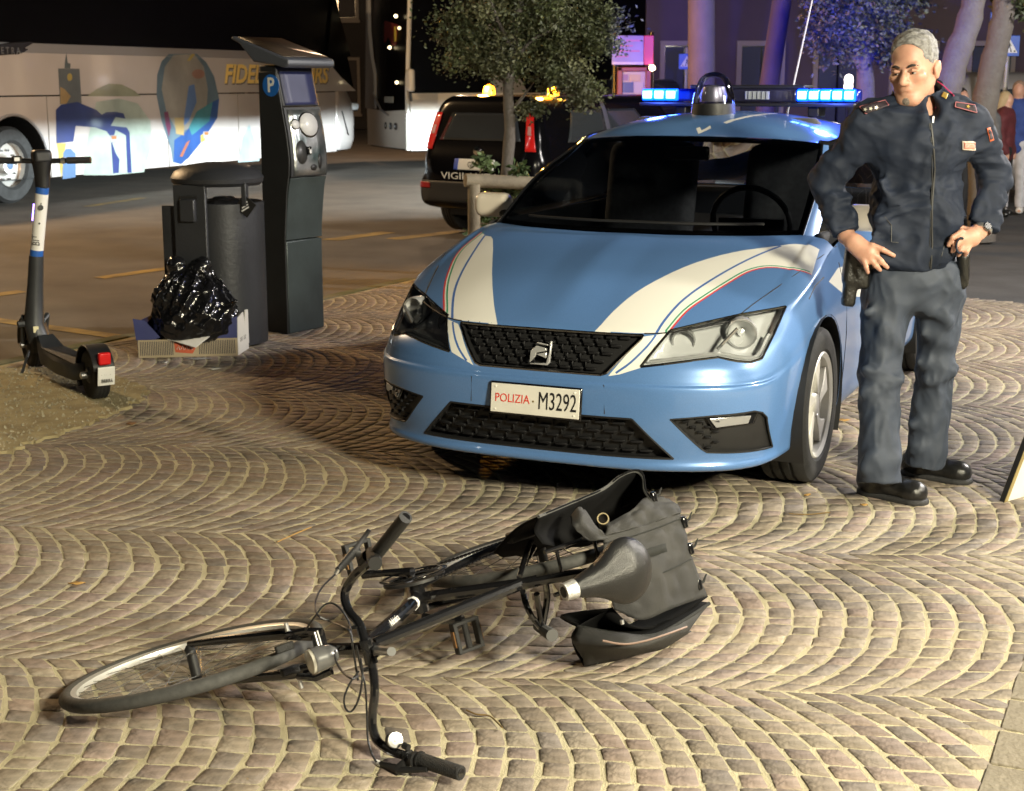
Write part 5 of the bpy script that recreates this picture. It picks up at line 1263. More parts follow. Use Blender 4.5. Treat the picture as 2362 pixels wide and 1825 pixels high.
# ================================================================== parking ticket machine
def ticket_machine():
    c0 = gp(668, 771); e1 = Vector((.55, .835, 0)).normalized(); nf = Vector((.835, -.55, 0))
    t = thing('parking_ticket_machine', 'dark parking ticket machine with a blue P disc and a slanted solar lid', 'ticket machine', c0)
    W, D = .345, .185
    front = [(0, 0), (0, .62), (.004, .70), (.03, .92), (.055, 1.02), (.058, 1.12), (.045, 1.25), (.012, 1.42), (-.035, 1.62), (-.05, 1.70)]
    P3 = lambda a, d, z: e1 * a + nf * d + Vector((0, 0, z))
    m_side = mat('machine_black', (.012, .013, .014), .55, nscale=6, namt=.3); m_low = mat('machine_green_grey', (.045, .06, .062), .4, .3, nscale=5, namt=.35, bump=.1, bscale=30)
    def seg(name, z0, z1, m, lo=0., hi=W, grow=0.):
        fp = [(d, z) for d, z in front if z0 < z < z1]; zz = [p[1] for p in front]; dd = [p[0] for p in front]
        fp = [(float(np.interp(z0, zz, dd)), z0)] + fp + [(float(np.interp(z1, zz, dd)), z1)]
        fp = [tuple(p) for p in spl(fp, 4)]
        poly = [(d + grow, z) for d, z in fp] + [(-D + .0, z1), (-D, z0)]
        b = MB(); b.prism(poly, lo, hi, fn=lambda d, z, a: P3(a, d, z)); return obj(name, b, m, t, bevel=.008, angle=30)
    seg('lower_cabinet', 0, .60, m_low); seg('middle_cabinet', .606, 1.0, m_low); up = seg('upper_cabinet', 1.006, 1.44, m_side); top = seg('head', 1.445, 1.70, m_side)
    # black side cheeks
    b = MB(); b.prism([(-D - .002, .0), (-.008, .0), (-.006, .62), (.022, .92), (.046, 1.03), (.05, 1.12), (.036, 1.25), (.004, 1.42), (-.045, 1.66), (-D - .002, 1.66)], -.004, .008, fn=lambda d, z, a: P3(a - .006, d, z)); obj('side_cheek', b, m_side, t, bevel=.003)
    def onf(a, z, lift=.003):
        zz = [p[1] for p in front]; dd = [p[0] for p in front]; return P3(a, float(np.interp(z, zz, dd)) + lift, z)
    def fpan(name, a0, a1, z0, z1, m, par, lift=.003, th=.004, n=10):
        b = MB(); b.grid([[onf(a0 + (a1 - a0) * i / 4, z0 + (z1 - z0) * k / n, lift) for i in range(5)] for k in range(n + 1)]); return obj(name, b, m, par, angle=180, solid=th)
    m_ss = mat('scratched_steel', (.42, .42, .43), .3, .8, nscale=9, ncol=(.08, .11, .11), bump=.3, bscale=30, detail=6)
    ss = fpan('steel_front', .025, W - .012, 1.015, 1.425, m_ss, up); fpan('blue_header', .02, W - .02, 1.455, 1.66, mat('header_blue', (.014, .018, .07), .5, nscale=5, namt=.2), top)
    def disc(name, a, z, ra, rz_, m, par, lift, hole=0):
        b = MB(); n = 20; ring = [onf(a + ra * math.cos(2 * math.pi * k / n), z + rz_ * math.sin(2 * math.pi * k / n), lift) for k in range(n)]
        b.add(ring + [onf(a, z, lift)], [(k, (k + 1) % n, n) for k in range(n)]); return obj(name, b, m, par, solid=.004)
    m_gr = mat('display_grey', (.5, .5, .5), .3); disc('display_rim', .20, 1.33, .095, .082, m_dchrome, ss, .005); disc('display', .20, 1.332, .085, .072, m_gr, ss, .009); disc('button_rim', .075, 1.335, .045, .034, m_dchrome, ss, .005); disc('button', .075, 1.335, .037, .027, m_gr, ss, .009)
    disc('coin_dish', .10, 1.16, .055, .075, mat('dish_dark', (.03, .03, .03), .4), ss, .006); disc('ticket_slot', .21, 1.06, .03, .02, m_blk, ss, .006); disc('card_reader', .27, 1.10, .018, .05, m_blk, ss, .006)
    b = MB(); b.box(onf(.16, 1.17, .012), (.03, .03, .05), Matrix.Rotation(.99, 3, 'Z')); obj('coin_slot', b, m_gloss, ss, bevel=.004); b = MB(); b.box(onf(.16, 1.165, .02), (.012, .02, .026), Matrix.Rotation(.99, 3, 'Z')); obj('coin_plate', b, mat('plate_pale', (.7, .7, .7), .4), ss)
    # lid with solar panel
    b = MB(); lid = [(-.38, 1.865), (-.36, 1.88), (.10, 1.735), (.105, 1.70), (.07, 1.68), (-.02, 1.70), (-.19, 1.72), (-.30, 1.83)]
    b.prism(lid, -.05, W + .05, fn=lambda d, z, a: P3(a, d, z)); ld = obj('lid', b, mat('lid_grey', (.06, .065, .08), .4), t, bevel=.02, seg=3)
    b = MB(); sl = Vector((.52, 1.735 - 1.915)).normalized(); b.add([P3(a, d, z) for a, d, z in ((-.03, -.33, 1.874), (W + .03, -.33, 1.874), (W + .03, .06, 1.751), (-.03, .06, 1.751))], [(0, 1, 2, 3)]); obj('solar_panel', b, mat('solar_panel', (.05, .035, .025), .3, nscale=4), ld, solid=.006)
    # P disc on the flank
    cc = P3(-.013, -.080, 1.575); b = MB(); b.lathe([(.068, 0), (.068, .002), (0, .002)], c=cc, mtx=(-e1).to_track_quat('Z', 'Y').to_matrix().to_4x4(), n=28); ds = obj('parking_disc', b, mat('sign_blue', (.012, .10, .36), .4), t)
    text('P', .125, frame(cc - e1 * .0035 + Vector((0, 0, -.001)), -nf * -1, (0, 0, 1)), mat('sign_white', (.6, .6, .58), .5), ds, sx=.9, bold=.003)
ticket_machine()
# ================================================================== litter bin
m_bin = mat('bin_grey_steel', (.040, .042, .048), .45, .4, nscale=4, namt=.25, bump=.15, bscale=40)
def bin_():
    c = gp(508, 802); c = Vector((c.x, c.y + .12, 0)); t = thing('litter_bin', 'dark grey steel litter bin with a domed lid beside the ticket machine', 'bin', c)
    b = MB(); b.lathe([(.275, 1.005), (.28, 1.03), (.255, 1.07), (.18, 1.105), (.08, 1.12), (0, 1.122)], n=36); b.lathe([(.275, 1.004), (.255, .985), (0, .985)], n=36); obj('lid', b, m_bin, t)
    b = MB(); b.lathe([(.25, .02), (.25, .88), (.24, .885), (.24, .06), (0, .06)], c=(.02, .03, 0), n=36, caps=False); obj('bucket', b, m_bin, t)
    ax = Vector((.98, -.2, 0)).normalized(); nx = Vector((-.2, -.98, 0)).normalized(); rt = Matrix.Rotation(math.atan2(ax.y, ax.x), 3, 'Z')
    cp = nx * .245 + ax * -.075; b = MB(); b.box(cp + Vector((0, 0, .5)), (.205, .03, 1.0), rt); pst = obj('post', b, m_bin, t, bevel=.006)
    b = MB(); b.box(cp - ax * .15 + nx * -.05 + Vector((0, 0, .44)), (.11, .02, .86), rt); obj('side_plate', b, m_bin, t, bevel=.005)
    b = MB(); b.box(cp + nx * .035 + Vector((0, 0, .85)), (.095, .045, .135), rt); b2 = obj('ashtray', b, m_bin, pst, bevel=.008)
    b = MB(); b.box(cp + nx * .022 + Vector((0, 0, .925)), (.11, .012, .02), rt); obj('ashtray_slot', b, m_blk, pst)
    b = MB(); b.box(cp * .5 + ax * .26 + Vector((0, 0, .94)), (.03, .05, .14), rt); obj('lid_bracket', b, m_bin, t, bevel=.004)
    b = MB(); p = cp * .55 + ax * .27 + Vector((0, 0, .87)); b.box(p, (.10, .008, .10), rt @ Matrix.Rotation(R(38), 3, 'Y')); st = obj('sticker', b, mat('sticker_black', (.008, .008, .008), .4), t, bevel=.002)
    for k in range(3): b = MB(); b.box(p + nx * .006 + Vector((.0, 0, -.018 + .018 * k)), (.055 - .01 * k, .002, .007), rt @ Matrix.Rotation(R(-30), 3, 'Y')); obj('sticker_print', b, mat('print_white', (.6, .6, .6), .5), st)
    F_ = F((-.2, -.2, .78), (.24, .24, .97), .022); F_.ell((.03, .02, .84), (.17, .17, .07)); F_.wrinkle(.02, 40, 2); obj('liner', F_.mesh('liner', 1), mat('bin_liner', (.01, .01, .011), .3), t, angle=180)
bin_()
# ================================================================== cardboard box and rubbish bag
def carton():
    A, B_, C = gp(320, 827), gp(549, 821), gp(584, 798); ex = (B_ - A); L = ex.length; ex.normalize(); eyy = (C - B_).normalized(); D = .33; H = .215
    t = thing('cardboard_box', 'torn blue and beige cardboard box on the ground under the rubbish bag', 'box', A)
    m_bl = mat('carton_blue', (.03, .04, .16), .6, nscale=6, namt=.2); m_be = mat('carton_beige', (.40, .33, .22), .75, nscale=20, namt=.12); m_wh = mat('carton_white', (.62, .60, .56), .65, nscale=9, namt=.1)
    P = lambda x, y, z: ex * x + eyy * y + Vector((0, 0, z + .004))
    def pan(name, pts, m, par=t, th=.005): b = MB(); b.add(pts, [tuple(range(len(pts)))]); return obj(name, b, m, par, smooth=False, solid=th)
    fr_ = pan('front_panel', [P(0, 0, 0), P(L, 0, 0), P(L, 0, .105), P(0, 0, .105)], m_be)
    pan('front_upper_panel', [P(-.008, -.004, .106), P(.10, -.004, .106), P(.13, -.004, .12), P(.05, -.006, .22), P(-.02, -.008, .235)], m_bl, fr_); pan('front_upper_panel', [P(L - .17, -.002, .106), P(L, -.002, .106), P(L + .004, 0, .235), P(L - .12, -.004, .20)], m_bl, fr_)
    m_st = mat('carton_print', (.03, .03, .045), .7)
    for k in range(54):
        x = .012 + k * (L - .02) / 54
        if .20 < x < .345: continue
        pan('stripe', [P(x, -.0036, .012), P(x + .0045, -.0036, .012), P(x + .0045, -.0036, .095), P(x, -.0036, .095)], m_st, fr_, .0006)
    lg = pan('red_label', [P(.215, -.006, .028), P(.315, -.006, .018), P(.335, -.006, .052), P(.27, -.006, .09), P(.21, -.006, .085)], mat('label_red', (.48, .09, .035), .6), fr_, .001)
    for k in range(4): b = MB(); b.tube([P(.225 + k * .024, -.008, .045), P(.235 + k * .024, -.008, .066), P(.243 + k * .024, -.008, .042)], .0022, 5); obj('label_scrawl', b, m_wh, lg)
    pan('flap', [P(.17, -.004, .105), P(.40, -.004, .105), P(.43, -.05, .125), P(.36, -.10, .07), P(.24, -.055, .10)], m_wh)
    e = pan('end_panel', [P(L, 0, 0), P(L, D * .72, 0), P(L, D * .72, .035), P(L, D * .84, .02), P(L + .0, D, .02), P(L, D, .23), P(L, D * .55, .245), P(L, D * .5, .16), P(L, D * .42, .24), P(L + .004, 0, .225)], m_wh)
    for k in range(9): b = MB(); b.box(P(L + .004, .05 + .012 * k + (.02 if k > 4 else 0), .085), (.0012, .003 + .003 * (k % 3), .026), Matrix.Rotation(math.atan2(ex.y, ex.x), 3, 'Z')); obj('bar_code', b, m_st, e)
    pan('back_panel', [P(0, D, 0), P(L, D, 0), P(L, D, H), P(0, D, H)], m_bl); pan('left_panel', [P(0, 0, 0), P(0, D, 0), P(0, D, H), P(0, 0, H)], m_bl); pan('bottom_panel', [P(0, 0, 0), P(L, 0, 0), P(L, D, 0), P(0, D, 0)], m_be)
    c = P(L * .5, D * .5, .27) + A
    g = thing('rubbish_bag', 'full black plastic rubbish bag with a gathered top sitting in the cardboard box', 'rubbish bag', Vector((c.x, c.y, 0)))
    f = F((-.34, -.34, -.02), (.34, .34, .72), .009); f.ell((0, 0, .24), (.26, .235, .235), .05); f.ell((-.03, 0, .36), (.19, .18, .14), .06); f.ell((.10, -.05, .22), (.17, .16, .13), .06); f.ell((-.06, -.10, .16), (.15, .13, .11), .05)
    th = np.arctan2(f.Y, f.X + .02); rad = np.sqrt((f.X + .02) ** 2 + f.Y ** 2)
    f.d = f.d + .013 * np.sin(th * 15 + 4 * np.sin(f.Z * 9) + 2 * np.sin(th * 3)) * np.clip((f.Z - .22) * 6, 0, 1) * np.clip(rad * 9, 0, 1)
    f.wrinkle(.012, 18, 6); f.wrinkle(.006, 40, 8)
    f.cap((-.05, 0, .44), (-.10, .0, .52), .05, .07, .03); f.cap((-.03, 0, .44), (.06, -.02, .52), .04, .065, .03); f.cap((.17, -.12, .26), (.27, -.14, .33), .03, .02, .04); f.wrinkle(.003, 80, 4)
    me = f.mesh('bag_skin', 1); nn_ = [v.normal.copy() for v in me.vertices]
    for v, n_ in zip(me.vertices, nn_):
        p = v.co; k = abs(mnoise.noise(p * 9)) * .020 + abs(mnoise.noise(p * 21 + Vector((5, 0, 0)))) * .014 + abs(mnoise.noise(p * 45)) * .005
        v.co = p - n_ * k
    obj('bag_skin', me, mat('bin_bag_plastic', (.006, .006, .007), .2, coat=.35, bump=.2, bscale=60), g, angle=180)
    b = MB(); b.tube([(-.06 + .045 * math.cos(a), .045 * math.sin(a), .455 + .01 * math.sin(2 * a)) for a in [2 * math.pi * k / 14 for k in range(14)]], .012, 6, closed=True); obj('knot', b, mat('bin_bag_plastic2', (.006, .006, .007), .2), g)
carton()
# ================================================================== electric scooter
def scooter():
    rw, fw = gp(224, 921), gp(82, 846); d = (fw - rw); WB = d.length; d.normalize(); sd = Vector((-d.y, d.x, 0)) * -1   # sd: to the scooter's right
    t = thing('electric_scooter', 'grey rental electric scooter with a white stem parked on the dirt', 'scooter', rw)
    m_g = mat('scooter_grey', (.045, .048, .052), .45, .3, nscale=8, namt=.3); P = lambda f_, s_, z: d * f_ + sd * s_ + Vector((0, 0, z))
    rt = Matrix((sd, d, Vector((0, 0, 1)))).transposed()
    def whl(f_, name):
        e = bpy.data.objects.new(name, None); link(e, t); e.location = P(f_, 0, .132); mt = rt.to_4x4()
        b = MB(); pr = [(.085, -.035), (.11, -.042), (.125, -.036)] + [v for g in (-.02, .0, .02) for v in ((.131, g - .006), (.126, g - .002), (.126, g + .002), (.131, g + .006))] + [(.125, .036), (.11, .042), (.085, .035)]
        b.lathe(pr, axis='X', mtx=mt, n=36); obj('tyre', b, m_tyre, e, angle=40)
        b = MB(); b.lathe([(0, -.046), (.03, -.046), (.05, -.03), (.088, -.033), (.088, .033), (.05, .03), (.03, .046), (0, .046)], axis='X', mtx=mt, n=24); obj('rim', b, m_g, e)
        for s in (-1, 1): b = MB(); b.lathe([(.018, s * .045), (.018, s * .075), (.012, s * .08), (0, s * .08)], axis='X', mtx=mt, n=12); obj('axle_cap', b, m_alu, e)
    whl(0, 'rear_wheel'); whl(WB, 'front_wheel')
    # rear mudguard with lamp and plate
    b = MB(); arc = [(.15 * math.cos(a), .132 + .152 * math.sin(a)) for a in [R(x) for x in range(15, 215, 14)]]
    b.grid([[P(-x, s_, z) for s_ in (-.055, -.05, 0, .05, .055)] for x, z in arc]); mg = obj('mudguard', b, m_blk, t, solid=.005)
    b = MB(); b.box(P(-.152, .0, .235), (.062, .03, .062), rt); obj('tail_lamp', b, mat('red_lamp', (.5, .01, .01), .25, emit=(1, .02, .02), estr=.04), mg, bevel=.008)
    b = MB(); b.box(P(-.168, 0, .148), (.088, .006, .10), rt @ Matrix.Rotation(R(12), 3, 'X')); pl = obj('plate', b, mat('scooter_plate', (.72, .72, .70), .5), mg, bevel=.003)
    text('X9C', .036, frame(P(-.1722, 0, .166), sd, (0, 0, 1)), m_blk, pl, sx=.8); text('BBRR6', .026, frame(P(-.1735, 0, .124), sd, (0, 0, 1)), m_blk, pl, sx=.8)
    # deck
    b = MB(); prof = [(-.07, .10), (-.075, .17), (-.06, .19), (.06, .19), (.075, .17), (.07, .10)]
    b.grid([[P(f_, s_ * k, z + dz) for s_, z in prof + [prof[0]]] for f_, k, dz in ((.06, .55, .0), (.15, 1, -.02), (.45, 1.05, -.03), (.72, 1, -.02), (.84, .7, .03))]); obj('deck', b, m_g, t, angle=40)
    b = MB(); b.box(P(.44, 0, .165), (.13, .56, .008), rt); obj('deck_mat', b, m_rub, t)
    # front end
    H0, H1, H2 = P(WB - .16, 0, .16), P(WB - .10, 0, .50), None
    top = ay(96, 372, (rw + d * (WB - .16)).y) - rw; m1 = ay(84, 590, (rw + d * (WB - .13)).y) - rw; m2 = ay(98, 432, (rw + d * (WB - .155)).y) - rw; lo = ay(78, 745, (rw + d * (WB - .11)).y) - rw; lo2 = P(WB - .12, 0, .17)
    b = MB(); b.tube([lo2, lo, m1.lerp(lo, .45), m1], [.062, .056, .044, .040], 16); sm_ = obj('lower_stem', b, m_g, t)
    b = MB(); b.tube([m1, m2], .0355, 18); st = obj('stem', b, mat('scooter_white', (.72, .71, .68), .4), t)
    for a_, c_ in ((0, .09), (.91, 1.)): b = MB(); b.tube([m1.lerp(m2, a_), m1.lerp(m2, c_)], .0362, 18); obj('blue_band', b, mat('scooter_blue', (.02, .10, .38), .4), st)
    b = MB(); b.tube([m2, m2.lerp(top, .5), top], [.040, .044, .056], 14, flat=.8); obj('neck', b, m_blk, t)
    vd = (Vector((0, 0, CAMH)) - (rw + m1)).normalized(); lf = vd.cross(Vector((0, 0, 1))).normalized()
    c1 = m1.lerp(m2, .55); c2 = m1.lerp(m2, .84)
    for k in (0.42, .8):
        pass
    b = MB(); b.tube([m1.lerp(m2, .52) - lf * -.036, m1.lerp(m2, .76) - lf * -.036], .006, 6); obj('light_strip', b, mat('violet_strip', (.3, .2, .9), .3, emit=(.28, .16, 1), estr=9), st)
    b = MB(); b.tube([m1.lerp(m2, .70) + vd * .034, m1.lerp(m2, .70) + vd * .045], .015, 12); b.tube([m1.lerp(m2, .77) + vd * .036, m1.lerp(m2, .70) + vd * .036], .003, 6); obj('lock_cap', b, m_blk, st)
    b = MB(); b.tube([m1.lerp(m2, .47) + vd * .034, m1.lerp(m2, .47) + vd * .039], .006, 8); obj('rivet', b, m_blk, st)
    text('BIT', .055, frame(m1.lerp(m2, .22) + vd * .0362 + lf * .008, (0, 0, 1), lf * 1), m_blk, st, sx=.8, shear=.2)
    hl, hr = ay(-6, 370, (rw + top).y - .0) - rw, ay(214, 369, (rw + top).y) - rw
    hl = top + (hl - top).normalized() * .27; hr = top + (hr - top).normalized() * .27
    b = MB(); b.tube([hl, top, hr], .014, 12); hb = obj('handlebar', b, m_blk, t)
    for e in (hl, hr): b = MB(); b.tube([e, e.lerp(top, .48)], .0185, 14); obj('grip', b, m_rub, hb)
    b = MB(); b.box(top + Vector((0, 0, .025)), (.10, .09, .075), rt); obj('display_head', b, m_blk, t, bevel=.02, seg=3)
    b = MB(); b.box(hl.lerp(top, .50) + vd * .012 + Vector((0, 0, .008)), (.05, .03, .035), rt); cb = obj('control', b, m_blk, hb, bevel=.006); b = MB(); b.box(hl.lerp(top, .50) + vd * .03 + Vector((0, 0, .006)), (.028, .006, .02), rt); obj('control_label', b, m_alu, cb)
    b = MB(); b.tube([hr.lerp(top, .6) + vd * .0, hr.lerp(top, .52)], .017, 12); obj('throttle_ring', b, m_alu, hb)
    b = MB(); arc = [(.155 * math.cos(a), .132 + .16 * math.sin(a)) for a in [R(x) for x in range(-10, 200, 15)]]
    b.grid([[P(WB - x, s_, z) for s_ in (-.05, .05)] for x, z in arc]); obj('front_mudguard', b, m_g, t, solid=.006)
    for s in (-1, 1): b = MB(); b.tube([P(WB, s * .06, .132), P(WB - .06, s * .062, .30), lo.lerp(lo2, .3)], [.016, .02, .02], 8); obj('fork_arm', b, m_g, t)
    b = MB(); b.box(lo.lerp(lo2, .35) + vd * .057, (.03, .003, .035), rt); obj('stem_label', b, mat('label_cream', (.55, .5, .3), .5), sm_)
    b = MB(); b.tube([P(WB - .14, -.07, .12), P(WB - .22, -.14, .01)], .008, 8); obj('side_stand', b, m_g, t)
    b = MB(); b.tube([lo + sd * -.09, lo + sd * .06], .018, 8); obj('hinge_clamp', b, m_g, t)
scooter()
# ================================================================== scraps on the ground
rs = random.Random(4); m_pap = mat('paper_scrap', (.55, .54, .50), .8); m_leaf = mat('dry_leaf', (.38, .22, .06), .8)
def scrap(name, label, px, py, l, w_, ang, m, cat):
    c = gp(px, py, .008); b = MB(); a = Vector((math.cos(ang), math.sin(ang), 0)) * l / 2; n = Vector((-math.sin(ang), math.cos(ang), 0)) * w_ / 2
    rows = [[a * u + n * v * (1 - .4 * abs(u)) + Vector((0, 0, .004 * math.sin(u * 3 + v * 2) + .003)) for v in (-1, 0, 1)] for u in (-1, -.5, 0, .5, 1)]
    b.grid(rows); o = obj(name, b, m, None, angle=180, solid=.0012); o.location = c; tag(o, label, cat, 'litter on the paving')
scrap('paper_scrap', 'larger white paper scrap on the dark paving before the cardboard box', 493, 851, .085, .05, .1, m_pap, 'litter')
scrap('paper_scrap', 'crumpled silver strip lying along the foot of the cardboard box', 455, 828, .16, .03, .05, mat('foil', (.5, .5, .52), .35, .5), 'litter')
scrap('paper_scrap', 'tiny white paper scrap near the corner of the cardboard box', 381, 837, .03, .025, .6, m_pap, 'litter')
scrap('dry_leaf', 'orange dry leaf on the cobbles left of the handlebar', 177, 1347, .055, .016, .1, m_leaf, 'leaf')
scrap('dry_leaf', 'curled brown dry leaf on the dirt edge', 303, 978, .05, .03, .4, mat('brown_leaf', (.2, .1, .04), .8), 'leaf')
scrap('cigarette_end', 'orange cigarette end on the cobbles beside the near boot', 1993, 1166, .03, .010, -.3, m_leaf, 'litter')
scrap('cigarette_end', 'orange cigarette end on the cobbles by the front tyre', 1862, 1143, .03, .010, .3, m_leaf, 'litter')
scrap('dry_leaf', 'yellow leaf behind the front wheel of the police car', 1945, 970, .07, .03, .1, m_leaf, 'leaf')
def twig(label, pts, m):
    b = MB(); P = [gp(x, y, .010) for x, y in pts]; o0 = P[0].copy(); b.tube(spl([p - o0 for p in P], 4), .0022, 5); o = obj('twig', b, m); o.location = o0; tag(o, label, 'twig')
twig('thin brown twig on the cobbles right of the bell', [(1076, 1638), (1100, 1648), (1130, 1652), (1158, 1678)], mat('twig_brown', (.16, .10, .03), .8))
twig('thin pale twig on the cobbles beyond the handlebar', [(640, 1250), (680, 1232), (718, 1216)], mat('twig_pale', (.4, .24, .08), .8))
twig('short brown twig on the cobbles in front of the boots', [(1820, 1185), (1860, 1187), (1915, 1182)], mat('twig_brown', (.16, .10, .03), .8))
# ================================================================== A-frame board at the right edge
def aboard():
    a = gp(2322, 1158); t = thing('pavement_sign', 'white A-frame pavement board with a worn wooden edge', 'sign', a)
    dx = Vector((.80, .60, 0)); nn = Vector((.60, -.80, 0)); ln = .16; H = .95
    m_w = mat('board_white', (.72, .70, .64), .5, nscale=6, namt=.12); m_e = mat('board_edge_wood', (.36, .28, .12), .7, nscale=14, namt=.4)
    for s, off_ in ((1, .0), (-1, .30)):
        b = MB(); P = lambda u, v, w_: dx * (u) + Vector((0, 0, v)) + (Vector((.60, -.80, 0)) * (off_ - s * ln * 0)) * 0 + Vector((.30 * v * (1 if s > 0 else -.1) + (.32 if s < 0 else 0), 0, 0)) + nn * w_
        b.add([P(u, v, w_) for w_ in (0, -.02) for u, v in ((0, 0), (.6, 0), (.6, H), (0, H))], [(0, 1, 2, 3), (7, 6, 5, 4), (0, 4, 5, 1), (1, 5, 6, 2), (2, 6, 7, 3), (3, 7, 4, 0)]); pn = obj('panel', b, m_w, t, bevel=.003)
        b = MB(); b.add([P(u, v, w_) for w_ in (.004, -.024) for u, v in ((-.018, 0), (.003, 0), (.003, H), (-.018, H))], [(0, 1, 2, 3), (7, 6, 5, 4), (0, 4, 5, 1), (1, 5, 6, 2), (2, 6, 7, 3), (3, 7, 4, 0)]); obj('edge_strip', b, m_e, pn, bevel=.003)
        b = MB(); b.add([P(u, v, w_) for w_ in (.001, -.021) for u, v in ((-.019, .0), (-.0185, .0), (-.0185, H), (-.019, H))], [(0, 1, 2, 3), (7, 6, 5, 4), (0, 4, 5, 1), (1, 5, 6, 2), (2, 6, 7, 3), (3, 7, 4, 0)]); obj('edge_groove', b, m_blk, pn)
aboard()
# ================================================================== coaches
m_cw = mat('coach_white', (.55, .51, .495), .22, coat=.6, nscale=2, namt=.06); m_cgl = mat('coach_window', (.003, .003, .004), .3, spec=.08); m_cgrey = mat('coach_grey', (.34, .34, .36), .3, coat=.4)
m_cw2 = mat('coach_white_lit', (.78, .74, .68), .3, coat=.4, nscale=2, namt=.06)  # coach white painted lighter, standing in for light missing on the second coach
def coach(label, origin, d, L0, L1, zc):
    """x along d, y outwards towards the camera, z up"""
    d = Vector((d[0], d[1], 0)).normalized(); n = Vector((d.y, -d.x, 0))
    if n.dot(Vector((0, 0, 0)) - Vector(origin)) < 0: n = -n
    t = thing('coach', label, 'coach', origin, 0, 'tour coaches parked along the road')
    P = lambda x, y, z: d * x + n * y + Vector((0, 0, z)); return t, P, d, n
def coach_one():
    A = gp(42, 470); d = Vector((.361, .9326, 0)); t, P, d, n = coach('long white tour coach painted with a clock tower and a hot air balloon', A, d, -3, 10.5, 0)
    zB, zM, zW = .31, 1.40, 1.97; X1 = 10.5
    def sheet(name, pts, m, par=t, th=.02, y=0.): b = MB(); b.add([P(x, y, z) for x, z in pts], [tuple(range(len(pts)))]); return obj(name, b, m, par, smooth=False, solid=th)
    wheel_x = 0.; cut_ = [(wheel_x + .66 * math.cos(a), .50 + .66 * math.sin(a)) for a in [R(k) for k in range(180, -1, -12)]]
    # lower panels, each its own sheet with an open joint
    sheet('side_panel', [(-3.2, zB), (-.66, zB)] + cut_[0:] + [(.70, zB), (.70, zM), (-3.2, zM)], m_cw)
    for x0, x1 in ((.72, 3.55), (3.57, 5.62), (5.64, 9.1)): sheet('side_panel', [(x0, zB), (x1, zB), (x1, zM), (x0, zM)], m_cw)
    sheet('upper_panel', [(-3.2, zM + .02), (9.95, zM + .02), (9.35, 1.68), (8.8, zW), (-3.2, zW)], m_cw)
    b = MB(); b.add([P(x, y, z) for x, y, z in ((-3.2, .01, zW), (8.8, .01, zW), (8.65, -.06, zW + .13), (-3.2, -.06, zW + .13))], [(0, 1, 2, 3)]); obj('window_sill', b, m_cgrey, t, smooth=False, solid=.01)
    # windows, roof, back wall
    b = MB(); b.add([P(x, -.07, z) for x, z in ((-3.2, zW + .1), (9.9, zW + .1), (9.2, 3.3), (-3.2, 3.3))], [(0, 1, 2, 3)]); obj('window_band', b, m_cgl, t, smooth=False, solid=.02)
    b = MB(); b.prism([(-2.5, 3.3), (-.0, 3.3), (-.15, 3.55), (-2.35, 3.55)], -3.2, 9.2, fn=lambda y, z, x: P(x, y, z)); obj('roof', b, m_cw, t)
    b = MB(); b.add([P(-3.2, 0, zB), P(9.6, 0, zB), P(9.6, -2.5, zB), P(-3.2, -2.5, zB), P(-3.2, -2.5, 3.4), P(9.2, -2.5, 3.4)], [(0, 1, 2, 3), (3, 2, 5, 4)]); obj('underfloor', b, m_blk, t, smooth=False)
    # nose: rounded in plan
    rows = []
    for z, xe, in_ in ((zB + .02, 10.35, .0), (.5, 10.52, 0), (.9, 10.55, 0), (1.2, 10.45, 0), (zM + .02, 10.2, .0)):
        r = []
        for k in range(13):
            a = R(90) * k / 12; r.append(P(9.12 + (xe - 9.12) * math.sin(a), -.55 + .55 * math.cos(a), z))
        rows.append(r + [P(xe, -1.2, z), P(xe, -2.0, z)])
    b = MB(); b.grid(rows); obj('nose', b, m_cw, t, angle=180, solid=.02)
    b = MB(); b.tube([P(9.35, .01, 1.05), P(9.6, -.0, .62), P(10.1, -.2, .52)], .012, 6); obj('bumper_joint', b, m_blk, t)
    b = MB(); b.box(P(10.42, -.34, 1.12), (.3, .2, .14), Matrix((d, n, Vector((0, 0, 1)))).transposed()); obj('head_lamp', b, mat('coach_lamp', (.7, .75, .8), .15, coat=.5), t, bevel=.05, seg=3)
    b = MB(); b.add([P(8.85, -.02, zW), P(9.95, -.03, zM + .03), P(10.2, -.6, zM + .03), P(9.6, -.8, 3.3), P(9.2, -.02, 3.3)], [(0, 1, 2, 3, 4)]); obj('windscreen', b, m_cgl, t, smooth=False)
    # wheels
    w_ = bpy.data.objects.new('wheel', None); link(w_, t); w_.location = P(0, -.2, .51); rm = Matrix((n, d, Vector((0, 0, 1)))).transposed().to_4x4()
    b = MB(); b.lathe([(.29, .12), (.33, .15), (.47, .14), (.51, .09), (.51, -.15), (.3, -.15)], axis='X', mtx=rm, n=40, caps=False); obj('tyre', b, m_tyre, w_)
    b = MB(); b.lathe([(.295, .12), (.29, .05), (.24, .02), (.16, .0), (.13, .04), (.12, .10), (.0, .11)], axis='X', mtx=rm, n=32, caps=False); obj('rim', b, mat('coach_rim', (.62, .60, .57), .3, .4), w_)
    for k in range(10): a = k * math.pi / 5; b = MB(); b.tube([rm @ Vector((.01, .20 * math.cos(a), .20 * math.sin(a))), rm @ Vector((.05, .20 * math.cos(a), .20 * math.sin(a)))], .016, 6); obj('wheel_nut', b, m_dchrome, w_)
    b = MB(); b.lathe([(.06, .112), (.0, .114)], axis='X', mtx=rm, n=16); obj('hub_badge', b, mat('hub_blue', (.05, .12, .25), .4), w_)
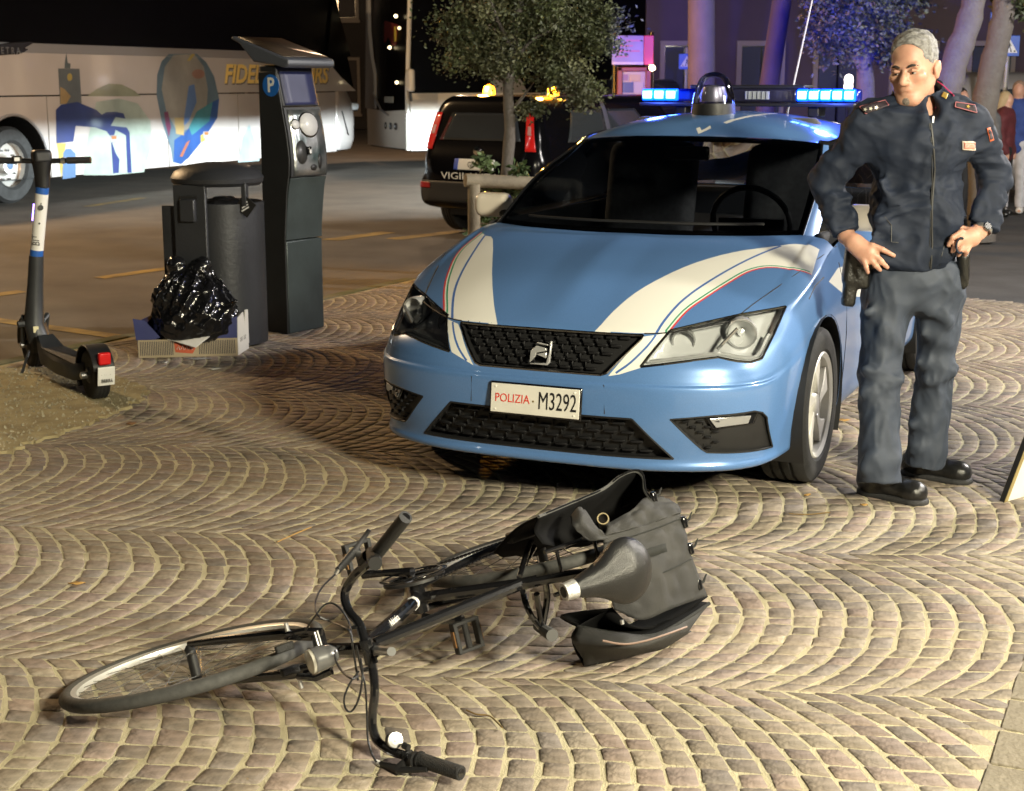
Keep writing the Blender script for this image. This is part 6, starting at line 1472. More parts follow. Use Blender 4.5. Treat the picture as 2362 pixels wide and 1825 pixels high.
    b = MB(); rr = [[P(.64 * math.cos(R(k)), y, .50 + .64 * math.sin(R(k))) for k in range(180, -1, -12)] for y in (.01, -.6)]; b.grid(rr); obj('wheel_arch_liner', b, m_blk, t)
    b = MB(); arc_ = [P(.67 * math.cos(R(k)), .012, .50 + .67 * math.sin(R(k))) for k in range(180, -1, -9)]; b.tube(arc_, .02, 6); obj('wheel_arch_trim', b, m_cgrey, t)
    # catches on the lockers
    for x, z in ((2.16, .78), (4.62, .76), (7.02, .74)):
        b = MB(); b.box(P(x, .012, z), (.16, .02, .11), Matrix((d, n, Vector((0, 0, 1)))).transposed()); k_ = obj('locker_catch', b, m_cgrey, t, bevel=.01); b = MB(); b.box(P(x, .024, z + .02), (.11, .008, .045), Matrix((d, n, Vector((0, 0, 1)))).transposed()); obj('catch_reflector', b, mat('orange_reflector', (.4, .15, .05), .4), k_)
    # printed artwork: flat shapes laid on the paint
    def art(name, pts, col, y=.0135): 
        b = MB(); b.add([P(x, y, z) for x, z in pts], [tuple(range(len(pts)))]); return obj(name, b, mat('print_%d_%d_%d' % tuple(int(c * 99) for c in col), col, .35, coat=.3, nscale=2.2, namt=.35), t, smooth=False)
    def apx(px, py):                              # photo pixel on the coach side plane
        o = Vector((0, 0, CAMH)); r = ray(px, py); k = (A - o).dot(n) / r.dot(n); q_ = o + r * k - A; return (q_.dot(d), q_.z)
    Z1 = lambda L: [apx(x / 2.721, y / 2.721) for x, y in L]
    el = lambda cx, cy, rx, ry, a0=0, a1=360, s=18: Z1([(cx + rx * math.cos(R(a)), cy - ry * math.sin(R(a))) for a in range(a0, a1 + 1, s)])
    navy, teal, oli, yel, pal, red = (.03, .05, .20), (.10, .17, .22), (.33, .35, .25), (.52, .40, .10), (.42, .50, .44), (.40, .14, .08)
    art('print_hill', Z1([(540, 605), (600, 560), (680, 525), (760, 530), (840, 570), (880, 605)]), oli, .0128); art('print_hill', Z1([(520, 1100), (540, 900), (600, 640), (740, 618), (860, 650), (940, 760), (950, 900), (900, 1080), (700, 1100)]), pal, .0124)
    tw = art('print_tower', Z1([(360, 430), (494, 432), (508, 650), (372, 655)]), (.15, .17, .18)); art('print_spire', Z1([(400, 430), (402, 395), (412, 330), (420, 395), (438, 400), (436, 430)]), (.12, .15, .16)); art('print_clock', el(432, 485, 16, 24), yel, .015); art('print_tower_base', Z1([(372, 545), (400, 560), (440, 605), (410, 652), (374, 652)]), (.42, .30, .14), .015)
    art('print_tower', Z1([(345, 690), (378, 658), (480, 640), (600, 690), (690, 770), (680, 830), (590, 800), (470, 790), (455, 890), (350, 900)]), navy, .0142)
    art('print_arch', Z1([(660, 705), (720, 702), (770, 712), (782, 745), (720, 735), (690, 790), (790, 800), (808, 830), (822, 1085), (795, 1085), (785, 850), (720, 815), (700, 900), (720, 960), (745, 1000), (740, 1085), (705, 1090), (690, 860), (600, 740)]), navy, .0148)
    art('print_block', Z1([(350, 898), (410, 900), (402, 945), (380, 1120), (362, 960)]), yel, .0136); art('print_block', Z1([(388, 1125), (392, 960), (410, 935), (440, 935), (470, 965), (470, 1112)]), (.10, .20, .40), .0144)
    art('print_balloon', Z1([(1055, 340), (1230, 338), (1290, 390), (1340, 480), (1372, 620), (1360, 740), (1270, 880), (1180, 990), (1130, 1030), (1080, 1020), (1070, 940), (1010, 760), (978, 600), (982, 470), (1010, 385)]), (.13, .20, .26), .0128)
    art('balloon_gore', Z1([(1085, 345), (1215, 340), (1275, 420), (1300, 560), (1290, 700), (1220, 800), (1110, 830), (1040, 700), (1010, 560), (1030, 420)]), (.33, .32, .29), .0132)
    art('balloon_gore', Z1([(1180, 540), (1215, 530), (1230, 640), (1180, 760), (1140, 800), (1160, 680)]), (.12, .22, .48), .0138); art('balloon_gore', Z1([(1372, 620), (1360, 740), (1270, 880), (1180, 990), (1130, 1032), (1085, 1015), (1090, 880), (1160, 830), (1260, 700), (1330, 640)]), (.03, .09, .30), .014); art('balloon_gore', Z1([(1230, 700), (1330, 640), (1310, 760), (1200, 850), (1180, 800)]), (.06, .25, .30), .0144)
    art('balloon_gore', Z1([(1025, 705), (1050, 700), (1068, 800), (1055, 860), (1035, 780)]), (.20, .05, .12), .0144); art('balloon_gore', Z1([(1090, 740), (1150, 738), (1150, 850), (1100, 840)]), (.45, .33, .15), .0144); art('balloon_gore', Z1([(1255, 850), (1290, 830), (1280, 885), (1255, 895)]), yel, .0148); art('balloon_gore', Z1([(1165, 895), (1188, 880), (1140, 985), (1122, 982)]), red, .015); art('balloon_gore', Z1([(1170, 380), (1200, 338), (1220, 340), (1185, 385)]), yel, .0144); art('balloon_gore', el(1240, 465, 40, 30), (.36, .20, .15), .0138)
    art('print_peak', Z1([(1490, 1020), (1520, 860), (1560, 780), (1590, 860), (1625, 1010)]), (.40, .52, .55), .013)
    # lettering
    x0, z0 = apx(1385 / 2.721, 470 / 2.721); x1, _ = apx(2060 / 2.721, 470 / 2.721); xm = (x0 + x1) / 2
    # far side of d reads left to right on the photo
    fm = frame(P(xm, .016, z0), d, (0, 0, 1)); tl = text('FIDELITY TOURS', .42, fm, mat('coach_gold', (.95, .68, .20), .5), t, shear=.25, extrude=.002, bold=.012)
    wv = max((v.co - P(xm, .016, z0)).dot(d) for v in tl.data.vertices) * 2; k_ = (x1 - x0) / wv
    for v in tl.data.vertices: rel = v.co - P(xm, .016, z0); v.co = P(xm, .016, z0) + d * rel.dot(d) * k_ + n * rel.dot(n) + Vector((0, 0, rel.z))
    s2 = tl.copy(); s2.data = tl.data.copy(); s2.data.materials.clear(); s2.data.materials.append(mat('letter_shadow', (.05, .05, .06), .5)); link(s2, t); s2.location = d * .02 + Vector((0, 0, -.02)) - n * .002
    # dark badge over the rear wheel
    b = MB(); b.prism([apx(x / 10.92, 60 + y / 10.92) for x, y in ((-300, 500), (0, 450), (250, 410), (700, 390), (780, 430), (560, 560), (650, 585), (560, 660), (400, 715), (0, 740), (-300, 760))], .012, .05, fn=lambda x, z, y: P(x, y, z)); bg_ = obj('maker_badge', b, mat('badge_dark', (.05, .05, .06), .25, .5), t, bevel=.01)
    xx, zz = apx(26, 118); text('S E T R A', .12, frame(P(xx - .12, .053, zz), d, (0, 0, 1)), m_alu, bg_, extrude=.002)
coach_one()
def coach_two():
    c = Vector((-1.95, 29.2, 0)); d = Vector((-.92, -.39, 0)).normalized(); n = Vector((d.y, -d.x, 0))
    if n.y > 0: n = -n
    t = thing('coach', 'white coach with a dark windscreen and big mirrors parked behind the painted coach', 'coach', c, 0, 'tour coaches parked along the road')
    P = lambda x, y, z: d * x + n * y + Vector((0, 0, z)); rt = Matrix((d, n, Vector((0, 0, 1)))).transposed()
    def quad(name, pts, m, par=t, th=.03): b = MB(); b.add([P(*p) for p in pts], [tuple(range(len(pts)))]); return obj(name, b, m, par, smooth=False, solid=th)
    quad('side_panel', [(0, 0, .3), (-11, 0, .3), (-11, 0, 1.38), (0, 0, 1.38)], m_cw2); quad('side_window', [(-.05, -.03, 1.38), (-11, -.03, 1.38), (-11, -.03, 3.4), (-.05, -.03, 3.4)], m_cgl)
    quad('fin_pillar', [(-1.75, .015, 1.38), (-2.45, .015, 1.38), (-2.0, .015, 2.1), (-1.65, .015, 3.4), (-1.45, .015, 3.4), (-1.62, .015, 2.2)], m_cgrey)
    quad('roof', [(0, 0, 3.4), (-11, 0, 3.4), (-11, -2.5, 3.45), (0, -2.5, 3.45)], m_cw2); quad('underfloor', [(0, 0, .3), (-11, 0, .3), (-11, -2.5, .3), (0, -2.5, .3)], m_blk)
    # front: lower mask, windscreen, corner pillar
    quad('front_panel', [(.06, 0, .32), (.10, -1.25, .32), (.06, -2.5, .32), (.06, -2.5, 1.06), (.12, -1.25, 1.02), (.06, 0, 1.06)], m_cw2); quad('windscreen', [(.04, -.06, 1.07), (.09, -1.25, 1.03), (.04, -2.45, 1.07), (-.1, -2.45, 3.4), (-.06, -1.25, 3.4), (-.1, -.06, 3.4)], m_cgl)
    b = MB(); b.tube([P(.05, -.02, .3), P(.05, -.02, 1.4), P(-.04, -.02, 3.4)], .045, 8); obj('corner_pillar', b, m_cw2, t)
    b = MB(); b.prism([(-2.5, 1.06), (-2.5, 3.4), (-2.42, 3.4), (-2.35, 2.6), (-2.15, 2.05), (-1.95, 1.75), (-1.85, 1.06)], .05, .12, fn=lambda y, z, x: P(x - .03 * (z - 1), y, z)); obj('fin_pillar', b, m_cgrey, t)
    for y in (-.55, -.85, -1.15): b = MB(); b.lathe([(.07, 0), (.07, .03), (.05, .035), (.03, .02), (0, .02)], c=P(.10, y, .74), mtx=d.to_track_quat('Z', 'Y').to_matrix().to_4x4(), n=14); obj('lamp', b, m_dchrome, t)
    b = MB(); b.tube([P(.14, -1.9, 1.38), P(.17, -1.3, 1.05), P(.15, -.9, .95)], .022, 6); obj('wiper', b, m_cgrey, t)
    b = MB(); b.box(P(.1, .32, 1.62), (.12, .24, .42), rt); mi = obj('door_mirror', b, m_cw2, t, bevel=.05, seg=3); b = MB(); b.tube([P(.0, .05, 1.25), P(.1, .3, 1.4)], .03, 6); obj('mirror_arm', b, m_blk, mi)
    b = MB(); b.box(P(.13, -.9, 1.25), (.02, .55, .12), rt); obj('dash_papers', b, mat('dash_pale', (.35, .34, .30), .6), t, bevel=.02)
    b = MB(); b.box(P(.0, -1.1, 2.52), (.03, .75, .42), rt @ Matrix.Rotation(R(-8), 3, 'X')); cu_ = obj('red_curtain', b, mat('red_cloth', (.13, .012, .014), .8), t); b = MB(); b.box(P(.03, -.75, 2.5), (.03, .05, .28), rt); obj('yellow_strip', b, mat('yellow_cloth', (.5, .38, .05), .6), cu_)
    for y, z, e in ((-.55, 2.83, 6), (-.95, 2.25, 5), (-.55, 1.58, 4), (-.35, 2.6, 2)): b = MB(); b.lathe([(0, -.035), (.03, -.02), (.035, 0), (.03, .02), (0, .035)], c=P(.08, y, z), n=8); obj('cab_lamp', b, mat('warm_cab_lamp%d' % e, (.8, .7, .4), .4, emit=(1, .8, .45), estr=e), t)
    b = MB(); b.lathe([(.0, .2), (.5, .18), (.5, 0), (.0, -.02)], c=P(-2.6, -.18, .5), axis='Y', n=24); 
    for x in (-2.9, -8.5): b = MB(); b.lathe([(0, .1), (.28, .1), (.32, .13), (.5, .1), (.5, -.12), (0, -.12)], c=P(x, -.14, .5), mtx=n.to_track_quat('Z', 'Y').to_matrix().to_4x4(), n=24); obj('wheel', b, m_tyre, t)
coach_two()
# ================================================================== parked cars behind
def soft_car(name, label, P0, h, L, W, H, m, hood=.9, rear=.35, belt=.95, vox=.035):
    """local x right, y forwards from the back bumper"""
    h = Vector((h[0], h[1], 0)).normalized(); rz_ = math.atan2(h.y, h.x) - math.pi / 2
    t = thing(name, label, 'car', P0, rz_, 'cars parked beyond the police car')
    f = F((-W / 2 - .1, -.15, .08), (W / 2 + .1, L + .15, H + .1), vox)
    f.box((0, L / 2, .61), (W / 2, L / 2, .34), .22, .05); f.box((0, L / 2, .47), (W / 2 + .01, L / 2 + .02, .18), .12, .05)
    top = f.box((0, (rear + L - hood) / 2 - .05, .95), (W / 2 - .05, (L - hood - rear) / 2 + .25, H - .95), .32, add=False)
    sl = smax(top, (f.Z - belt) * .55 - (L - hood + .1 - f.Y) * .83 + .0 * f.X, .06); sl = smax(sl, (np.abs(f.X) - W / 2 + .02 + (f.Z - belt) * .32), .06); sl = smax(sl, (f.Z - belt) * .28 - (f.Y - .02) * .96 + 0 * f.X, .08)
    f.d = smin(f.d, sl, .08)
    for y in (.62, L - .72):
        for s in (-1, 1): f.sub(f.cap((s * (W / 2 - .22), y, .31), (s * (W / 2 + .2), y, .31), .36, add=False), .02)
    me = f.mesh('body', 2); body = obj('body', me, m, t, angle=180)
    bv = BVHTree.FromPolygons([v.co for v in me.vertices], [p.vertices for p in me.polygons])
    def lay(nm, poly, axis, m_, lift=.006, sgn=1, th=.004, n=8, par=None):
        """outline thrown onto the body along an axis: 'back' (x,z) or 'side' (y,z)"""
        a0 = min(p[0] for p in poly); a1 = max(p[0] for p in poly); b0 = min(p[1] for p in poly); b1 = max(p[1] for p in poly)
        b = MB(); nx, ny = 14, 10
        def hit(a, c):
            o, dv = (Vector((a, -2, c)), Vector((0, 1, 0))) if axis == 'back' else (Vector((a, L + 2, c)), Vector((0, -1, 0))) if axis == 'front' else (Vector((sgn * 3, a, c)), Vector((-sgn, 0, 0)))
            r = bv.ray_cast(o, dv); return None if r[0] is None else r[0] + r[1] * lift
        # rows across the outline
        G = []
        for j in range(ny + 1):
            c = b0 + (b1 - b0) * (.004 + .992 * j / ny); xs = []
            for i in range(len(poly)):
                p, q = poly[i], poly[(i + 1) % len(poly)]
                if (p[1] > c) != (q[1] > c): xs.append(p[0] + (q[0] - p[0]) * (c - p[1]) / (q[1] - p[1]))
            if len(xs) < 2: continue
            xs = (min(xs), max(xs)); r = [hit(xs[0] + (xs[1] - xs[0]) * i / nx, c) for i in range(nx + 1)]
            if any(v is None for v in r): continue
            G.append(r)
        if len(G) < 2: return None
        b.grid(G); return obj(nm, b, m_, par or t, angle=180, solid=th)
    for y in (.62, L - .72):
        for s in (-1, 1): wheel(t, (s * (W / 2 - .12), y, .30), s, .30, .18, .19, 5, m_rim)
    b = MB(); b.box((0, L / 2, .3), (W - .5, L - .5, .2)); obj('underbody', b, m_blk, t)
    return t, lay, bv
m_blackcar = mat('black_car_paint', (.003, .003, .004), .16, spec=.1, coat=.03); m_tint = mat('tinted_glass', (.035, .04, .045), .08, coat=.8); m_tail = mat('tail_lamp_red', (.45, .012, .012), .2, coat=.6, emit=(1, .02, .01), estr=.12)
def panda():
    P0 = Vector((-.36, 15.62, 0)); t, lay, bv = soft_car('small_car', 'small black city car with amber roof beacons lit', P0, (.6, .8), 3.62, 1.62, 1.46, m_blackcar, hood=.85, rear=.2, belt=.92)
    lay('rear_window', [(-.53, 1.0), (.53, 1.0), (.42, 1.28), (-.42, 1.28)], 'back', m_tint)
    for s in (-1, 1): lay('tail_lamp', [(s * .61, .90), (s * .71, .90), (s * .63, 1.28), (s * .55, 1.28)], 'back', m_tail, .012); lay('tail_lens', [(s * .61, 1.06), (s * .65, 1.06), (s * .63, 1.15), (s * .60, 1.15)], 'back', mat('lens_pink', (.5, .25, .25), .3), .018)
    lay('rear_bumper', [(-.72, .36), (.72, .36), (.74, .58), (-.74, .58)], 'back', mat('bumper_grey', (.02, .02, .021), .6), .012)
    lay('bumper_reflector', [(-.74, .50), (-.60, .50), (-.60, .56), (-.74, .56)], 'back', mat('red_reflector', (.3, .01, .01), .3), .02)
    p = lay('number_plate', [(-.26, .70), (.26, .70), (.26, .81), (-.26, .81)], 'back', mat('plate_pale2', (.6, .6, .58), .4), .02)
    lay('plate_band', [(-.26, .70), (-.21, .70), (-.21, .81), (-.26, .81)], 'back', mat('plate_blue', (.02, .06, .35), .4), .024, par=p)
    yb = lambda x, z: bv.ray_cast(Vector((x, -2, z)), Vector((0, 1, 0)))[0].y
    if p: text('GD 056', .085, frame((.03, yb(0, .755) - .027, .755), (1, 0, 0), (0, 0, 1)), m_blk, p, sx=.8)
    text('VIGILANZA', .10, frame((-.05, yb(0, .63) - .016, .635), (1, 0, 0), (0, 0, 1)), mat('letter_white', (.6, .6, .58), .5), t, sx=1.5)
    b = MB(); b.lathe([(.05, 0), (.045, .012), (0, .015)], c=(0, yb(0, .9) - .01, .90), mtx=Matrix.Rotation(R(90), 4, 'X'), n=16); obj('badge', b, m_chrome, t)
    for s in (1, -1):
        lay('side_window', [(.55, .98), (1.30, .98), (1.30, 1.31), (.72, 1.31)], 'side', m_tint, .006, s); lay('side_window', [(1.36, .98), (2.30, .98), (1.95, 1.31), (1.36, 1.31)], 'side', m_tint, .006, s)
    lay('window_pillar', [(1.30, .96), (1.37, .96), (1.37, 1.38), (1.30, 1.38)], 'side', mat('pillar_grey', (.09, .09, .12), .3), .012, 1)
    ra = bpy.data.objects.new('roof_bar', None); link(ra, t); ra.location = (.10, .62, 1.41)
    b = MB(); b.box((0, 0, .0), (1.2, .05, .03)); obj('bar', b, m_blk, ra, bevel=.008)
    for s in (-1, 1):
        b = MB(); b.lathe([(.075, .01), (.075, .04), (.065, .045)], c=(s * .42, 0, 0), n=18); be = obj('beacon_base', b, m_blk, ra)
        b = MB(); b.lathe([(.065, .045), (.065, .10), (.05, .14), (.0, .155)], c=(s * .42, 0, 0), n=18); obj('beacon', b, mat('amber_beacon', (1, .45, .03), .3, emit=(1, .42, .03), estr=2.6), be)
        l = bpy.data.lights.new('amber_flash', 'POINT'); l.color = (1, .45, .05); l.energy = 240; l.shadow_soft_size = .05
        o = bpy.data.objects.new('amber_flash', l); link(o, ra); o.location = (s * .42, -.13, .16)
panda()
def suv():
    P0 = gp(1500, 330); P0 = Vector((2.75, 31.0, 0)); t, lay, bv = soft_car('parked_car', 'dark parked car with one white headlamp lit beside the notice board', P0, (-.35, -.94), 4.3, 1.8, 1.65, mat('dark_blue_car_paint', (.008, .010, .018), .2, coat=.6), hood=1.1, rear=.3, belt=1.02, vox=.05)
    for s in (-1, 1): lay('headlamp', [(s * .55, .68), (s * .82, .68), (s * .84, .84), (s * .58, .82)], 'front', mat('lit_headlamp' if s < 0 else 'dark_headlamp', (.8, .9, .9), .2, emit=(.8, 1, .95) if s < 0 else None, estr=9), .02)
    lay('windscreen', [(-.66, 1.06), (.66, 1.06), (.55, 1.48), (-.55, 1.48)], 'front', m_tint)
    for s in (1, -1): lay('side_window', [(.7, 1.08), (2.6, 1.08), (2.2, 1.45), (1.0, 1.45)], 'side', m_tint, .006, s)
suv()
def lit_car():
    t, lay, bv = soft_car('parked_car', 'pale roofed car behind the two leaning tree trunks with its headlamps on the coaches', Vector((9.1, 20.4, 0)), (-.985, .12), 4.6, 1.85, 1.72, mat('silver_car_paint', (.20, .19, .19), .3, .4, coat=.5), hood=.9, rear=.25, belt=1.0, vox=.05)
    for s in (1, -1):
        lay('side_window', [(.5, 1.05), (1.6, 1.05), (1.6, 1.50), (.75, 1.50)], 'side', m_tint, .006, s); lay('side_window', [(1.7, 1.05), (3.2, 1.05), (2.8, 1.50), (1.7, 1.50)], 'side', m_tint, .006, s)
        lay('headlamp', [(s * .55, .66), (s * .82, .66), (s * .82, .80), (s * .58, .80)], 'front', mat('dipped_headlamp', (.8, .85, .9), .2), .02)
        b = MB(); b.box((s * .68, 4.86, .682), (.4, .40, .008)); obj('beam_cutoff_plate', b, m_blk, t)  # plate added ahead of the lamp to cut the beam off level
        l = bpy.data.lights.new('dipped_beam', 'SPOT'); l.energy = 6000; l.color = (.86, .98, 1); l.spot_size = R(110); l.spot_blend = .5; l.shadow_soft_size = .006
        o = bpy.data.objects.new('dipped_beam', l); link(o, t); o.location = (s * .68, 4.72, .670); o.rotation_euler = (R(90), 0, R(-18))
lit_car()
# ================================================================== trees
m_bark = mat('bark', (.11, .10, .09), .9, nscale=14, ncol=(.10, .085, .075), bump=1, bscale=40)
m_lf = mat('leaf_green', (.075, .085, .035), .6, vcol=True, nscale=3, namt=.1)
def crown_mesh(name, blobs, n, size, seed, pal_=None):
    """many small folded leaves gathered in uneven clumps"""
    r = random.Random(seed); V, Fc, C = [], [], []
    pal_ = pal_ or [(.05, .06, .025), (.08, .09, .04), (.035, .045, .02), (.10, .10, .055), (.065, .07, .04)]
    clumps = []
    for c, rad, k in blobs:
        for _ in range(k):
            while True:
                p = Vector((r.uniform(-1, 1), r.uniform(-1, 1), r.uniform(-1, 1)))
                if p.length < 1: break
            p = p * (.55 + .45 * p.length); clumps.append((Vector(c) + Vector((p.x * rad[0], p.y * rad[1], p.z * rad[2])), r.uniform(.08, .2) * (sum(rad) / 3) ** .6, r.choice(pal_), r.uniform(.7, 1.3)))
    for i in range(n):
        cc, cr, col, kf = r.choice(clumps); p = cc + Vector((r.gauss(0, 1), r.gauss(0, 1), r.gauss(0, .8))) * cr
        a = Vector((r.gauss(0, 1), r.gauss(0, 1), r.gauss(0, .7))).normalized(); s_ = Vector((r.gauss(0, 1), r.gauss(0, 1), r.gauss(0, 1))); s_ = (s_ - a * s_.dot(a)).normalized()
        L = size * r.uniform(.6, 1.3); w_ = L * .26; nn = a.cross(s_) * w_ * .4; n0 = len(V)
        V += [p, p + a * L * .5 + s_ * w_ + nn, p + a * L, p + a * L * .5 - s_ * w_ + nn, p + a * L * .5]
        Fc += [(n0, n0 + 1, n0 + 4), (n0 + 1, n0 + 2, n0 + 4), (n0 + 2, n0 + 3, n0 + 4), (n0 + 3, n0, n0 + 4)]; f = kf * r.uniform(.75, 1.25); C += [(col[0] * f, col[1] * f, col[2] * f, 1)] * 5
    me = bpy.data.meshes.new(name); me.from_pydata([tuple(v) for v in V], [], Fc); col_attr(me, C); return me
def tree(label, base, trunk, rad, limbs, blobs, n, size, seed, pal_=None, group='trees around the square'):
    t = thing('tree', label, 'tree', base, 0, group); b0 = Vector(base)
    b = MB(); pts = spl([Vector(p) - b0 for p in trunk], 4); k = len(pts); b.tube(pts, [rad[0] + (rad[1] - rad[0]) * i / (k - 1) + .06 * rad[0] * math.sin(i * 2.1) for i in range(k)], 12); tr = obj('trunk', b, m_bark, t)
    for L, r0 in limbs:
        b = MB(); pts = spl([Vector(p) - b0 for p in L], 4); b.tube(pts, [r0 * (1 - .8 * i / (len(pts) - 1)) for i in range(len(pts))], 7); obj('branch', b, m_bark, tr)
    if n: me = crown_mesh('crown', [(Vector(c) - b0, r_, k_) for c, r_, k_ in blobs], n, size, seed, pal_); tag(obj('crown', me, m_lf, t, angle=180), kind='stuff')
    return t
Y = 12.6; w3 = lambda px, py, dy=0.: ay(px, py, Y + dy)
bs_ = w3(1166, 640); tree('small evergreen tree with a slim grey trunk behind the wooden rail', (bs_.x, Y, 0), [(bs_.x, Y, 0), w3(1168, 420), w3(1176, 300), w3(1172, 205), w3(1182, 100), w3(1200, 0)], (.055, .035),
     [([w3(1176, 262), w3(1205, 225, .1), w3(1232, 190, .2)], .022), ([w3(1174, 200), w3(1140, 140, .1), w3(1100, 90, .1)], .022), ([w3(1178, 150), w3(1230, 90, -.1), w3(1300, 60, -.1)], .022), ([w3(1182, 120), w3(1150, 50, -.2), w3(1120, -30, -.2)], .02), ([w3(1190, 60), w3(1260, 0, .2), w3(1330, -60, .2)], .02)],
     [(w3(1180, 60), (.55, .5, .42), 34), (w3(1080, 70), (.30, .3, .34), 18), (w3(1300, 70), (.40, .4, .40), 24), (w3(1385, 90), (.20, .3, .32), 12), (w3(1200, -120), (.8, .6, .5), 34), (w3(1130, 150), (.32, .3, .14), 12), (w3(1290, 160), (.30, .3, .18), 14), (w3(1345, 195), (.16, .2, .16), 7), (w3(1230, 255), (.12, .12, .06), 3)], 30000, .038, 5, [(.055, .068, .025), (.08, .095, .04), (.04, .05, .02), (.10, .105, .05), (.065, .07, .035)])
Y = 14.5
b1 = w3(2172, 620)
tree('leaning pale grey tree trunk with two stems behind the officer', (b1.x - .1, Y, 0), [(b1.x - .1, Y, 0), w3(2168, 300), w3(2200, 150), w3(2232, 60), w3(2250, -40), w3(2262, -300)], (.15, .10), [([w3(2240, 30), w3(2210, -80), w3(2150, -220)], .06)], [(w3(2200, -330), (1.4, 1.0, .55), 40)], 7000, .07, 8)
Y = 15.3; b1 = w3(2262, 600); tree('second leaning grey trunk beside the zebra crossing sign', (b1.x, Y, 0), [(b1.x, Y, 0), w3(2264, 320), w3(2280, 190), w3(2305, 80), w3(2318, -20), w3(2316, -300)], (.14, .105), [([w3(2310, 20), w3(2360, -120), w3(2420, -220)], .06)], [(w3(2370, -260), (1.3, 1.0, .6), 36), (w3(2350, 0), (.22, .3, .16), 6)], 7000, .07, 9)
Y = 16.5; b1 = w3(2000, 560); tree('bushy dark tree behind the police light bar', (b1.x, Y, 0), [(b1.x, Y, 0), w3(2000, 300), w3(1995, 150), w3(1990, 20)], (.12, .07), [([w3(1998, 180), w3(1950, 90), w3(1910, 20)], .05), ([w3(1996, 150), w3(2050, 80), w3(2110, 10)], .05)],
     [(w3(1990, 60), (.55, .5, .5), 40), (w3(1930, 20), (.25, .4, .4), 14), (w3(2080, 60), (.35, .4, .45), 18), (w3(1985, -140), (.9, .7, .6), 30)], 24000, .06, 12)
# ------------------------------------------------------------------ wooden rail with a shrub
def rail():
    a = ay(1073, 416, 11.6); c = ay(1330, 428, 11.9); m_wd = mat('weathered_wood', (.30, .255, .18), .8, nscale=9, namt=.35, bump=.5, bscale=50); p = ay(1093, 430, 11.6)
    t = thing('wooden_fence', 'weathered wooden post and rail fence behind the police car', 'fence', (p.x, 11.6, 0)); o = Vector((p.x, 11.6, 0))
    b = MB(); b.tube([a - o, c - o], .052, 12); obj('rail', b, m_wd, t)
    for x in (0, (c.x - a.x) * .92): b = MB(); b.tube([Vector((x, .0 + (.27 if x else 0), 0)), Vector((x, (.27 if x else 0), a.z - .03))], .048, 12); obj('post', b, m_wd, t)
rail()
Y = 11.9; b1 = w3(1160, 640); sh = thing('shrub', 'leafy green shrub growing under the wooden rail', 'shrub', (b1.x, Y, 0))
me = crown_mesh('foliage', [(w3(1170, 440) - Vector((b1.x, Y, 0)), (.16, .12, .14), 10), (w3(1130, 475) - Vector((b1.x, Y, 0)), (.14, .1, .12), 8), (w3(1195, 400) - Vector((b1.x, Y, 0)), (.06, .06, .08), 4), (w3(1112, 372) - Vector((b1.x, Y, 0)), (.04, .05, .06), 3), (w3(1150, 540) - Vector((b1.x, Y, 0)), (.25, .2, .25), 10)], 1500, .06, 3, [(.06, .10, .03), (.09, .13, .05), (.05, .08, .025)])
obj('foliage', me, m_lf, sh, angle=180); 
for dx in (-.05, .06, .0): b = MB(); b.tube([(dx, 0, 0), (dx * 2, 0, .45), (dx * 3, 0, .85)], [.012, .008, .004], 6); obj('stem', b, m_bark, sh)
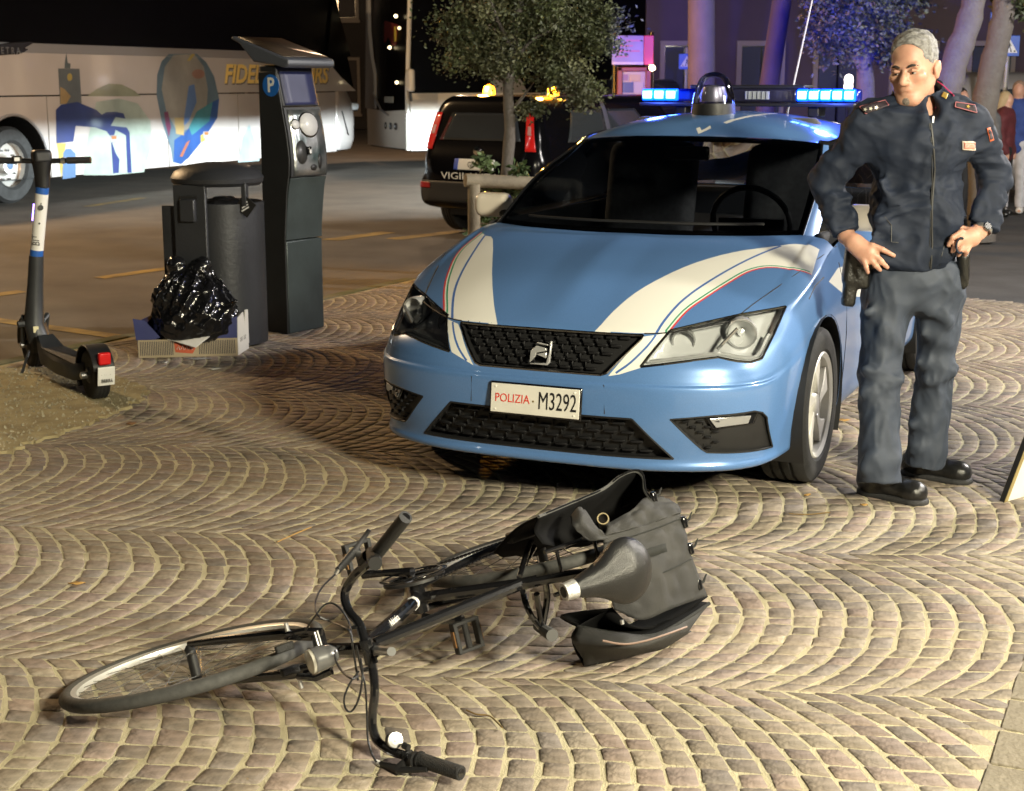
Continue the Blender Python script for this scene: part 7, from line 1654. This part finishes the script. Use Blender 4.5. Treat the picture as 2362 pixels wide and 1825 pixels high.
# ================================================================== notice stand, pole, signs
def stand():
    Yk = 19.0; P = lambda px, py, dy=0.: ay(px, py, Yk + dy); o = Vector((P(1455, 300).x, Yk, 0))
    t = thing('notice_board', 'red framed notice board on legs with pale posters', 'notice board', o)
    def pan(name, x0, y0, x1, y1, dy, th, m, par=t, bev=.01):
        a, c = P(x0, y0, dy) - o, P(x1, y1, dy) - o; b = MB(); b.box(((a.x + c.x) / 2, dy, (a.z + c.z) / 2), (abs(c.x - a.x), th, abs(a.z - c.z))); return obj(name, b, m, par, bevel=bev)
    m_rf = mat('red_frame', (.22, .05, .03), .5); m_pp = mat('poster_cream', (.50, .44, .38), .6, nscale=3, namt=.1)
    bd = pan('panel', 1432, 165, 1490, 330, 0, .05, m_pp)
    for x0, x1, y0, y1 in ((1424, 1433, 155, 345), (1489, 1498, 155, 345), (1424, 1498, 155, 165), (1424, 1498, 330, 340)): pan('frame_bar', x0, y0, x1, y1, -.02, .10, m_rf)
    for x0, y0, x1, y1, c in ((1437, 172, 1448, 186, (.3, .2, .3)), (1452, 172, 1478, 188, (.5, .4, .25)), (1436, 190, 1460, 214, (.10, .14, .26)), (1462, 190, 1484, 214, (.45, .42, .42)), (1434, 240, 1488, 242, (.25, .2, .18)), (1434, 264, 1488, 266, (.25, .2, .18))): pan('poster', x0, y0, x1, y1, -.035, .012, mat('poster_%d%d' % (x0, y0), c, .6), bd, .002)
    for x in (1430, 1492): a = P(x, 300) - o; b = MB(); b.tube([(a.x, 0, 0), (a.x, 0, a.z)], .04, 8); obj('leg', b, m_rf, t)
    t2 = thing('information_sign', 'violet lit information sign with a red side strip above the notice board', 'sign', o); 
    pn = pan('panel', 1412, 82, 1484, 150, .05, .06, mat('sign_violet', (.26, .24, .5), .5, nscale=4, namt=.15), t2); pan('side_strip', 1485, 82, 1507, 150, .05, .07, mat('sign_crimson', (.42, .04, .12), .5), t2); pan('footer', 1412, 143, 1484, 149, .01, .01, mat('sign_footer', (.5, .46, .6), .5), pn, .002)
    for k, (x0, x1) in enumerate(((1445, 1478), (1420, 1460), (1426, 1476), (1422, 1450))): pan('print_line', x0, 92 + k * 12, x1, 96 + k * 12, .012, .008, mat('sign_print', (.40, .15, .35), .5), pn, .001)
    for x in (1420, 1503): a = P(x, 150) - o; b = MB(); b.tube([(a.x, .1, 0), (a.x, .1, a.z + .4)], .035, 8); obj('leg', b, m_dchrome, t2)
    b = MB(); c = P(1504, 157, -.05) - o; b.lathe([(0, -.04), (.04, -.02), (.045, 0), (.03, .03), (0, .04)], c=(c.x, -.05, c.z), n=10); obj('lamp', b, mat('warm_lamp', (1, .8, .5), .4, emit=(1, .75, .4), estr=12), t2)
stand()
def pole_(label, px0, px1, Yp, m, cat='pole', name='lamp_post', rad=.14, ptop=-150):
    a, c = ay(px0, 300, Yp), ay(px1, ptop, Yp); sl = (c.x - a.x) / (c.z - a.z); t = thing(name, label, cat, (a.x - sl * a.z, Yp, 0))
    b = MB(); x0 = a.x - sl * a.z; b.tube([(0, 0, 0), (c.x - x0, 0, c.z)], [rad * 1.08, rad], 18); obj('shaft', b, m, t); b = MB(); b.lathe([(rad * 1.5, 0), (rad * 1.5, .1), (rad * 1.1, .16)], n=18); obj('foot', b, m, t)
pole_('thick round concrete post rising behind the police roof lights', 1618, 1618, 17.0, mat('concrete', (.07, .055, .05), .8, nscale=4, namt=.2, bump=.3, bscale=40), rad=.145)
pole_('slanting pinkish wooden post behind the police light bar', 1758, 1850, 18.0, mat('pink_wood', (.08, .05, .045), .8, nscale=3, namt=.2), rad=.11, name='slanting_post', ptop=-300)
m_sb = mat('crossing_blue', (.02, .08, .42), .4); m_sw = mat('crossing_white', (.55, .57, .62), .5)
def crossing(label, x0, y0, x1, y1, Ys):
    a, c = ay(x0, y0, Ys), ay(x1, y1, Ys); w_ = c.x - a.x; h = a.z - c.z; cx = (a.x + c.x) / 2; cz = (a.z + c.z) / 2
    t = thing('crossing_sign', label, 'sign', (cx, Ys, 0)); b = MB(); b.box((0, 0, cz), (w_, .02, h)); pl = obj('plate', b, m_sb, t, bevel=.006)
    b = MB(); b.prism([(-w_ * .40, -h * .33), (w_ * .40, -h * .33), (0, h * .36)], -.012, -.016, fn=lambda x, z, y: (x, y, cz + z)); tri = obj('triangle', b, m_sw, pl, smooth=False)
    b = MB(); s = h * .5; q_ = lambda pts: b.prism(pts, -.017, -.020, fn=lambda x, z, y: (x * s, y, cz + (z - .05) * s)); q_([(-.05, .38), (.05, .38), (.06, .28), (-.06, .28)]); q_([(-.09, .25), (.08, .27), (.06, .0), (-.06, .0)]); q_([(-.06, .02), (.04, .02), (-.12, -.42), (-.2, -.42)]); q_([(0, .02), (.08, .02), (.24, -.40), (.15, -.42)]); q_([(.06, .25), (.22, .05), (.17, .02), (.04, .16)])
    obj('walker', b, m_blk, tri, smooth=False)
    for k in range(4): b = MB(); x = (-.28 + .17 * k) * w_; b.prism([(x, -h * .30), (x + .07 * w_, -h * .30), (x + .07 * w_, -h * .22), (x, -h * .22)], -.0165, -.0168, fn=lambda x, z, y: (x, y, cz + z)); obj('stripe', b, m_blk, tri, smooth=False)
    b = MB(); b.tube([(0, .03, 0), (0, .03, cz + h / 2 + .1)], .03, 8); obj('post', b, mat('galvanised', (.3, .3, .3), .5, .6), t)
crossing('blue zebra crossing sign beside the second leaning trunk', 2304, 82, 2350, 130, 19.0)
crossing('blue zebra crossing sign half hidden by the concrete post', 1566, 124, 1602, 160, 26.0)
b = MB(); a = ay(2285, 28, 20.0); c = ay(2312, 88, 20.0); bx = thing('blue_sign', 'tall blue sign behind the second leaning trunk', 'sign', ((a.x + c.x) / 2, 20, 0)); b.box((0, 0, (a.z + c.z) / 2), (c.x - a.x, .03, a.z - c.z)); obj('plate', b, m_sb, bx, bevel=.006); b = MB(); b.tube([(0, .03, 0), (0, .03, a.z)], .03, 8); obj('post', b, m_dchrome, bx)
# ================================================================== passers-by
def passer(label, px, py_head, Yp, top, bottom, hair, long_hair=False, turn=0., skirt=0.):
    h = ay(px, py_head, Yp); H = h.z; t = thing('person', label, 'person', (h.x, Yp, 0), turn, 'passers-by behind the officer'); k = H / 1.72
    S = lambda x, y, z: (x * k, y * k, z * k)
    f = F((-.42, -.35, 0), (.42, .35, H + .06), .022)
    f.ell(S(0, -.01, 1.60), (.078 * k, .095 * k, .115 * k), .02); f.cap(S(0, .01, 1.5), S(0, .02, 1.4), .05, .06, .03); f.cap(S(0, 0, 1.36), S(0, 0, .95), .13, .13, .05, sq=(1.2, .8, 1)); f.cap(S(-.17, 0, 1.37), S(.17, 0, 1.37), .06, .06, .04)
    for s in (-1, 1):
        f.cap(S(s * .20, 0, 1.35), S(s * .25, .0, 1.1), .05, .045, .03); f.cap(S(s * .25, 0, 1.1), S(s * .22, -.1, .88), .042, .035, .02); f.ell(S(s * .215, -.115, .83), (.03, .03, .05), .02); f.cap(S(s * .09, 0, .93), S(s * .11, -.03 * s, .5), .09, .06, .04); f.cap(S(s * .11, -.03 * s, .5), S(s * .11, .02 * s, .09), .058, .042, .02); f.cap(S(s * .11, .03, .05), S(s * .12, -.13, .04), .045, .04, .02)
    bd = obj('body', f.mesh('body', 1), m_skin, t, angle=180)
    g = F((-.42, -.35, .6), (.42, .35, H), .022); g.cap(S(0, 0, 1.36), S(0, 0, .90), .15, .155, .05, sq=(1.2, .85, 1)); g.cap(S(-.17, 0, 1.37), S(.17, 0, 1.37), .075, .075, .04); g.cap(S(0, .01, 1.4), S(0, .02, 1.47), .075, .07, .03)
    for s in (-1, 1): g.cap(S(s * .20, 0, 1.35), S(s * .25, 0, 1.1), .065, .06, .03); g.cap(S(s * .25, 0, 1.1), S(s * .225, -.09, .90), .058, .05, .02)
    g.wrinkle(.008, 22, 2); obj('jacket', g.mesh('jacket', 1), top, t, angle=180)
    g = F((-.35, -.3, .06), (.35, .3, 1.05 * k), .022); g.cap(S(-.06, 0, .92), S(.06, 0, .92), .125, .125, .04)
    for s in (-1, 1): g.cap(S(s * .09, 0, .9), S(s * .11, -.03 * s, .5), .108, .08, .03); g.cap(S(s * .11, -.03 * s, .5), S(s * .11, .02 * s, .10), .078, .066, .02)
    g.wrinkle(.007, 20, 4); obj('trousers', g.mesh('trousers', 1), bottom, t, angle=180)
    g = F((-.2, -.2, H - .42), (.2, .25, H + .08), .016); g.ell(S(0, .015, 1.625), (.088 * k, .10 * k, .115 * k), .02)
    if long_hair: g.cap(S(0, .06, 1.58), S(0, .07, 1.36), .085, .07, .03)
    g.sub(g.ell(S(0, -.10, 1.575), (.07, .085, .10), add=False), .02); g.wrinkle(.006, 60, 3); obj('hair', g.mesh('hair', 1), hair, bd, angle=180)
    for s in (-1, 1):
        g = F((s * .11 * k - .08, -.24, -.005), (s * .11 * k + .08, .12, .12), .016); g.cap(S(s * .11, .03, .045), S(s * .12, -.12, .038), .05, .046, .02); g.d = smax(g.d, (.004 - g.Z) + 0 * g.X + 0 * g.Y, .005); obj('shoe', g.mesh('shoe', 1), mat('shoe_white', (.6, .58, .56), .6) if bottom.name.startswith('pale') else m_leath, t, angle=180)
cl_ = lambda n_, c: mat(n_, c, .8, nscale=12, namt=.3)
dkh = mat('dark_hair', (.012, .010, .009), .5, bump=.8, bscale=120); bl_h = mat('blond_hair', (.40, .30, .17), .5, bump=.8, bscale=120)
passer('bald man in a blue jacket and pale trousers walking past', 2352, 188, 18.7, cl_('blue_jacket', (.02, .05, .22)), cl_('pale_trousers', (.50, .50, .54)), mat('cropped_hair', (.22, .14, .10), .7), turn=R(-25))
passer('blond woman in a dark red coat beside the man in blue', 2322, 212, 18.2, cl_('dark_red_coat', (.10, .015, .02)), cl_('black_trousers', (.012, .012, .014)), bl_h, True, R(60))
passer('person in a grey hooded top standing beside the second trunk', 2272, 210, 17.6, cl_('grey_hoodie', (.10, .10, .105)), cl_('dark_jeans', (.02, .022, .03)), dkh, False, R(-60))
passer('dark haired person in black just behind the officer', 2218, 204, 17.0, cl_('black_top', (.012, .012, .013)), cl_('black_jeans', (.010, .010, .012)), dkh, True, R(30))
passer('dark haired person in brown near the first leaning trunk', 2190, 190, 18.2, cl_('brown_top', (.05, .03, .025)), cl_('black_jeans', (.010, .010, .012)), dkh, False, R(-30))
# ================================================================== buildings far behind
def building(label, x0, x1, y, H, col, rows_, cols_, lit=(), sh=(.05, .04, .04)):
    t = thing('building', label, 'building', ((x0 + x1) / 2, y, 0), 0, 'houses along the far side'); W = x1 - x0; m = mat('plaster_%d_%d' % (int(x0 * 10), int(y)), col, .9, nscale=.6, namt=.25, bump=.2, bscale=12)
    b = MB(); b.box((0, 3, H / 2), (W, 6, H)); obj('wall', b, m, t); b = MB(); b.box((0, 2.9, H + .15), (W + .6, 6.6, .3)); obj('roof', b, mat('roof_dark', (.05, .035, .03), .9), t)
    for r in range(rows_):
        for c in range(cols_):
            x = -W / 2 + W * (c + .5) / cols_; z = 1.45 + r * 3.1; on_ = (r, c) in lit; ww = min(1.2, W / cols_ * .5)
            b = MB(); b.box((x, -.03, z), (ww + .2, .08, 1.9)); fr_ = obj('window_frame', b, mat('stone_frame', (.30, .26, .23), .8), t)
            b = MB(); b.box((x, -.06, z), (ww, .05, 1.7)); obj('pane', b, mat('lit_pane', (.8, .6, .4), .4, emit=(1, .72, .45), estr=2.2) if on_ else mat('dark_pane', (.01, .01, .012), .1), fr_)
            b = MB(); b.box((x, -.09, z - .98), (ww + .3, .2, .08)); obj('sill', b, mat('stone_frame', (.30, .26, .23), .8), fr_)
            if not on_:
                for s in (-1, 1): b = MB(); b.box((x + s * ww * .26, -.10, z), (ww * .46, .03, 1.66)); obj('shutter', b, mat('shutter_%d' % int(sh[0] * 1000), sh, .7), fr_)
building('rose plastered house behind the small evergreen tree', -1.7, 2.6, 37, 9.5, (.36, .24, .20), 3, 4, ((0, 2),))
building('dim violet grey house behind the concrete post', 2.7, 12.0, 31, 10, (.10, .075, .10), 3, 6, ((0, 3),), (.04, .05, .06))
building('tall dark house at the right behind the trees', 12.3, 24, 33, 10, (.07, .055, .05), 3, 6, ((0, 1), (0, 0)), (.06, .04, .03))
building('long unlit building far behind the coaches', -40, -4.6, 52, 9, (.05, .045, .045), 3, 14)
for px, py, Yl, col, e in ((1958, 183, 30.0, (1, .9, .85), 16), (1957, 198, 30.0, (1, .9, .85), 12), (1982, 160, 31.0, (1, .92, .9), 10), (2266, 175, 28.0, (1, .85, .7), 14)):
    p = ay(px, py, Yl); t = thing('lantern', 'small far street lantern %s' % {1958: 'above a second lower one beyond the bushy tree', 1957: 'below a brighter one beyond the bushy tree', 1982: 'highest of three beyond the bushy tree', 2266: 'shining between the two leaning trunks'}[px], 'lantern', (p.x, Yl, 0), 0, 'far street lanterns')
    b = MB(); b.lathe([(0, -.11), (.08, -.08), (.09, 0), (.07, .07), (0, .10)], c=(0, 0, p.z), n=12); obj('globe', b, mat('globe_%d' % int(px), (1, .9, .8), .4, emit=col, estr=e * .35), t); b = MB(); b.tube([(0, .02, 0), (0, .02, p.z - .1)], .03, 8); obj('post', b, m_lampsteel, t)
